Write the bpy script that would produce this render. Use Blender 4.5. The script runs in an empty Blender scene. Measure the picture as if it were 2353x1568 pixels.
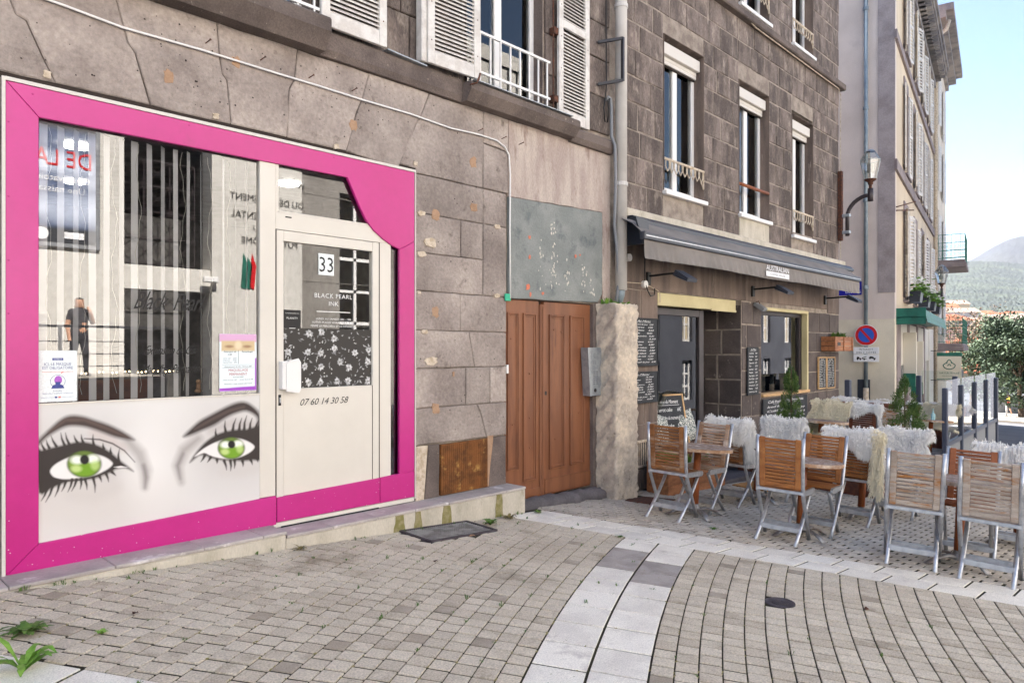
import bpy, math, random
import numpy as np
from mathutils import Matrix, Vector
R = math.radians
random.seed(7); rng = np.random.default_rng(7)
sc = bpy.context.scene
col = sc.collection

# ------------------------------------------------------------------ camera, sky, sun, exposure
# world frame: X runs along the shop facades, Y points into the buildings, facade plane is Y=0
TH = math.atan(1569.0/1627.0)
cam_d = bpy.data.cameras.new('camera'); cam = bpy.data.objects.new('camera', cam_d); col.objects.link(cam)
cam.location = (0, -4.82, 1.5)
cam.rotation_euler = (R(90), 0, -(math.pi/2-TH))
cam_d.sensor_width = 36.0; cam_d.lens = 36.0*1627.0/2352.0
cam_d.shift_y = -(784.0-801.0)/2352.0
cam_d.clip_start = 0.05; cam_d.clip_end = 12000
sc.camera = cam
SUN_AZ = (-0.10, 0.995)      # horizontal direction towards the sun, behind the shop buildings
SUN_EL = R(46)
world = bpy.data.worlds.new('World'); sc.world = world; world.use_nodes = True
wt = world.node_tree; wt.nodes.clear()
wo = wt.nodes.new('ShaderNodeOutputWorld'); wb = wt.nodes.new('ShaderNodeBackground'); ws = wt.nodes.new('ShaderNodeTexSky')
ws.sky_type = 'NISHITA'; ws.sun_disc = False; ws.sun_elevation = SUN_EL
ws.sun_rotation = math.atan2(SUN_AZ[0], SUN_AZ[1])
ws.air_density = 1.0; ws.dust_density = 1.0; ws.ozone_density = 1.0; ws.altitude = 350
wb.inputs['Strength'].default_value = 0.05
wt.links.new(ws.outputs[0], wb.inputs['Color']); wt.links.new(wb.outputs[0], wo.inputs['Surface'])
sun_d = bpy.data.lights.new('sun', 'SUN'); sun_d.energy = 5.0; sun_d.angle = R(0.53); sun_d.color = (1.0, 0.95, 0.885)
sun = bpy.data.objects.new('sun', sun_d); col.objects.link(sun)
sdir = Vector((SUN_AZ[0]*math.cos(SUN_EL), SUN_AZ[1]*math.cos(SUN_EL), math.sin(SUN_EL)))
sun.rotation_euler = sdir.to_track_quat('Z', 'Y').to_euler(); sun.location = (20, 40, 60)
sc.view_settings.view_transform = 'Standard'; sc.view_settings.look = 'None'
sc.view_settings.gamma = 1.0; sc.view_settings.use_curve_mapping = False
sc.view_settings.exposure = 2.78
sc.render.engine = 'CYCLES'
sc.cycles.use_denoising = True
sc.cycles.max_bounces = 7; sc.cycles.diffuse_bounces = 4; sc.cycles.glossy_bounces = 4
sc.cycles.transmission_bounces = 5; sc.cycles.transparent_max_bounces = 16
sc.cycles.volume_bounces = 0
sc.cycles.caustics_reflective = False; sc.cycles.caustics_refractive = False
sc.cycles.sample_clamp_indirect = 6.0

# ------------------------------------------------------------------ survey helpers (photo measurements -> metres on real planes)
_f = 1627.0; _c, _s = math.cos(TH), math.sin(TH)
def ray(x, y):
    u = (x-1176.0)/_f
    return (_c+u*_s, _s-u*_c, -(y-801.0)/_f)
def W(x, y, Y=0.0):
    r = ray(x, y); t = (Y+4.82)/r[1]; return (r[0]*t, 1.5+r[2]*t)      # -> X, Z on the plane Y
def gz(X, Y): return 0.262-0.063*X+0.03*Y
def gnd(x, y):
    r = ray(x, y); t = (0.262-0.03*4.82-1.5)/(r[2]+0.063*r[0]-0.03*r[1]); return (r[0]*t, -4.82+r[1]*t)
def proj(X, Y, Z):
    dx, dy, dz = X, Y+4.82, Z-1.5
    zc = dx*_c+dy*_s; u = dx*_s-dy*_c
    return (1176+_f*u/zc, 801-_f*dz/zc, zc)
def S(r, g, b, k=1.0):
    f = lambda v: ((v/255.0)/12.92 if v <= 10 else ((v/255.0+.055)/1.055)**2.4)*k
    return (f(r), f(g), f(b))

# ------------------------------------------------------------------ materials
class NT:
    def __init__(s, name):
        s.m = bpy.data.materials.new(name); s.m.use_nodes = True; s.t = s.m.node_tree; s.t.nodes.clear()
        s.out = s.t.nodes.new('ShaderNodeOutputMaterial')
    def n(s, ty, **kw):
        nd = s.t.nodes.new(ty)
        for k, v in kw.items():
            if k in nd.inputs: s.inp(nd, k, v)
            else: setattr(nd, k, v)
        return nd
    def inp(s, nd, k, v):
        i = nd.inputs[k]
        if hasattr(v, 'is_output') or isinstance(v, bpy.types.NodeSocket): s.t.links.new(v, i)
        else:
            if isinstance(v, tuple) and len(v) == 3 and i.type == 'RGBA': v = v+(1.0,)
            i.default_value = v
    def math(s, op, a, b=None, c=None):
        nd = s.t.nodes.new('ShaderNodeMath'); nd.operation = op
        for k, v in enumerate((a, b, c)):
            if v is not None: s.inp(nd, k, v)
        return nd.outputs[0]
    def inp_i(s, nd, i, v): s.inp(nd, i, v)
    def mr(s, v, a, b, c, d):
        nd = s.t.nodes.new('ShaderNodeMapRange'); nd.clamp = True
        for k, q in zip((0, 1, 2, 3, 4), (v, a, b, c, d)): s.inp(nd, k, q)
        return nd.outputs[0]
    def mix(s, f, a, b, mode='MIX'):
        nd = s.t.nodes.new('ShaderNodeMix'); nd.data_type = 'RGBA'; nd.blend_type = mode
        for k, q in ((0, f), (6, a), (7, b)): s.inp(nd, k, q)
        return nd.outputs[2]
    def vec(s, rnd=False, scale=None):
        tc = s.n('ShaderNodeTexCoord').outputs['Object']
        if rnd:
            oi = s.n('ShaderNodeObjectInfo')
            cm = s.n('ShaderNodeCombineXYZ'); r = s.math('MULTIPLY', oi.outputs['Random'], 37.0)
            for k in range(3): s.inp(cm, k, r)
            va = s.n('ShaderNodeVectorMath', operation='ADD'); s.inp(va, 0, tc); s.inp(va, 1, cm.outputs[0]); tc = va.outputs[0]
        if scale:
            vm = s.n('ShaderNodeVectorMath', operation='MULTIPLY'); s.inp(vm, 0, tc); s.inp(vm, 1, scale); tc = vm.outputs[0]
        return tc
    def noise(s, v, sc_, det=5, rough=.55):
        return s.n('ShaderNodeTexNoise', Vector=v, Scale=sc_, Detail=det, Roughness=rough).outputs[0]
MATS = {}
def M(name, c, c2=None, ms=2.5, mlo=.42, mhi=.62, rough=.8, fs=90.0, fa=.12, bump=.3, bs=None, bd=.01, metal=0.0, spec=.4, rnd=0.0, stretch=None, c3=None, s3=12.0, t3=.62, w3=.06, emit=None, trans=0.0):
    nt = NT(name); b = nt.n('ShaderNodeBsdfPrincipled')
    v = nt.vec(rnd > 0, stretch)
    base = c
    if c2: base = nt.mix(nt.mr(nt.noise(v, ms), mlo, mhi, 0, 1), c, c2)
    if c3:
        base = nt.mix(nt.mr(nt.noise(v, s3, 6, .65), t3, t3+w3, 0, 1), base, c3)
    n2 = nt.noise(v, fs, 4, .6)
    fac = nt.mr(n2, .3, .7, 1-fa, 1+fa)
    if rnd > 0:
        oi = nt.n('ShaderNodeObjectInfo')
        fac = nt.math('MULTIPLY', fac, nt.mr(oi.outputs['Random'], 0, 1, 1-rnd, 1+rnd))
    cb = nt.n('ShaderNodeCombineColor')
    for k in range(3): nt.inp(cb, k, fac)
    base = nt.mix(1.0, base, cb.outputs[0], 'MULTIPLY')
    nt.inp(b, 'Base Color', base); nt.inp(b, 'Roughness', rough); nt.inp(b, 'Metallic', metal); nt.inp(b, 'Specular IOR Level', spec)
    if bump:
        h = nt.noise(v, bs or fs, 6, .65)
        bp = nt.n('ShaderNodeBump', Strength=bump, Distance=bd, Height=h); nt.inp(b, 'Normal', bp.outputs[0])
    if emit: nt.inp(b, 'Emission Color', emit[0]); nt.inp(b, 'Emission Strength', emit[1])
    nt.t.links.new(b.outputs[0], nt.out.inputs[0]); MATS[name] = nt.m; return nt.m
def glass_mat(name, ior=1.7, tint=(1, 1, 1), base=0.0):
    nt = NT(name); fr = nt.n('ShaderNodeFresnel', IOR=ior)
    g = nt.n('ShaderNodeBsdfGlossy', Color=(1, 1, 1), Roughness=0.0); tr = nt.n('ShaderNodeBsdfTransparent', Color=tint)
    mx = nt.n('ShaderNodeMixShader'); f = nt.math('ADD', fr.outputs[0], base)
    nt.inp(mx, 0, f); nt.t.links.new(tr.outputs[0], mx.inputs[1]); nt.t.links.new(g.outputs[0], mx.inputs[2])
    nt.t.links.new(mx.outputs[0], nt.out.inputs[0]); MATS[name] = nt.m; return nt.m
def vcol_mat(name, rough=.5, spec=.3, alpha=False):
    nt = NT(name); b = nt.n('ShaderNodeBsdfPrincipled'); a = nt.n('ShaderNodeAttribute', attribute_name='Col')
    nt.inp(b, 'Base Color', a.outputs['Color']); nt.inp(b, 'Roughness', rough); nt.inp(b, 'Specular IOR Level', spec)
    if alpha: nt.inp(b, 'Alpha', a.outputs['Alpha'])
    nt.t.links.new(b.outputs[0], nt.out.inputs[0]); MATS[name] = nt.m; return nt.m
M('stone', S(134,123,117), S(172,160,152), ms=1.9, mlo=.36, mhi=.66, rough=.92, fs=38, fa=.17, bump=.9, bd=.02, bs=24, rnd=.12, c3=S(98,88,82), s3=7, t3=.60, w3=.16)
M('stone_dark', S(112,100,94), S(90,80,76), ms=3, rough=.9, fs=80, fa=.2, bump=.6, bd=.012, rnd=.1, c3=S(150,138,126), s3=26, t3=.64)
M('basalt', S(92,82,77), S(128,115,108), ms=2.6, rough=.92, fs=44, fa=.3, bump=.9, bd=.02, bs=30, rnd=.2, c3=S(162,149,138), s3=5, t3=.53, w3=.22, stretch=(1.6, 1.6, .7))
M('basalt_low', S(100,90,86), S(84,75,73), ms=3, rough=.9, fs=60, fa=.2, bump=.6, bd=.015, bs=40, rnd=.15, c3=S(158,146,136), s3=8, t3=.63, w3=.1)
M('mortar', S(162,150,138), S(132,120,111), ms=6, rough=.95, fs=90, fa=.15, bump=.8, bd=.015)
M('lintel', S(128,112,102), S(96,84,78), ms=1.6, rough=.9, fs=60, fa=.15, bump=.4, stretch=(3.0, 3.0, .45), c3=S(172,156,142), s3=3.2, t3=.62, w3=.12)
M('joint_dark', S(52,44,40), rough=.95, bump=.3)
M('plaster_pink', S(170,154,146), S(190,177,167), ms=2.2, stretch=(3, 3, .7), rough=.92, fs=40, fa=.16, bump=.7, bd=.016, c3=S(124,98,90), s3=2.4, t3=.55, w3=.16)
M('plaster_grey', S(124,128,126), S(138,141,138), ms=3.0, rough=.9, fs=50, fa=.1, bump=.45, bd=.01, c3=S(94,100,104), s3=3.6, t3=.55, w3=.14)
M('paint_fleck', S(205,200,190), rough=.9, bump=.2)
M('red_fleck', S(205,120,95), rough=.9, bump=.2)
M('tan_patch', S(170,138,112), S(152,122,98), ms=9, rough=.95, fs=90, bump=.3)
M('cream_patch', S(204,190,172), S(176,158,136), ms=20, rough=.95, bump=.4)
M('rust', S(122,76,36), S(88,54,26), ms=7, rough=.85, fs=120, fa=.2, c3=S(190,150,84), s3=6, t3=.57, w3=.15, bump=.3)
M('pink', (0.47, 0.008, 0.18), (0.52, 0.017, 0.22), ms=.7, mlo=.35, mhi=.7, rough=.30, fs=14, fa=.035, bump=.05, bs=9, bd=.004, spec=.6, c3=(0.42, 0.016, 0.17), s3=3.0, t3=.64, w3=.1)
M('pink_dark', (0.40, 0.01, 0.16), rough=.5, bump=0)
M('alu_cream', S(214,208,198), S(208,202,192), ms=1.5, rough=.42, fs=200, fa=.02, bump=.03, spec=.4)
M('trim_white', S(206,201,194), rough=.6, fs=120, fa=.05, bump=.1)
M('white_pvc', S(226,224,222), rough=.4, fs=200, fa=.03, bump=.04)
M('shutter_paint', S(212,208,203), S(196,190,184), ms=9, rough=.7, fs=60, fa=.06, bump=.35, bd=.006, stretch=(1, 1, 1), rnd=.05, c3=S(150,140,130), s3=22, t3=.70)
M('black', (.012, .012, .013), rough=.5, bump=0)
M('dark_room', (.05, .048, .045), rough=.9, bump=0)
M('wallpaper', S(96,94,96), S(74,72,74), ms=9, rough=.8, bump=0)
M('blind', S(222,222,228), rough=.7, fs=200, fa=.02, bump=0)
M('wire', S(200,198,190), rough=.5, bump=0)
M('metal_dark', S(40,40,46), rough=.45, spec=.5, fs=150, fa=.08, bump=.05)
M('navy', S(50,54,64), rough=.4, spec=.5, bump=.02)
M('iron_rust', S(70,48,40), S(100,60,42), ms=30, rough=.85, bump=.3)
M('galv', S(170,176,180), S(150,156,162), ms=12, rough=.45, metal=.6, bump=.05)
M('pipe_grey', S(196,192,188), S(182,178,174), ms=3, rough=.5, fs=150, fa=.03, bump=.05)
M('pipe_tin', S(138,150,158), S(120,132,140), ms=4, rough=.5, metal=.3, bump=.08)
M('alu', S(196,198,202), S(176,178,184), ms=20, rough=.36, metal=.75, fs=180, fa=.05, bump=.06, spec=.5)
M('alu_cast', S(160,158,158), S(120,110,104), ms=9, rough=.5, metal=.6, bump=.15)
def wood(name, a, b, g, t3, grey_w=.18):
    M(name, a, b, ms=5, rough=.62, fs=55, fa=.16, bump=.35, bd=.004, bs=70, rnd=.12, stretch=(1.0, 4.0, 4.0), c3=g, s3=3.4, t3=t3, w3=grey_w)
wood('wood_new', S(158,104,58), S(136,84,44), S(184,146,108), .64)
wood('wood_mid', S(140,92,52), S(116,74,42), S(172,150,130), .50)
wood('wood_pale', S(158,124,96), S(136,102,76), S(188,172,158), .46)
wood('wood_grey', S(156,141,128), S(178,166,155), S(156,104,54), .53, .12)
wood('wood_red', S(148,88,54), S(126,72,44), S(190,140,100), .7)
wood('wood_dark', S(110,64,44), S(88,52,38), S(130,96,78), .62)
wood('crate_wood', S(170,112,72), S(140,88,56), S(196,150,110), .62)
wood('pale_wood', S(208,170,124), S(190,150,104), S(220,196,160), .6)
wood('table_wood', S(150,128,114), S(124,104,92), S(196,186,180), .5)
M('pole_wood', S(150,84,44), S(122,64,34), ms=5, stretch=(8, 8, .8), rough=.5, fs=60, fa=.15, bump=.1)
M('door_brown', S(132,84,56), S(116,72,48), ms=2.4, stretch=(4, 4, .5), rough=.5, fs=120, fa=.06, bump=.12, c3=S(98,60,42), s3=3.2, t3=.58, w3=.14)
M('rough_stone', S(206,192,174), S(172,160,148), ms=5, rough=.95, fs=24, fa=.16, bump=.8, bd=.03, bs=16, c3=S(120,110,102), s3=13, t3=.62, w3=.1)
M('kerb_stone', S(108,102,104), S(88,84,86), ms=4, rough=.85, fs=50, fa=.15, bump=.5)
M('concrete', S(196,188,174), S(176,168,152), ms=3, rough=.92, fs=60, fa=.1, bump=.4, stretch=(1.5, 1.5, .6), c3=S(148,140,120), s3=5, t3=.60, w3=.12)
M('moss_stain', S(128,122,74), S(148,138,104), ms=20, rough=.95, bump=.4)
M('step_tile', S(182,174,169), S(164,156,152), ms=4, rough=.8, fs=60, fa=.08, bump=.2, rnd=.06, c3=S(214,208,206), s3=3, t3=.60)
M('paver', S(206,195,177), S(188,176,158), ms=1.6, rough=.92, fs=120, fa=.32, bump=.7, bs=110, bd=.008, rnd=.035, c3=S(150,137,118), s3=2.4, t3=.55, w3=.18)
M('paver_stained', S(158,146,130), S(176,165,150), ms=6, rough=.92, fs=170, fa=.26, bump=.6, bs=140, bd=.006, rnd=.1)
M('paver_small', S(200,191,178), S(178,168,156), ms=2.2, rough=.92, fs=140, fa=.22, bump=.6, bs=140, bd=.005, rnd=.13)
M('slab_white', S(234,228,216), S(220,213,202), ms=4, rough=.88, fs=150, fa=.22, bump=.4, bs=130, bd=.006, rnd=.04, c3=S(178,168,160), s3=3.2, t3=.60, w3=.14)
M('slab_grey', S(172,164,158), S(154,146,140), ms=6, rough=.9, fs=200, fa=.2, bump=.4, rnd=.05)
M('soil', S(44,37,28), S(58,56,32), ms=7, rough=.98, fs=120, fa=.3, bump=.8, bd=.01)
M('asphalt', S(92,92,97), S(80,80,86), ms=1, rough=.9, fs=60, fa=.1, bump=.2)
M('road_paint', S(235,235,235), rough=.8, bump=.1)
M('kerb_far', S(168,160,148), rough=.9, bump=.1)
M('iron_cover', S(86,80,86), S(66,60,64), ms=12, rough=.6, metal=.4, fs=100, fa=.2, bump=.4)
M('mesh_metal', S(168,168,170), S(130,128,128), ms=9, rough=.5, metal=.5, bump=.2)
M('fabric_grey', S(134,128,124), S(122,117,113), ms=2, rough=.85, fs=160, fa=.06, bump=.15, spec=.2)
M('gable_pink', S(208,194,186), S(196,182,174), ms=.7, rough=.92, fs=40, fa=.05, bump=.3, c3=S(182,168,162), s3=.9, t3=.6, w3=.2)
M('gable_cream', S(220,210,190), S(206,196,176), ms=1.2, rough=.92, fs=40, fa=.05, bump=.3)
M('quoin', S(158,148,148), S(140,130,130), ms=2, rough=.92, fs=30, fa=.12, bump=.6)
M('facade_cream', S(204,188,164), S(190,174,152), ms=.8, rough=.92, fs=40, fa=.04, bump=.2, stretch=(1, 1, .4))
M('facade_cream2', S(216,202,184), S(200,188,172), ms=.8, rough=.92, fs=40, fa=.04, bump=.2)
M('cornice', S(148,142,138), S(110,108,112), ms=1.5, rough=.9, fs=20, fa=.12, bump=.4)
M('stone_trim', S(142,130,128), S(124,112,112), ms=2, rough=.9, fs=30, fa=.1, bump=.3)
M('green_paint', S(30,104,88), S(24,88,74), ms=3, rough=.45, bump=.02)
M('green_rail', S(60,120,100), rough=.5, bump=0)
M('shop_panel', S(206,200,188), rough=.6, bump=.05)
M('leaf_green', S(74,104,46), S(98,124,58), ms=14, rough=.6, fs=90, fa=.2, bump=0, spec=.25)
M('leaf_bright', S(96,140,48), S(126,164,64), ms=14, rough=.55, fs=90, fa=.2, bump=0)
M('conifer', S(64,92,44), S(98,118,58), ms=9, rough=.7, fs=60, fa=.3, bump=0)
M('conifer_dry', S(120,108,66), rough=.8, bump=0)
M('bark', S(96,80,66), S(74,60,50), ms=12, rough=.9, bump=.6)
M('tree_leaf', S(46,62,44), S(62,78,52), ms=1.2, rough=.7, fs=8, fa=.3, bump=0)
M('tree_leaf_dry', S(122,98,78), S(100,92,66), ms=1.2, rough=.7, fs=8, fa=.3, bump=0)
M('flower_white', S(240,238,236), rough=.7, bump=0)
def fur_mat(name, c):
    nt = NT(name); d = nt.n('ShaderNodeBsdfDiffuse', Color=c); t = nt.n('ShaderNodeBsdfTranslucent', Color=c); mx = nt.n('ShaderNodeMixShader'); mx.inputs[0].default_value = .4
    nt.t.links.new(d.outputs[0], mx.inputs[1]); nt.t.links.new(t.outputs[0], mx.inputs[2]); nt.t.links.new(mx.outputs[0], nt.out.inputs[0]); MATS[name] = nt.m
fur_mat('fur_white', S(248,246,243)); fur_mat('fur_cream', S(244,236,214))
M('fur_hide', S(214,204,180), rough=.9, bump=.2)
M('slate', S(44,46,50), S(58,60,64), ms=5, rough=.75, fs=60, fa=.1, bump=.05)
M('chalk', S(232,232,230), rough=.9, bump=0)
M('paper', S(226,232,232), rough=.7, bump=0)
M('ink', S(34,32,32), rough=.6, bump=0)
M('ink_blue', S(62,72,140), rough=.6, bump=0)
M('ink_red', S(168,46,60), rough=.6, bump=0)
M('ink_salmon', S(214,120,110), rough=.6, bump=0)
M('ink_purple', S(170,96,190), rough=.6, bump=0)
M('sign_red', S(196,26,34), rough=.4, bump=0)
M('sign_blue', S(38,86,190), rough=.4, bump=0)
M('sign_navy', S(22,26,150), rough=.35, bump=0)
M('sign_white', S(232,232,234), rough=.4, bump=0)
M('yellow_beam', S(202,190,148), S(188,175,134), ms=2, rough=.7, fs=80, fa=.04, bump=.05)
M('frame_dark', S(58,50,52), S(48,42,44), ms=3, rough=.45, bump=.03)
M('led', (1, 1, 1), rough=.5, bump=0, emit=((1, .96, .88), 6.0))
M('warm_lamp', S(250,210,140), rough=.6, bump=0, emit=((1.0, .72, .36), 2.2))
M('fairy_warm', (1, .8, .4), rough=.5, bump=0, emit=((1, .72, .34), 5.0))
M('opp_wall', S(202,198,191), S(192,188,181), ms=.6, rough=.9, fs=30, fa=.05, bump=.1)
M('opp_dark', S(78,75,72), S(64,62,60), ms=2, rough=.9, bump=0)
M('row_white', S(226,221,212), S(216,211,202), ms=.5, rough=.9, bump=0)
M('opp_grey', S(140,135,129), S(124,119,113), ms=.8, rough=.9, bump=0)
M('panel_slate', S(84,86,94), S(74,76,84), ms=.8, rough=.8, bump=0)
M('letter', S(60,56,50), rough=.5, bump=0)
M('roof_tile', S(150,84,56), S(130,70,46), ms=.8, rough=.9, fs=3, fa=.2, bump=.5, bs=6, bd=.05)
M('roof_pale', S(138,120,108), S(124,106,96), ms=.5, rough=.9, bump=0)
M('house_white', S(190,186,180), S(176,172,166), ms=.2, rough=.9, bump=0)
M('house_cream', S(190,174,146), rough=.9, bump=0)
M('window_dark', S(70,74,84), rough=.3, bump=0)
M('forest', S(42,50,47), S(54,62,52), ms=.02, rough=.95, fs=.09, fa=.16, bump=0)
M('hill_far', S(44,49,54), S(52,56,56), ms=.006, rough=.95, fs=.03, fa=.1, bump=0)
M('skin', S(196,150,124), rough=.55, bump=0)
M('hair', S(44,34,28), rough=.6, bump=0)
M('shirt_dark', S(64,62,66), rough=.85, bump=0)
M('trousers_dark', S(50,50,58), rough=.85, bump=0)
M('shirt_red', S(214,60,40), rough=.8, bump=0)
M('shirt_yellow', S(248,200,60), rough=.8, bump=0)
M('curtain', S(206,204,206), S(186,186,192), ms=6, stretch=(9, 9, .4), rough=.8, bump=0)
M('cushion', S(224,222,212), S(70,86,84), ms=60, mlo=.48, mhi=.52, rough=.9, bump=0)
M('doormat_coir', S(190,140,84), rough=.95, fs=150, fa=.3, bump=.5)
M('gel', S(170,214,220), rough=.2, bump=0)
M('teal_plastic', S(40,168,130), rough=.5, bump=0)
M('deck_wood', S(168,164,160), S(148,144,140), ms=4, rough=.85, stretch=(.6, 6, 6), rnd=.1, bump=.3)
M('post_navy', S(70,76,92), rough=.4, bump=.02)
M('panel_grey', S(128,130,134), rough=.6, bump=.03)
glass_mat('shop_glass', 1.9, (.97, .98, .975), .05)
glass_mat('window_glass', 1.55, (.92, .94, .95), .02)
glass_mat('screen_glass', 1.45, (.93, .96, .95))
glass_mat('lamp_glass', 1.5, (.93, .96, .94), .12)
vcol_mat('print', .45, .35); vcol_mat('print_alpha', .5, .3, True); vcol_mat('print_matt', .75, .15)

# ------------------------------------------------------------------ mesh builder and object helpers
class MB:
    def __init__(s): s.v = []; s.f = []; s.mi = []; s.x = None; s.m = 0
    def add(s, vs, fs, m=None):
        o = len(s.v)
        if s.x is not None: vs = [tuple(s.x @ Vector(v)) for v in vs]
        s.v += [tuple(v) for v in vs]; s.f += [tuple(i+o for i in f) for f in fs]; s.mi += [s.m if m is None else m]*len(fs); return s
    def box(s, x0, x1, y0, y1, z0, z1, m=None):
        v = [(x, y, z) for z in (z0, z1) for y in (y0, y1) for x in (x0, x1)]
        return s.add(v, [(0, 2, 3, 1), (4, 5, 7, 6), (0, 1, 5, 4), (2, 6, 7, 3), (0, 4, 6, 2), (1, 3, 7, 5)], m)
    def cbox(s, x0, x1, y0, y1, z0, z1, c=.004, m=None):
        X, Y, Z = (x0, x1), (y0, y1), (z0, z1); v = []; idx = {}
        sx = lambda i: c if i == 0 else -c
        for i in (0, 1):
            for j in (0, 1):
                for k in (0, 1):
                    for a in range(3):
                        p = [X[i]+sx(i), Y[j]+sx(j), Z[k]+sx(k)]; p[a] = (X, Y, Z)[a][(i, j, k)[a]]
                        idx[i, j, k, a] = len(v); v.append(tuple(p))
        f = []
        for a in range(3):
            for e in (0, 1):
                q = []
                for (b, d) in ((0, 0), (1, 0), (1, 1), (0, 1)):
                    t = [0, 0, 0]; t[a] = e; t[(a+1) % 3] = b; t[(a+2) % 3] = d; q.append(idx[t[0], t[1], t[2], a])
                f.append(tuple(q if e else q[::-1]))
        for a in range(3):
            b, d = (a+1) % 3, (a+2) % 3
            for e in (0, 1):
                for g in (0, 1):
                    t0 = [0, 0, 0]; t1 = [0, 0, 0]
                    t0[b] = t1[b] = e; t0[d] = t1[d] = g; t1[a] = 1
                    q = (idx[tuple(t0)+(b,)], idx[tuple(t1)+(b,)], idx[tuple(t1)+(d,)], idx[tuple(t0)+(d,)])
                    f.append(q if (e+g) % 2 else q[::-1])
        for i in (0, 1):
            for j in (0, 1):
                for k in (0, 1):
                    q = (idx[i, j, k, 0], idx[i, j, k, 1], idx[i, j, k, 2]); f.append(q if (i+j+k) % 2 else q[::-1])
        return s.add(v, f, m)
    def prism(s, poly, y0, y1, m=None):       # polygon in XZ extruded along Y (y0 is the front)
        n = len(poly); v = [(x, y0, z) for x, z in poly]+[(x, y1, z) for x, z in poly]
        f = [tuple(range(n)), tuple(range(2*n-1, n-1, -1))]+[(i, n+i, n+(i+1) % n, (i+1) % n) for i in range(n)]
        return s.add(v, f, m)
    def prismz(s, poly, z0, z1, m=None):
        n = len(poly); zz = z0 if callable(z0) else (lambda x, y: z0); z2 = z1 if callable(z1) else (lambda x, y: z1)
        v = [(x, y, zz(x, y)) for x, y in poly]+[(x, y, z2(x, y)) for x, y in poly]
        f = [tuple(range(n-1, -1, -1)), tuple(range(n, 2*n))]+[(i, (i+1) % n, n+(i+1) % n, n+i) for i in range(n)]
        return s.add(v, f, m)
    def tube(s, pts, r, n=8, m=None, cap=True, flat=None):
        P = [Vector(p) for p in pts]; rs = r if isinstance(r, (list, tuple)) else [r]*len(P); v = []; f = []
        ref = None
        for i, p in enumerate(P):
            t = (P[min(i+1, len(P)-1)]-P[max(i-1, 0)]).normalized()
            if ref is None: ref = Vector((0, 0, 1)) if abs(t.z) < .9 else Vector((1, 0, 0))
            if flat is not None: ref = Vector(flat)
            a = t.cross(ref); a = a.normalized() if a.length > 1e-6 else Vector((1, 0, 0)); b = a.cross(t).normalized()
            if flat is None: ref = b
            ra, rb = rs[i] if isinstance(rs[i], tuple) else (rs[i], rs[i])
            for k in range(n):
                an = 2*math.pi*(k+.5)/n; v.append(p+a*ra*math.cos(an)+b*rb*math.sin(an))
        for i in range(len(P)-1):
            for k in range(n): f.append((i*n+k, i*n+(k+1) % n, (i+1)*n+(k+1) % n, (i+1)*n+k))
        if cap: f.append(tuple(range(n-1, -1, -1))); f.append(tuple(range((len(P)-1)*n, len(P)*n)))
        return s.add([tuple(q) for q in v], f, m)
    def bar(s, a, b, w, h, up=(0, 0, 1), m=None):
        a, b = Vector(a), Vector(b); t = (b-a).normalized(); x = t.cross(Vector(up)); x = x.normalized() if x.length > 1e-6 else Vector((1, 0, 0)); y = x.cross(t)
        v = [tuple(p+x*i*w/2+y*j*h/2) for p in (a, b) for i, j in ((-1, -1), (1, -1), (1, 1), (-1, 1))]
        return s.add(v, [(3, 2, 1, 0), (4, 5, 6, 7), (0, 1, 5, 4), (1, 2, 6, 5), (2, 3, 7, 6), (3, 0, 4, 7)], m)
    def lathe(s, prof, n=16, c=(0, 0, 0), m=None):
        v = []; f = []
        for r, z in prof:
            for k in range(n):
                a = 2*math.pi*k/n; v.append((c[0]+r*math.cos(a), c[1]+r*math.sin(a), c[2]+z))
        for i in range(len(prof)-1):
            for k in range(n): f.append((i*n+k, i*n+(k+1) % n, (i+1)*n+(k+1) % n, (i+1)*n+k))
        f.append(tuple(range(n-1, -1, -1))); f.append(tuple(range((len(prof)-1)*n, len(prof)*n)))
        return s.add(v, f, m)
    def quad(s, a, b, c, d, m=None): return s.add([a, b, c, d], [(0, 1, 2, 3)], m)
    def blob(s, c, r, n=8, m=None):
        v = []; f = []
        rx, ry, rz = r if isinstance(r, tuple) else (r, r, r)
        for i in range(n//2+1):
            p = math.pi*i/(n//2)
            for k in range(n):
                a = 2*math.pi*k/n; v.append((c[0]+rx*math.sin(p)*math.cos(a), c[1]+ry*math.sin(p)*math.sin(a), c[2]-rz*math.cos(p)))
        for i in range(n//2):
            for k in range(n): f.append((i*n+k, i*n+(k+1) % n, (i+1)*n+(k+1) % n, (i+1)*n+k))
        return s.add(v, f, m)
    def mesh(s, name, mats, smooth=False):
        me = bpy.data.meshes.new(name); me.from_pydata(s.v, [], s.f)
        for q in (mats if isinstance(mats, (list, tuple)) else [mats]): me.materials.append(MATS[q])
        if any(s.mi): me.polygons.foreach_set('material_index', s.mi)
        if smooth: me.polygons.foreach_set('use_smooth', [True]*len(me.polygons))
        me.validate(); me.update(); return me
def link(name, me, parent=None):
    o = bpy.data.objects.new(name, me); col.objects.link(o)
    if parent is not None:
        o.parent = parent
        if parent.get('_w') and parent.parent is None: o.location = -Vector(parent.location)
    return o
def part(name, mb, mats, parent, smooth=False, label=None):
    o = link(name, mb.mesh(name, mats, smooth) if isinstance(mb, MB) else mb, parent)
    if label: o['label'] = label
    return o
def tag(o, label, cat, group=None):
    o['label'] = label; o['category'] = cat
    if group: o['group'] = group
    return o
def thing(name, label, cat, loc=(0, 0, 0), group=None, world=True, rz=0.0):
    o = bpy.data.objects.new(name, None); col.objects.link(o); o.location = loc; o.rotation_euler = (0, 0, rz); o.empty_display_size = .1
    if world and rz == 0.0: o['_w'] = 1      # children are modelled in world coordinates
    return tag(o, label, cat, group)
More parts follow.
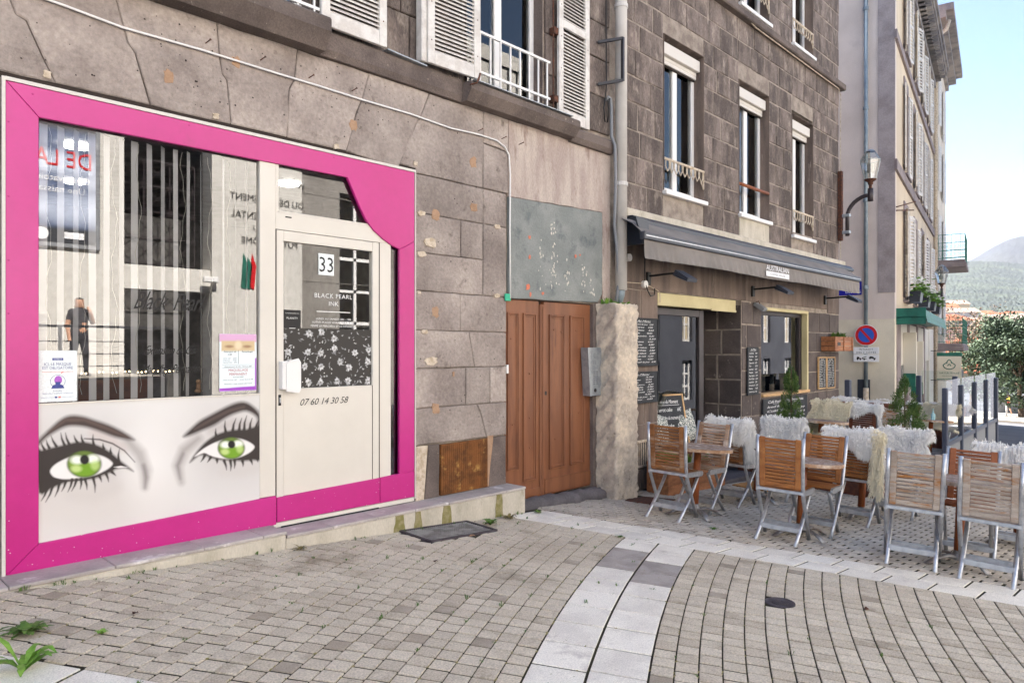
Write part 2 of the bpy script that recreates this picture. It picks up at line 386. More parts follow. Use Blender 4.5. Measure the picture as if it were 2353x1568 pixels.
def solo(name, mb, mats, label, cat, group=None, smooth=False):
    return tag(link(name, mb.mesh(name, mats, smooth) if isinstance(mb, MB) else mb), label, cat, group)
def struct(name, mb, mats, kind='structure', smooth=False):
    o = link(name, mb.mesh(name, mats, smooth) if isinstance(mb, MB) else mb); o['kind'] = kind; return o
def copy_tree(o, parent=None):
    c = o.copy(); col.objects.link(c); c.parent = parent
    for ch in list(o.children): copy_tree(ch, c)
    return c
# lettering: all words are turned into meshes in one go
TXT = {}
def prep_text(items):
    obs = {}
    for key, (body, shear, space) in items.items():
        cu = bpy.data.curves.new('word', 'FONT'); cu.body = body; cu.size = 1.0; cu.align_x = 'CENTER'; cu.shear = shear; cu.space_character = space; cu.resolution_u = 2; cu.fill_mode = 'FRONT'
        o = bpy.data.objects.new('word', cu); col.objects.link(o); obs[key] = o
    dg = bpy.context.evaluated_depsgraph_get()
    for key, o in obs.items():
        me = bpy.data.meshes.new_from_object(o.evaluated_get(dg))
        vs = [tuple(v.co) for v in me.vertices]; fs = [tuple(p.vertices) for p in me.polygons]
        xs = [v[0] for v in vs] or [0]
        TXT[key] = (vs, fs, min(xs), max(xs)); bpy.data.meshes.remove(me)
        cu = o.data; bpy.data.objects.remove(o); bpy.data.curves.remove(cu)
def put_text(mb, key, P, size, Rv=(1, 0, 0), Uv=(0, 0, 1), width=None, align='C', m=None, sx=1.0):
    vs, fs, a, b = TXT[key]; P, Rv, Uv = Vector(P), Vector(Rv), Vector(Uv)
    kx = size*sx if width is None else width/(b-a)
    off = {'C': -(a+b)/2, 'L': -a, 'R': -b}[align]
    mb.add([tuple(P+Rv*((v[0]+off)*kx)+Uv*(v[1]*size)) for v in vs], fs, m)
# printed surfaces: colours per vertex on a fine grid
def print_grid(name, P, Rv, Uv, w, h, nu, nv, fn, parent=None, matname='print', mask=None):
    us = np.linspace(0, w, nu+1); vs = np.linspace(0, h, nv+1); U, V = np.meshgrid(us, vs)
    pts = np.array(P)[None, None, :]+U[..., None]*np.array(Rv)+V[..., None]*np.array(Uv)
    pts = pts.reshape(-1, 3); c = fn(U.ravel(), V.ravel(), pts)
    if c.shape[1] == 3: c = np.concatenate([c, np.ones((len(c), 1))], 1)
    i = np.arange(nv)[:, None]*(nu+1)+np.arange(nu)[None, :]; i = i.ravel()
    faces = np.stack([i, i+1, i+nu+2, i+nu+1], 1)
    me = bpy.data.meshes.new(name); me.from_pydata(pts.tolist(), [], faces.tolist()); me.materials.append(MATS[matname])
    at = me.color_attributes.new('Col', 'FLOAT_COLOR', 'POINT'); at.data.foreach_set('color', c.astype(np.float32).ravel()); me.update()
    return link(name, me, parent)
class Paint:
    def __init__(s, x, y, base): s.x, s.y = x, y; s.c = np.tile(np.array(base, float), (len(x), 1))
    def blend(s, a, c, op=1.0): a = np.clip(a, 0, 1)[:, None]*op; s.c = s.c*(1-a)+np.array(c)[None, :]*a
    def stroke(s, pts, c, soft=3.0, op=1.0):
        best = np.full(len(s.x), -1e9)
        for (x0, y0, r0), (x1, y1, r1) in zip(pts[:-1], pts[1:]):
            dx, dy = x1-x0, y1-y0; L = dx*dx+dy*dy+1e-9; t = np.clip(((s.x-x0)*dx+(s.y-y0)*dy)/L, 0, 1)
            d = np.hypot(s.x-x0-t*dx, s.y-y0-t*dy); best = np.maximum(best, (r0+(r1-r0)*t)-d)
        s.blend(best/soft+.5, c, op)
    def poly(s, pts, c, soft=3.0, op=1.0):
        inside = np.zeros(len(s.x), bool); dist = np.full(len(s.x), 1e9); n = len(pts)
        for i in range(n):
            x0, y0 = pts[i]; x1, y1 = pts[(i+1) % n]
            cond = ((y0 > s.y) != (y1 > s.y)) & (s.x < (x1-x0)*(s.y-y0)/((y1-y0) if y1 != y0 else 1e-9)+x0); inside ^= cond
            dx, dy = x1-x0, y1-y0; L = dx*dx+dy*dy+1e-9; t = np.clip(((s.x-x0)*dx+(s.y-y0)*dy)/L, 0, 1)
            dist = np.minimum(dist, np.hypot(s.x-x0-t*dx, s.y-y0-t*dy))
        s.blend(np.where(inside, dist, -dist)/soft+.5, c, op)
    def ell(s, cx, cy, rx, ry, c, soft=.1, op=1.0):
        d = np.hypot((s.x-cx)/rx, (s.y-cy)/ry); s.blend((1-d)/soft+.5, c, op)
def smooth_closed(pts, n=4):
    out = []; N = len(pts)
    for i in range(N):
        p0, p1, p2, p3 = [np.array(pts[(i+k) % N], float) for k in (-1, 0, 1, 2)]
        for j in range(n):
            t = j/n; out.append(tuple(.5*((2*p1)+(-p0+p2)*t+(2*p0-5*p1+4*p2-p3)*t*t+(-p0+3*p1-3*p2+p3)*t**3)))
    return out
def clip(poly, a, b, c):      # keep a*x+b*y<=c
    out = []
    for i in range(len(poly)):
        p, q = poly[i], poly[(i+1) % len(poly)]; dp, dq = a*p[0]+b*p[1]-c, a*q[0]+b*q[1]-c
        if dp <= 0: out.append(p)
        if dp*dq < 0: t = dp/(dp-dq); out.append((p[0]+(q[0]-p[0])*t, p[1]+(q[1]-p[1])*t))
    return out
def area(poly): return .5*abs(sum(p[0]*q[1]-q[0]*p[1] for p, q in zip(poly, poly[1:]+poly[:1])))
def stone_mb(poly, yf, depth, ch=.008, gap=.004, jit=.002):      # one dressed block: polygon in XZ, chamfered face at Y=yf
    sa = sum(p[0]*q[1]-q[0]*p[1] for p, q in zip(poly, poly[1:]+poly[:1]))
    if sa < 0: poly = poly[::-1]
    n = len(poly); P = [Vector((p[0], p[1])) for p in poly]
    def inset(d):
        out = []
        for i in range(n):
            a, b, c_ = P[i-1], P[i], P[(i+1) % n]; e1 = (b-a).normalized(); e2 = (c_-b).normalized()
            n1 = Vector((-e1.y, e1.x)); n2 = Vector((-e2.y, e2.x)); k = n1+n2
            k = k/max(.35, k.length_squared/2) if k.length > 1e-5 else n1
            out.append(b+k*d)
        return out
    o = inset(gap); f = inset(gap+ch)
    if jit:
        f = [q+Vector((random.uniform(-jit, jit), random.uniform(-jit, jit))) for q in f]
    mb = MB(); v = [(q.x, yf+depth, q.y) for q in o]+[(q.x, yf+ch, q.y) for q in o]+[(q.x, yf+random.uniform(0, jit), q.y) for q in f]
    F = [tuple(range(2*n, 3*n))]
    for i in range(n):
        j = (i+1) % n; F += [(i, j, n+j, n+i), (n+i, n+j, 2*n+j, 2*n+i)]
    mb.add(v, F); return mb
def rough_poly(poly, step=.12, j=.004):      # wander along the edges so joints are not ruler straight
    out = []
    for p, q in zip(poly, poly[1:]+poly[:1]):
        L = math.hypot(q[0]-p[0], q[1]-p[1]); k = max(1, int(L/step))
        for i in range(k):
            t = i/k; jj = j if i else j*.5; out.append((p[0]+(q[0]-p[0])*t+random.uniform(-jj, jj), p[1]+(q[1]-p[1])*t+random.uniform(-jj, jj)))
    return out
prep_text({k: (v if isinstance(v, tuple) else (v, 0, 1)) for k, v in {
 '33': '33', 'bp': ('BLACK PEARL', 0, 1.1), 'ink': ('INK', 0, 1.1), 'h1': ('LUNDI AU SAMEDI 10H - 15H', 0, 1.05), 'h2': ('AUTRES PLAGES HORAIRES SUR RDV', 0, 1.05), 'h3': ('FERMÉ LE MERCREDI ET LE DIMANCHE', 0, 1.05),
 'phone': ('07 60 14 30 58', .35, .95), 'planity': ('PLANITY', 0, 1.1), 'pl2': 'ICI, PRENEZ RENDEZ-VOUS', 'pl3': 'BARBIER',
 'sc1': ('Black  Pearl', .6, .9), 'sc2': ('Extension de Cils', .6, .9), 'sc3': ('Maquillage Permanent', .6, .9),
 'cov': 'COVID-19', 'c1': 'ICI, LE MASQUE', 'c2': 'EST OBLIGATOIRE', 'c3': 'Ensemble,', 'c4': 'faisons bloc contre le coronavirus',
 'm1': ('MAQUILLAGE', 0, 1), 'm2': ('PERMANENT', 0, 1), 'm3': ('Extension de', .4, .9), 'm4': ('Cils', .4, .9), 'm5': ('Remplissage', .4, .9), 'm6': ('Rehaussement de Cils - Teinture 50€', .3, .9), 'm7': ('Retouche à 1 mois comprise dans le tarif', .3, .9), 'm8': ('Contour des Lèvres  150€', .3, .9), 'm9': ('Eye liner  Ras de cils 150€', .3, .9), 'm10': ('Cil à Cil    60€', .3, .9), 'm11': ('Mixtes    70€', .3, .9), 'm12': ('Volume Russe    80€', .3, .9), 'm13': ('Sourcils 200€', .3, .9),
 'aus': ('AUSTRALIAN', 0, .95), 'cof': ('COFFEE HOUSE', 0, 1.0), 'int1': ('INTERDIT', 0, 1.25), 'int2': ('DES 2 CÔTÉS', 0, 1.15),
 'rue': 'RUE', 'ges': 'DES GES', 'natur': ('NATUR HOUSE', .2, 1), 'nat2': 'Nutrition et Diététique',
 'o1': 'HÔTEL', 'o2': 'DU DÉPARTEMENT', 'o3': 'CONSEIL DÉPARTEMENTAL', 'o4': 'DU', 'o5': 'PUY-DE-DÔME', 'o6': 'SERVICES', 'p1': 'DE LA TERRE', 'p2': 'Observatoire de', 'p3': 'Une naissance', 'q1': 'Pâtisserie du Moment',
 'q2': ('Pâtisseries du Moment', .3, .9), 'q3': ('• Carrot cake      6€', .3, .9), 'q4': ('• Cheesecake du moment 6,50', .3, .9), 'q5': ('  Banana cake    5,50', .3, .9), 'q6': ('  Muffin        3,50', .3, .9), 'q7': ('  Cookie        2,00', .3, .9), 'q8': ('  Scone        4,00', .3, .9),
 'w1': ('Café froids - Frais Smoothies', .3, .9), 'w2': ('Iced latte     4,50', .3, .9), 'w3': ('Cold brew     4,00', .3, .9), 'w4': ('Flat White    3,80', .3, .9), 'w5': ('Cappuccino   4,20', .3, .9), 'w6': ('Mocha        4,50', .3, .9), 'w7': ('Matcha       4,80', .3, .9), 'w8': ('Chai latte     4,60', .3, .9), 'w9': ('Long black    2,80', .3, .9), 'w10': ('Thé          3,50', .3, .9), 'w11': ('Au Menu', .5, .9), 'w12': ('Sandwich du jour   6,90', .3, .9), 'w13': ('Soupe maison     5,50', .3, .9), 'w14': ('Salade         8,50', .3, .9), 'w15': ('Formule midi   12,50', .3, .9),
}.items()})

# ------------------------------------------------------------------ ground
def terr(X, Y):
    x = min(max(X, -40), 78); y = min(max(Y, -16), 20); z = gz(x, y)
    return z-max(0.0, X-78)*0.004
def sheet(xs, ys, off, fn=terr):
    mb = MB(); nx = len(xs)
    mb.v = [(x, y, fn(x, y)+off) for y in ys for x in xs]
    mb.f = [(j*nx+i, j*nx+i+1, (j+1)*nx+i+1, (j+1)*nx+i) for j in range(len(ys)-1) for i in range(nx-1)]; mb.mi = [0]*len(mb.f); return mb
struct('ground', sheet([-400, -100, -40, -10, 0, 5, 10, 20, 30, 45, 60, 78, 110, 300, 900, 2500, 5400], [-2800, -800, -200, -60, -16, -8, -4, 0, 4, 10, 20, 60, 200, 800, 2800], -.05), 'asphalt')
struct('paving_bed', sheet([-2, 2, 6, 10, 14, 18, 22], [-8.5, -6, -4, -2, 0, 1.5], -.0065), 'soil')
def rowY(Y0, X): d = X-2.1; return Y0+.62*d-.041*d*d
def rowS(X): return .62-.082*(X-2.1)
KW = .1255
def paver_poly(Y0, xa, xb, w=1.0):
    pts = []
    for x, up in ((xa+.0044, 0), (xb-.0044, 0), (xb-.0044, 1), (xa+.0044, 1)):
        y = rowY(Y0, x)
        if up:
            s = rowS(x); k = KW*w/(1+s*s); pts.append((x-s*k, y+k))
        else: pts.append((x, y))
    return pts
def shrink(poly, g):
    cx = sum(p[0] for p in poly)/len(poly); cy = sum(p[1] for p in poly)/len(poly); out = []
    for p in poly:
        d = math.hypot(p[0]-cx, p[1]-cy); k = max(.2, 1-g*1.4/d); out.append((cx+(p[0]-cx)*k, cy+(p[1]-cy)*k))
    return out
def slab_geo(mb, poly, th=.035, ch=.0022, dz=0.0, tilt=0.0, m=None):     # chamfered slab lying on the slope
    n = len(poly); cx = sum(p[0] for p in poly)/n; cy = sum(p[1] for p in poly)/n
    inn = shrink(poly, ch); ta, tb = random.uniform(-tilt, tilt), random.uniform(-tilt, tilt)
    zf = lambda x, y: gz(x, y)+dz+ta*(x-cx)+tb*(y-cy)
    v = [(x, y, zf(x, y)-th) for x, y in poly]+[(x, y, zf(x, y)-ch) for x, y in poly]+[(x, y, zf(x, y)) for x, y in inn]
    f = [tuple(range(2*n, 3*n))]
    for i in range(n):
        j = (i+1) % n; f += [(i, j, n+j, n+i), (n+i, n+j, 2*n+j, 2*n+i)]
    mb.add(v, f, m)
def ccw(poly):
    return poly if sum(p[0]*q[1]-q[0]*p[1] for p, q in zip(poly, poly[1:]+poly[:1])) > 0 else poly[::-1]
def in_view(poly):
    cx = sum(p[0] for p in poly)/len(poly); cy = sum(p[1] for p in poly)/len(poly)
    p = proj(cx, cy, gz(cx, cy)); return p[2] > .5 and -20 < p[0] < 2372 and p[1] < 1590, p[2]
def lay(name, polys, piece, matfn, limit=300, dz=.0, tilt=.015, jz=.0018, gap=.0037):
    bed = MB(); base = struct(name, MB().prismz([(-1.0, -9.0), (-.9, -9.0), (-.9, -8.9), (-1, -8.9)], lambda x, y: terr(x, y)-.09, lambda x, y: terr(x, y)-.08), 'soil')
    scored = []
    for p in polys:
        p = ccw(p); ok, d = in_view(p); scored.append((0 if ok else 1, d, p))
    scored.sort(key=lambda q: (q[0], q[1]))
    rest = MB(); mats = sorted({matfn(p) for _, _, p in scored})
    for i, (o, d, p) in enumerate(scored):
        mt = matfn(p); q = shrink(p, gap); j = dz+random.uniform(-jz, jz)
        if i < limit and o == 0:
            mb = MB(); slab_geo(mb, q, dz=j, tilt=tilt); part(piece, mb, mt, base)
        else: slab_geo(rest, q, dz=j, tilt=tilt, m=mats.index(mt))
    if rest.f: r = part(piece+'_field', rest, mats, base); r['kind'] = 'stuff'
    return base
NEAR = lambda Y: 4.58-.305*Y
def xs_row(step, off, x0=-1.0, x1=7.5):
    xs = []; x = x0+off
    while x < x1: xs.append(x); x += step*math.cos(math.atan(rowS(x)))
    return xs
left = []; right = []; covers = [(3.46, 4.17, -.68, -.14)]
mh_c = (4.40, -2.93); mh_r = .092
for k in range(0, 34):
    xs = xs_row(.112, (k % 2)*.056+random.uniform(-.01, .01))
    for xa, xb in zip(xs, xs[1:]):
        p = paver_poly(-2.787+KW*k, xa, xb)
        p = clip(p, 1, .305, 4.58); p = clip(p, -1.35, -.85, .0414) if p else p
        p = clip(p, 0, 1, -.225) if p else p
        if len(p) < 3 or area(p) < .0015: continue
        cx = sum(q[0] for q in p)/len(p); cy = sum(q[1] for q in p)/len(p)
        if 3.45 < cx < 4.18 and -.62 < cy: continue
        left.append(p)
for k in range(1, 32):
    xs = xs_row(.112, (k % 2)*.056+random.uniform(-.012, .012))
    for xa, xb in zip(xs, xs[1:]):
        p = paver_poly(-3.417-KW*k, xa, xb)
        p = clip(p, 1, .305, 4.58)
        if len(p) < 3 or area(p) < .0015: continue
        cx = sum(q[0] for q in p)/len(p); cy = sum(q[1] for q in p)/len(p)
        if math.hypot(cx-mh_c[0], cy-mh_c[1]) < .085 or cy < -7.5 or cx < .3: continue
        right.append(p)
stain = lambda p: 'paver_stained' if random.random() < .022 else 'paver'
lay('paving_left', left, 'paver', stain)
lay('paving_right', right, 'paver', stain)
# white slab bands: the strip that runs with the courses, the one across it, and the one at lower left
band = []
for c in (0, 1):
    xs = xs_row(.30, c*.14, .6, 6)
    for xa, xb in zip(xs, xs[1:]):
        pts = []
        for x, up in ((xa, 0), (xb, 0), (xb, 1), (xa, 1)):
            s = rowS(x); k = .315/(1+s*s); y = rowY(-2.787-.315*(c+1), x); pts.append((x-s*k*up, y+k*up))
        p = clip(pts, 1, .305, 4.58)
        if len(p) >= 3 and area(p) > .004: band.append(p)
for c in (0, 1):
    for j in range(-2, 26):
        y0 = -.1-j*.28+c*.12; a = 4.58+.27*c
        p = [(a-.305*y0, y0), (a+.27-.305*y0, y0), (a+.27-.305*(y0-.28), y0-.28), (a-.305*(y0-.28), y0-.28)]
        p = clip(p, 0, 1, -.235) if p[0][0] < 4.95 else clip(p, 0, 1, -.02)
        if len(p) >= 3 and area(p) > .004 and y0 > -6.5: band.append(p)
d = np.array((.85, -1.35)); d = d/np.hypot(*d); nl = np.array((-d[1], d[0]))*-1
if nl[0] > 0: nl = -nl
for c in range(3):
    for j in range(-4, 8):
        o = np.array((.667, -1.108))+d*(j*.42+c*.2)+nl*(.28*c)
        p = [tuple(o), tuple(o+d*.42), tuple(o+d*.42+nl*.28), tuple(o+nl*.28)]
        p = clip(p, 0, 1, -.26)
        if len(p) >= 3 and area(p) > .004: band.append(p)
def slabmat(p):
    cx = sum(q[0] for q in p)/len(p); cy = sum(q[1] for q in p)/len(p)
    return 'slab_grey' if (4.02 < cx < 4.55 and -2.2 < cy < -1.55) else 'slab_white'
lay('slab_band', band, 'slab', slabmat, tilt=.004, jz=.0015, gap=.0080)
terrp = []
for r in range(0, 110):
    a = 5.135+r*.099
    for j in range(0, 60):
        y0 = -.02-j*.135-(r % 2)*.0675+random.uniform(-.006, .006)
        if y0 < -6.6: continue
        s = .305*(1-.5*min(1, r/60.0)); jj = random.uniform(-.004, .004)
        p = [(a-s*y0+jj, y0), (a+.099-s*y0+jj, y0), (a+.099-s*(y0-.135)+jj, y0-.135), (a-s*(y0-.135)+jj, y0-.135)]
        cx = p[0][0]; 
        if cx > 9.7 and y0 > -1.85: continue
        if 6.3 < cx < 6.83 and y0 > -.28: continue
        if cx > 13.9 or cx < 5: continue
        terrp.append(p)
lay('terrace_paving', terrp, 'small_paver', lambda p: 'paver_small', tilt=.015, jz=.0018, gap=.0098)
# road down the hill
mb = sheet([22.2, 30, 40, 50, 60, 78, 110], [-40, -16, -8, -4, -2, -.4], -.03); struct('road', mb, 'asphalt')
mb = MB()
for i in range(7):
    X0 = 45.0; Y0 = -7.5+i*1.05
    mb.prismz([(X0, Y0), (X0+3.2, Y0), (X0+3.2, Y0+.5), (X0, Y0+.5)], lambda x, y: terr(x, y)-.03, lambda x, y: terr(x, y)-.022)
mb.prismz([(30, -2.4), (42, -1.9), (42, -1.75), (30, -2.25)], lambda x, y: terr(x, y)-.03, lambda x, y: terr(x, y)-.022)
mb.prismz([(33, -3.6), (43.5, -2.6), (43.5, -2.45), (33, -3.45)], lambda x, y: terr(x, y)-.03, lambda x, y: terr(x, y)-.022)
struct('crosswalk', mb, 'road_paint')
struct('far_pavement', MB().prismz([(50.5, -12), (75, -12), (75, 14), (50.5, 14)], lambda x, y: terr(x, y)-.05, lambda x, y: terr(x, y)+.1), 'kerb_far')

# manhole, mesh grate, doormat
mb = MB(); z0 = gz(*mh_c)
mb.lathe([(mh_r, -.03), (mh_r, .002), (mh_r-.008, .004), (mh_r-.014, .0), (.05, .0), (.048, .004), (.02, .004), (.018, .001), (.001, .001)], 28, (mh_c[0], mh_c[1], z0+.002))
o = solo('manhole_cover', mb, 'iron_cover', 'small round dark iron cover set among the curved pavers', 'cover', smooth=False)
t = thing('metal_grate', 'rectangular expanded metal grate in the paving below the concrete step', 'grate', (3.82, -.4, gz(3.82, -.4)))
gp = [(3.46, -.24), (4.17, -.24), (4.17, -.62), (3.46, -.62)]
gzz = lambda dz: (lambda x, y: gz(x, y)+dz)
mb = MB().prismz(gp[::-1], gzz(-.04), gzz(-.01)); part('pit', mb, 'black', t)
mb = MB()
for (a, b) in zip(gp, gp[1:]+gp[:1]): mb.bar((a[0], a[1], gz(*a)+.003), (b[0], b[1], gz(*b)+.003), .022, .02)
part('frame', mb, 'iron_cover', t)
mb = MB(); ny, nx = 15, 34
for i in range(nx+1):
    x = 3.46+.71*i/nx; mb.bar((x, -.24, gz(x, -.24)), (x, -.62, gz(x, -.62)), .0035, .01)
for j in range(ny+1):
    y = -.24-.38*j/ny; mb.bar((3.46, y, gz(3.46, y)+.002), (4.17, y, gz(4.17, y)+.002), .005, .008)
part('mesh', mb, 'mesh_metal', t)
mb = MB(); P = [(6.40, -.36), (6.80, -.33), (7.0, -.62), (6.52, -.68)]
mb.prismz(P[::-1], gzz(-.01), gzz(.012))
solo('floor_grate', mb, 'iron_rust', 'dark rusty floor grate beside the rough stone pillar', 'grate')

# ------------------------------------------------------------------ shop building (left)
B1 = thing('shop_building', 'old grey stone building holding the pink shopfront and the brown door', 'building', (2.8, .3, 0))
mb = MB(); T = .03; BK = .6
# backing wall with the openings left free
mb.box(-4, .875, T, BK, -.6, 3.75); mb.box(.875, 3.8, T, BK, 3.06, 3.75); mb.box(3.8, 4.92, T, BK, -.6, 3.75); mb.box(4.92, 6.32, T, BK, 2.0, 3.75); mb.box(6.32, 6.84, T, BK, -.6, 3.75)
wins1 = [(1.75, 2.80), (4.40, 5.45)]
xs = [-4]+[q for w in wins1 for q in w]+[6.84]
for a, b in zip(xs[::2], xs[1::2]): mb.box(a, b, T, BK, 3.75, 6.4)
mb.box(-4, 6.84, T, BK, 6.4, 12.5)
for a, b in wins1: mb.box(a, b, T, BK, 3.75, 3.84); 
part('wall', mb, 'mortar', B1)
mb = MB(); mb.box(-4, 6.84, BK, 11, 3.9, 12.5); part('rear_wall', mb, 'mortar', B1)
# lintel stones over the shopfront (flat arch), joints measured on the facade
zt, zb = 3.735, 3.06
J = [[(-1.3, zt), (-1.2, zb)], [(-.35, zt), (-.2, zb)], [(.30, zt), (.47, zb)], [(.82, zt), (.94, 3.40), (.99, 3.38), (1.07, 3.2), (1.137, zb)], [(1.44, zt), (1.49, 3.56), (1.53, 3.42), (1.57, 3.37), (1.661, zb)],
     [(2.09, zt), (2.11, 3.49), (2.13, 3.39), (2.16, 3.36), (2.188, zb)], [(2.695, zt), (2.67, 3.50), (2.63, 3.42), (2.611, zb)], [(3.33, zt), (3.27, 3.52), (3.21, 3.38), (3.117, zb)], [(3.96, zt), (3.86, 3.50), (3.80, 3.41), (3.62, zb-.05)], [(4.614, zt), (4.609, 3.01)]]
for a, b in zip(J, J[1:]):
    p = a+b[::-1]
    if b is J[-1]: p = [J[-2][0], J[-2][1], J[-2][2], (3.63, zb), (3.81, 3.05), (3.81, 3.01), (4.609, 3.01), (4.614, zt)]
    part('stone_block', stone_mb(rough_poly(p, .15, .004), 0, .05, gap=.0025, ch=.007), 'stone', B1)
part('stone_block', stone_mb(rough_poly([(4.614, zt), (4.609, 3.44), (4.95, 3.42), (4.95, zt)], .15, .004), 0, .05, gap=.0025), 'stone', B1)
part('stone_block', stone_mb(rough_poly([(4.609, 3.435), (4.609, 3.012), (4.95, 3.012), (4.95, 3.415)], .15, .004), 0, .05, gap=.0025), 'stone', B1)
# pier between shopfront and door, course by course
C = [3.008, 2.675, 2.335, 2.0, 1.66, 1.33, .985, .665, -.15]
pier = [[3.81, 4.61, 4.925], [3.81, 4.33, 4.61, 4.925], [3.81, 4.61, 4.925], [3.81, 4.32, 4.925], [3.81, 4.46, 4.925], [3.81, 4.39, 4.70, 4.925], [3.81, 4.60, 4.925]]
for i, xs in enumerate(pier):
    for a, b in zip(xs, xs[1:]):
        if i in (1, 2) and a == 4.61:
            if i == 1: part('stone_block', stone_mb(rough_poly([(4.61, 2.675), (4.925, 2.675), (4.925, 2.0), (4.61, 2.0)], .15, .003), 0, .05, gap=.003), 'stone', B1)
            continue
        z1, z0 = C[i], C[i+1]; p = [(a, z1), (b, z1), (b, z0), (a, z0)]
        if i == 6 and a == 3.81: p = [(3.81, z1), (4.53, z1), (4.58, .9), (4.655, .665), (3.81, .665)]
        if i == 6 and a == 4.60: p = [(4.53, z1), (4.925, z1), (4.925, .665), (4.655, .665), (4.58, .9)]
        if i == 4 and a == 3.81: p = [(3.81, z1), (4.43, z1), (4.50, z0), (3.81, z0)]
        if i == 4 and a == 4.46: p = [(4.43, z1), (4.925, z1), (4.925, z0), (4.50, z0)]
        part('stone_block', stone_mb(rough_poly(p, .15, .003), random.uniform(-.002, .004), .05, gap=.003), 'stone', B1)
for p, mt in (([(3.81, .66), (3.95, .66), (3.90, .1), (3.81, .1)], 'cream_patch'), ([(3.95, .66), (4.08, .66), (4.08, .1), (3.90, .1)], 'stone_dark'), ([(4.68, .66), (4.925, .66), (4.925, .05), (4.66, .05)], 'stone_dark')):
    part('stone_block', stone_mb(rough_poly(p, .15, .004), .003, .05, gap=.003), mt, B1)
part('mortar_patch', stone_mb(rough_poly([(4.665, .70), (4.75, .70), (4.73, .55), (4.68, .2), (4.66, .2)], .08, .006), -.001, .02, gap=0, ch=.004), 'tan_patch', B1)
mb = MB(); mb.prism([(4.085, .20), (4.66, .20), (4.66, .655), (4.085, .65)], -.006, .03)
for i in range(24): mb.box(4.09+i*.0238, 4.094+i*.0238, -.0085, -.006, .21, .645)
part('rusty_plate', mb, 'rust', B1, label='rusty perforated metal plate near the ground')
# wall left of the shopfront
z = -.2
for i, h in enumerate([.34]*10):
    if z > 3.0: break
    off = .2 if i % 2 else 0
    for a, b in ((-2.2-off, -1.3-off), (-1.3-off, -.45-off), (-.45-off, .30-off*.5), (.30-off*.5, .868)):
        part('stone_block', stone_mb(rough_poly([(a, z), (b, z), (b, z+h), (a, z+h)], .15, .003), random.uniform(-.002, .004), .05, gap=.003), 'stone', B1)
    z += h
# patches of filler, plugs and nails on the wall
for x, y, w, h, mt in ((387, 176, 22, 36, 'tan_patch'), (543, 143, 22, 26, 'tan_patch'), (812, 287, 20, 26, 'tan_patch'), (1087, 373, 16, 26, 'tan_patch'), (1001, 494, 19, 26, 'tan_patch'), (1089, 476, 18, 20, 'tan_patch'), (1000, 716, 17, 26, 'tan_patch'), (1001, 937, 18, 26, 'tan_patch'), (987, 558, 26, 22, 'cream_patch'), (989, 829, 32, 18, 'cream_patch'), (108, 172, 22, 20, 'cream_patch'), (495, 267, 16, 14, 'cream_patch'), (772, 337, 14, 12, 'cream_patch'), (954, 376, 11, 10, 'cream_patch'), (968, 490, 18, 13, 'cream_patch'), (968, 583, 20, 13, 'cream_patch'), (975, 762, 16, 10, 'cream_patch'), (1142, 521, 14, 12, 'cream_patch'), (1141, 679, 14, 10, 'cream_patch'), (962, 672, 9, 8, 'cream_patch'), (1042, 859, 5, 12, 'tan_patch')):
    x0, z1 = W(x-w/2, y-h/2); x1, z0 = W(x+w/2, y+h/2); mx, mz = (x0+x1)/2, (W(x, y))[1]; hw, hh = (x1-x0)/2, h/2*6.7/(2745-x)
    p = [(mx+hw*math.copysign(abs(math.cos(a))**.6, math.cos(a))*random.uniform(.7, 1.15), mz+hh*math.copysign(abs(math.sin(a))**.6, math.sin(a))*random.uniform(.7, 1.15)) for a in [2*math.pi*k/15+.2 for k in range(15)]]
    part('filler_patch', stone_mb(p, -.003 if mt == 'tan_patch' else -.010, .02, ch=.003, gap=0), mt, B1)
for x, y in ((472, 98), (598, 137), (709, 178), (808, 208), (1098, 300), (1152, 318), (1192, 331)):
    X, Z = W(x, y); mb = MB().tube([(X, .01, Z-.006), (X+.012, -.05, Z+.008)], .004, 6); mb.tube([(X+.012, -.05, Z+.008), (X+.0125, -.053, Z+.009)], .008, 6); part('nail', mb, 'iron_rust', B1)
mb = MB()
for i in range(150):
    X = random.uniform(.95, 4.9); Z = random.uniform(3.1, 3.7) if X < 3.8 else random.uniform(.7, 3.7); r = random.uniform(.002, .007)
    mb.blob((X, -.001, Z), (r, .003, r*random.uniform(.7, 1.3)), 6)
q = part('pock_marks', mb, 'joint_dark', B1); q['kind'] = 'stuff'
# plaster field and grey painted field above the brown door
for p, mt, yy in (([(4.952, 3.735), (6.62, 3.735), (6.62, 2.0), (6.47, 2.03), (6.47, 3.04), (4.952, 2.99)], 'plaster_pink', 0.0), ([(4.952, 2.985), (6.465, 3.035), (6.465, 2.12), (6.38, 2.02), (4.952, 1.995)], 'plaster_grey', -.004)):
    part('plaster_field', stone_mb(rough_poly(p, .12, .006), yy, .05, gap=0, ch=.005), mt, B1)
mb = MB(); mr_ = MB()
for cx_, cz_, n, w, h in ((5.60, 2.72, 10, .05, .12), (5.61, 2.30, 26, .07, .18), (5.42, 2.4, 12, .04, .2), (5.83, 2.28, 14, .06, .16), (6.12, 2.3, 14, .05, .2), (5.62, 2.5, 12, .03, .25), (6.25, 2.2, 10, .05, .15)):
    for i in range(n):
        X = random.gauss(cx_, w*.5); Z = random.gauss(cz_, h*.5); r = random.uniform(.004, .012)
        if not 2.03 < Z < 2.95: continue
        p = [(X+r*math.cos(a)*random.uniform(.5, 1.1), Z+1.9*r*math.sin(a)*random.uniform(.5, 1.1)) for a in [k*math.pi/3 for k in range(6)]]
        mb.prism(p, -.006, .0)
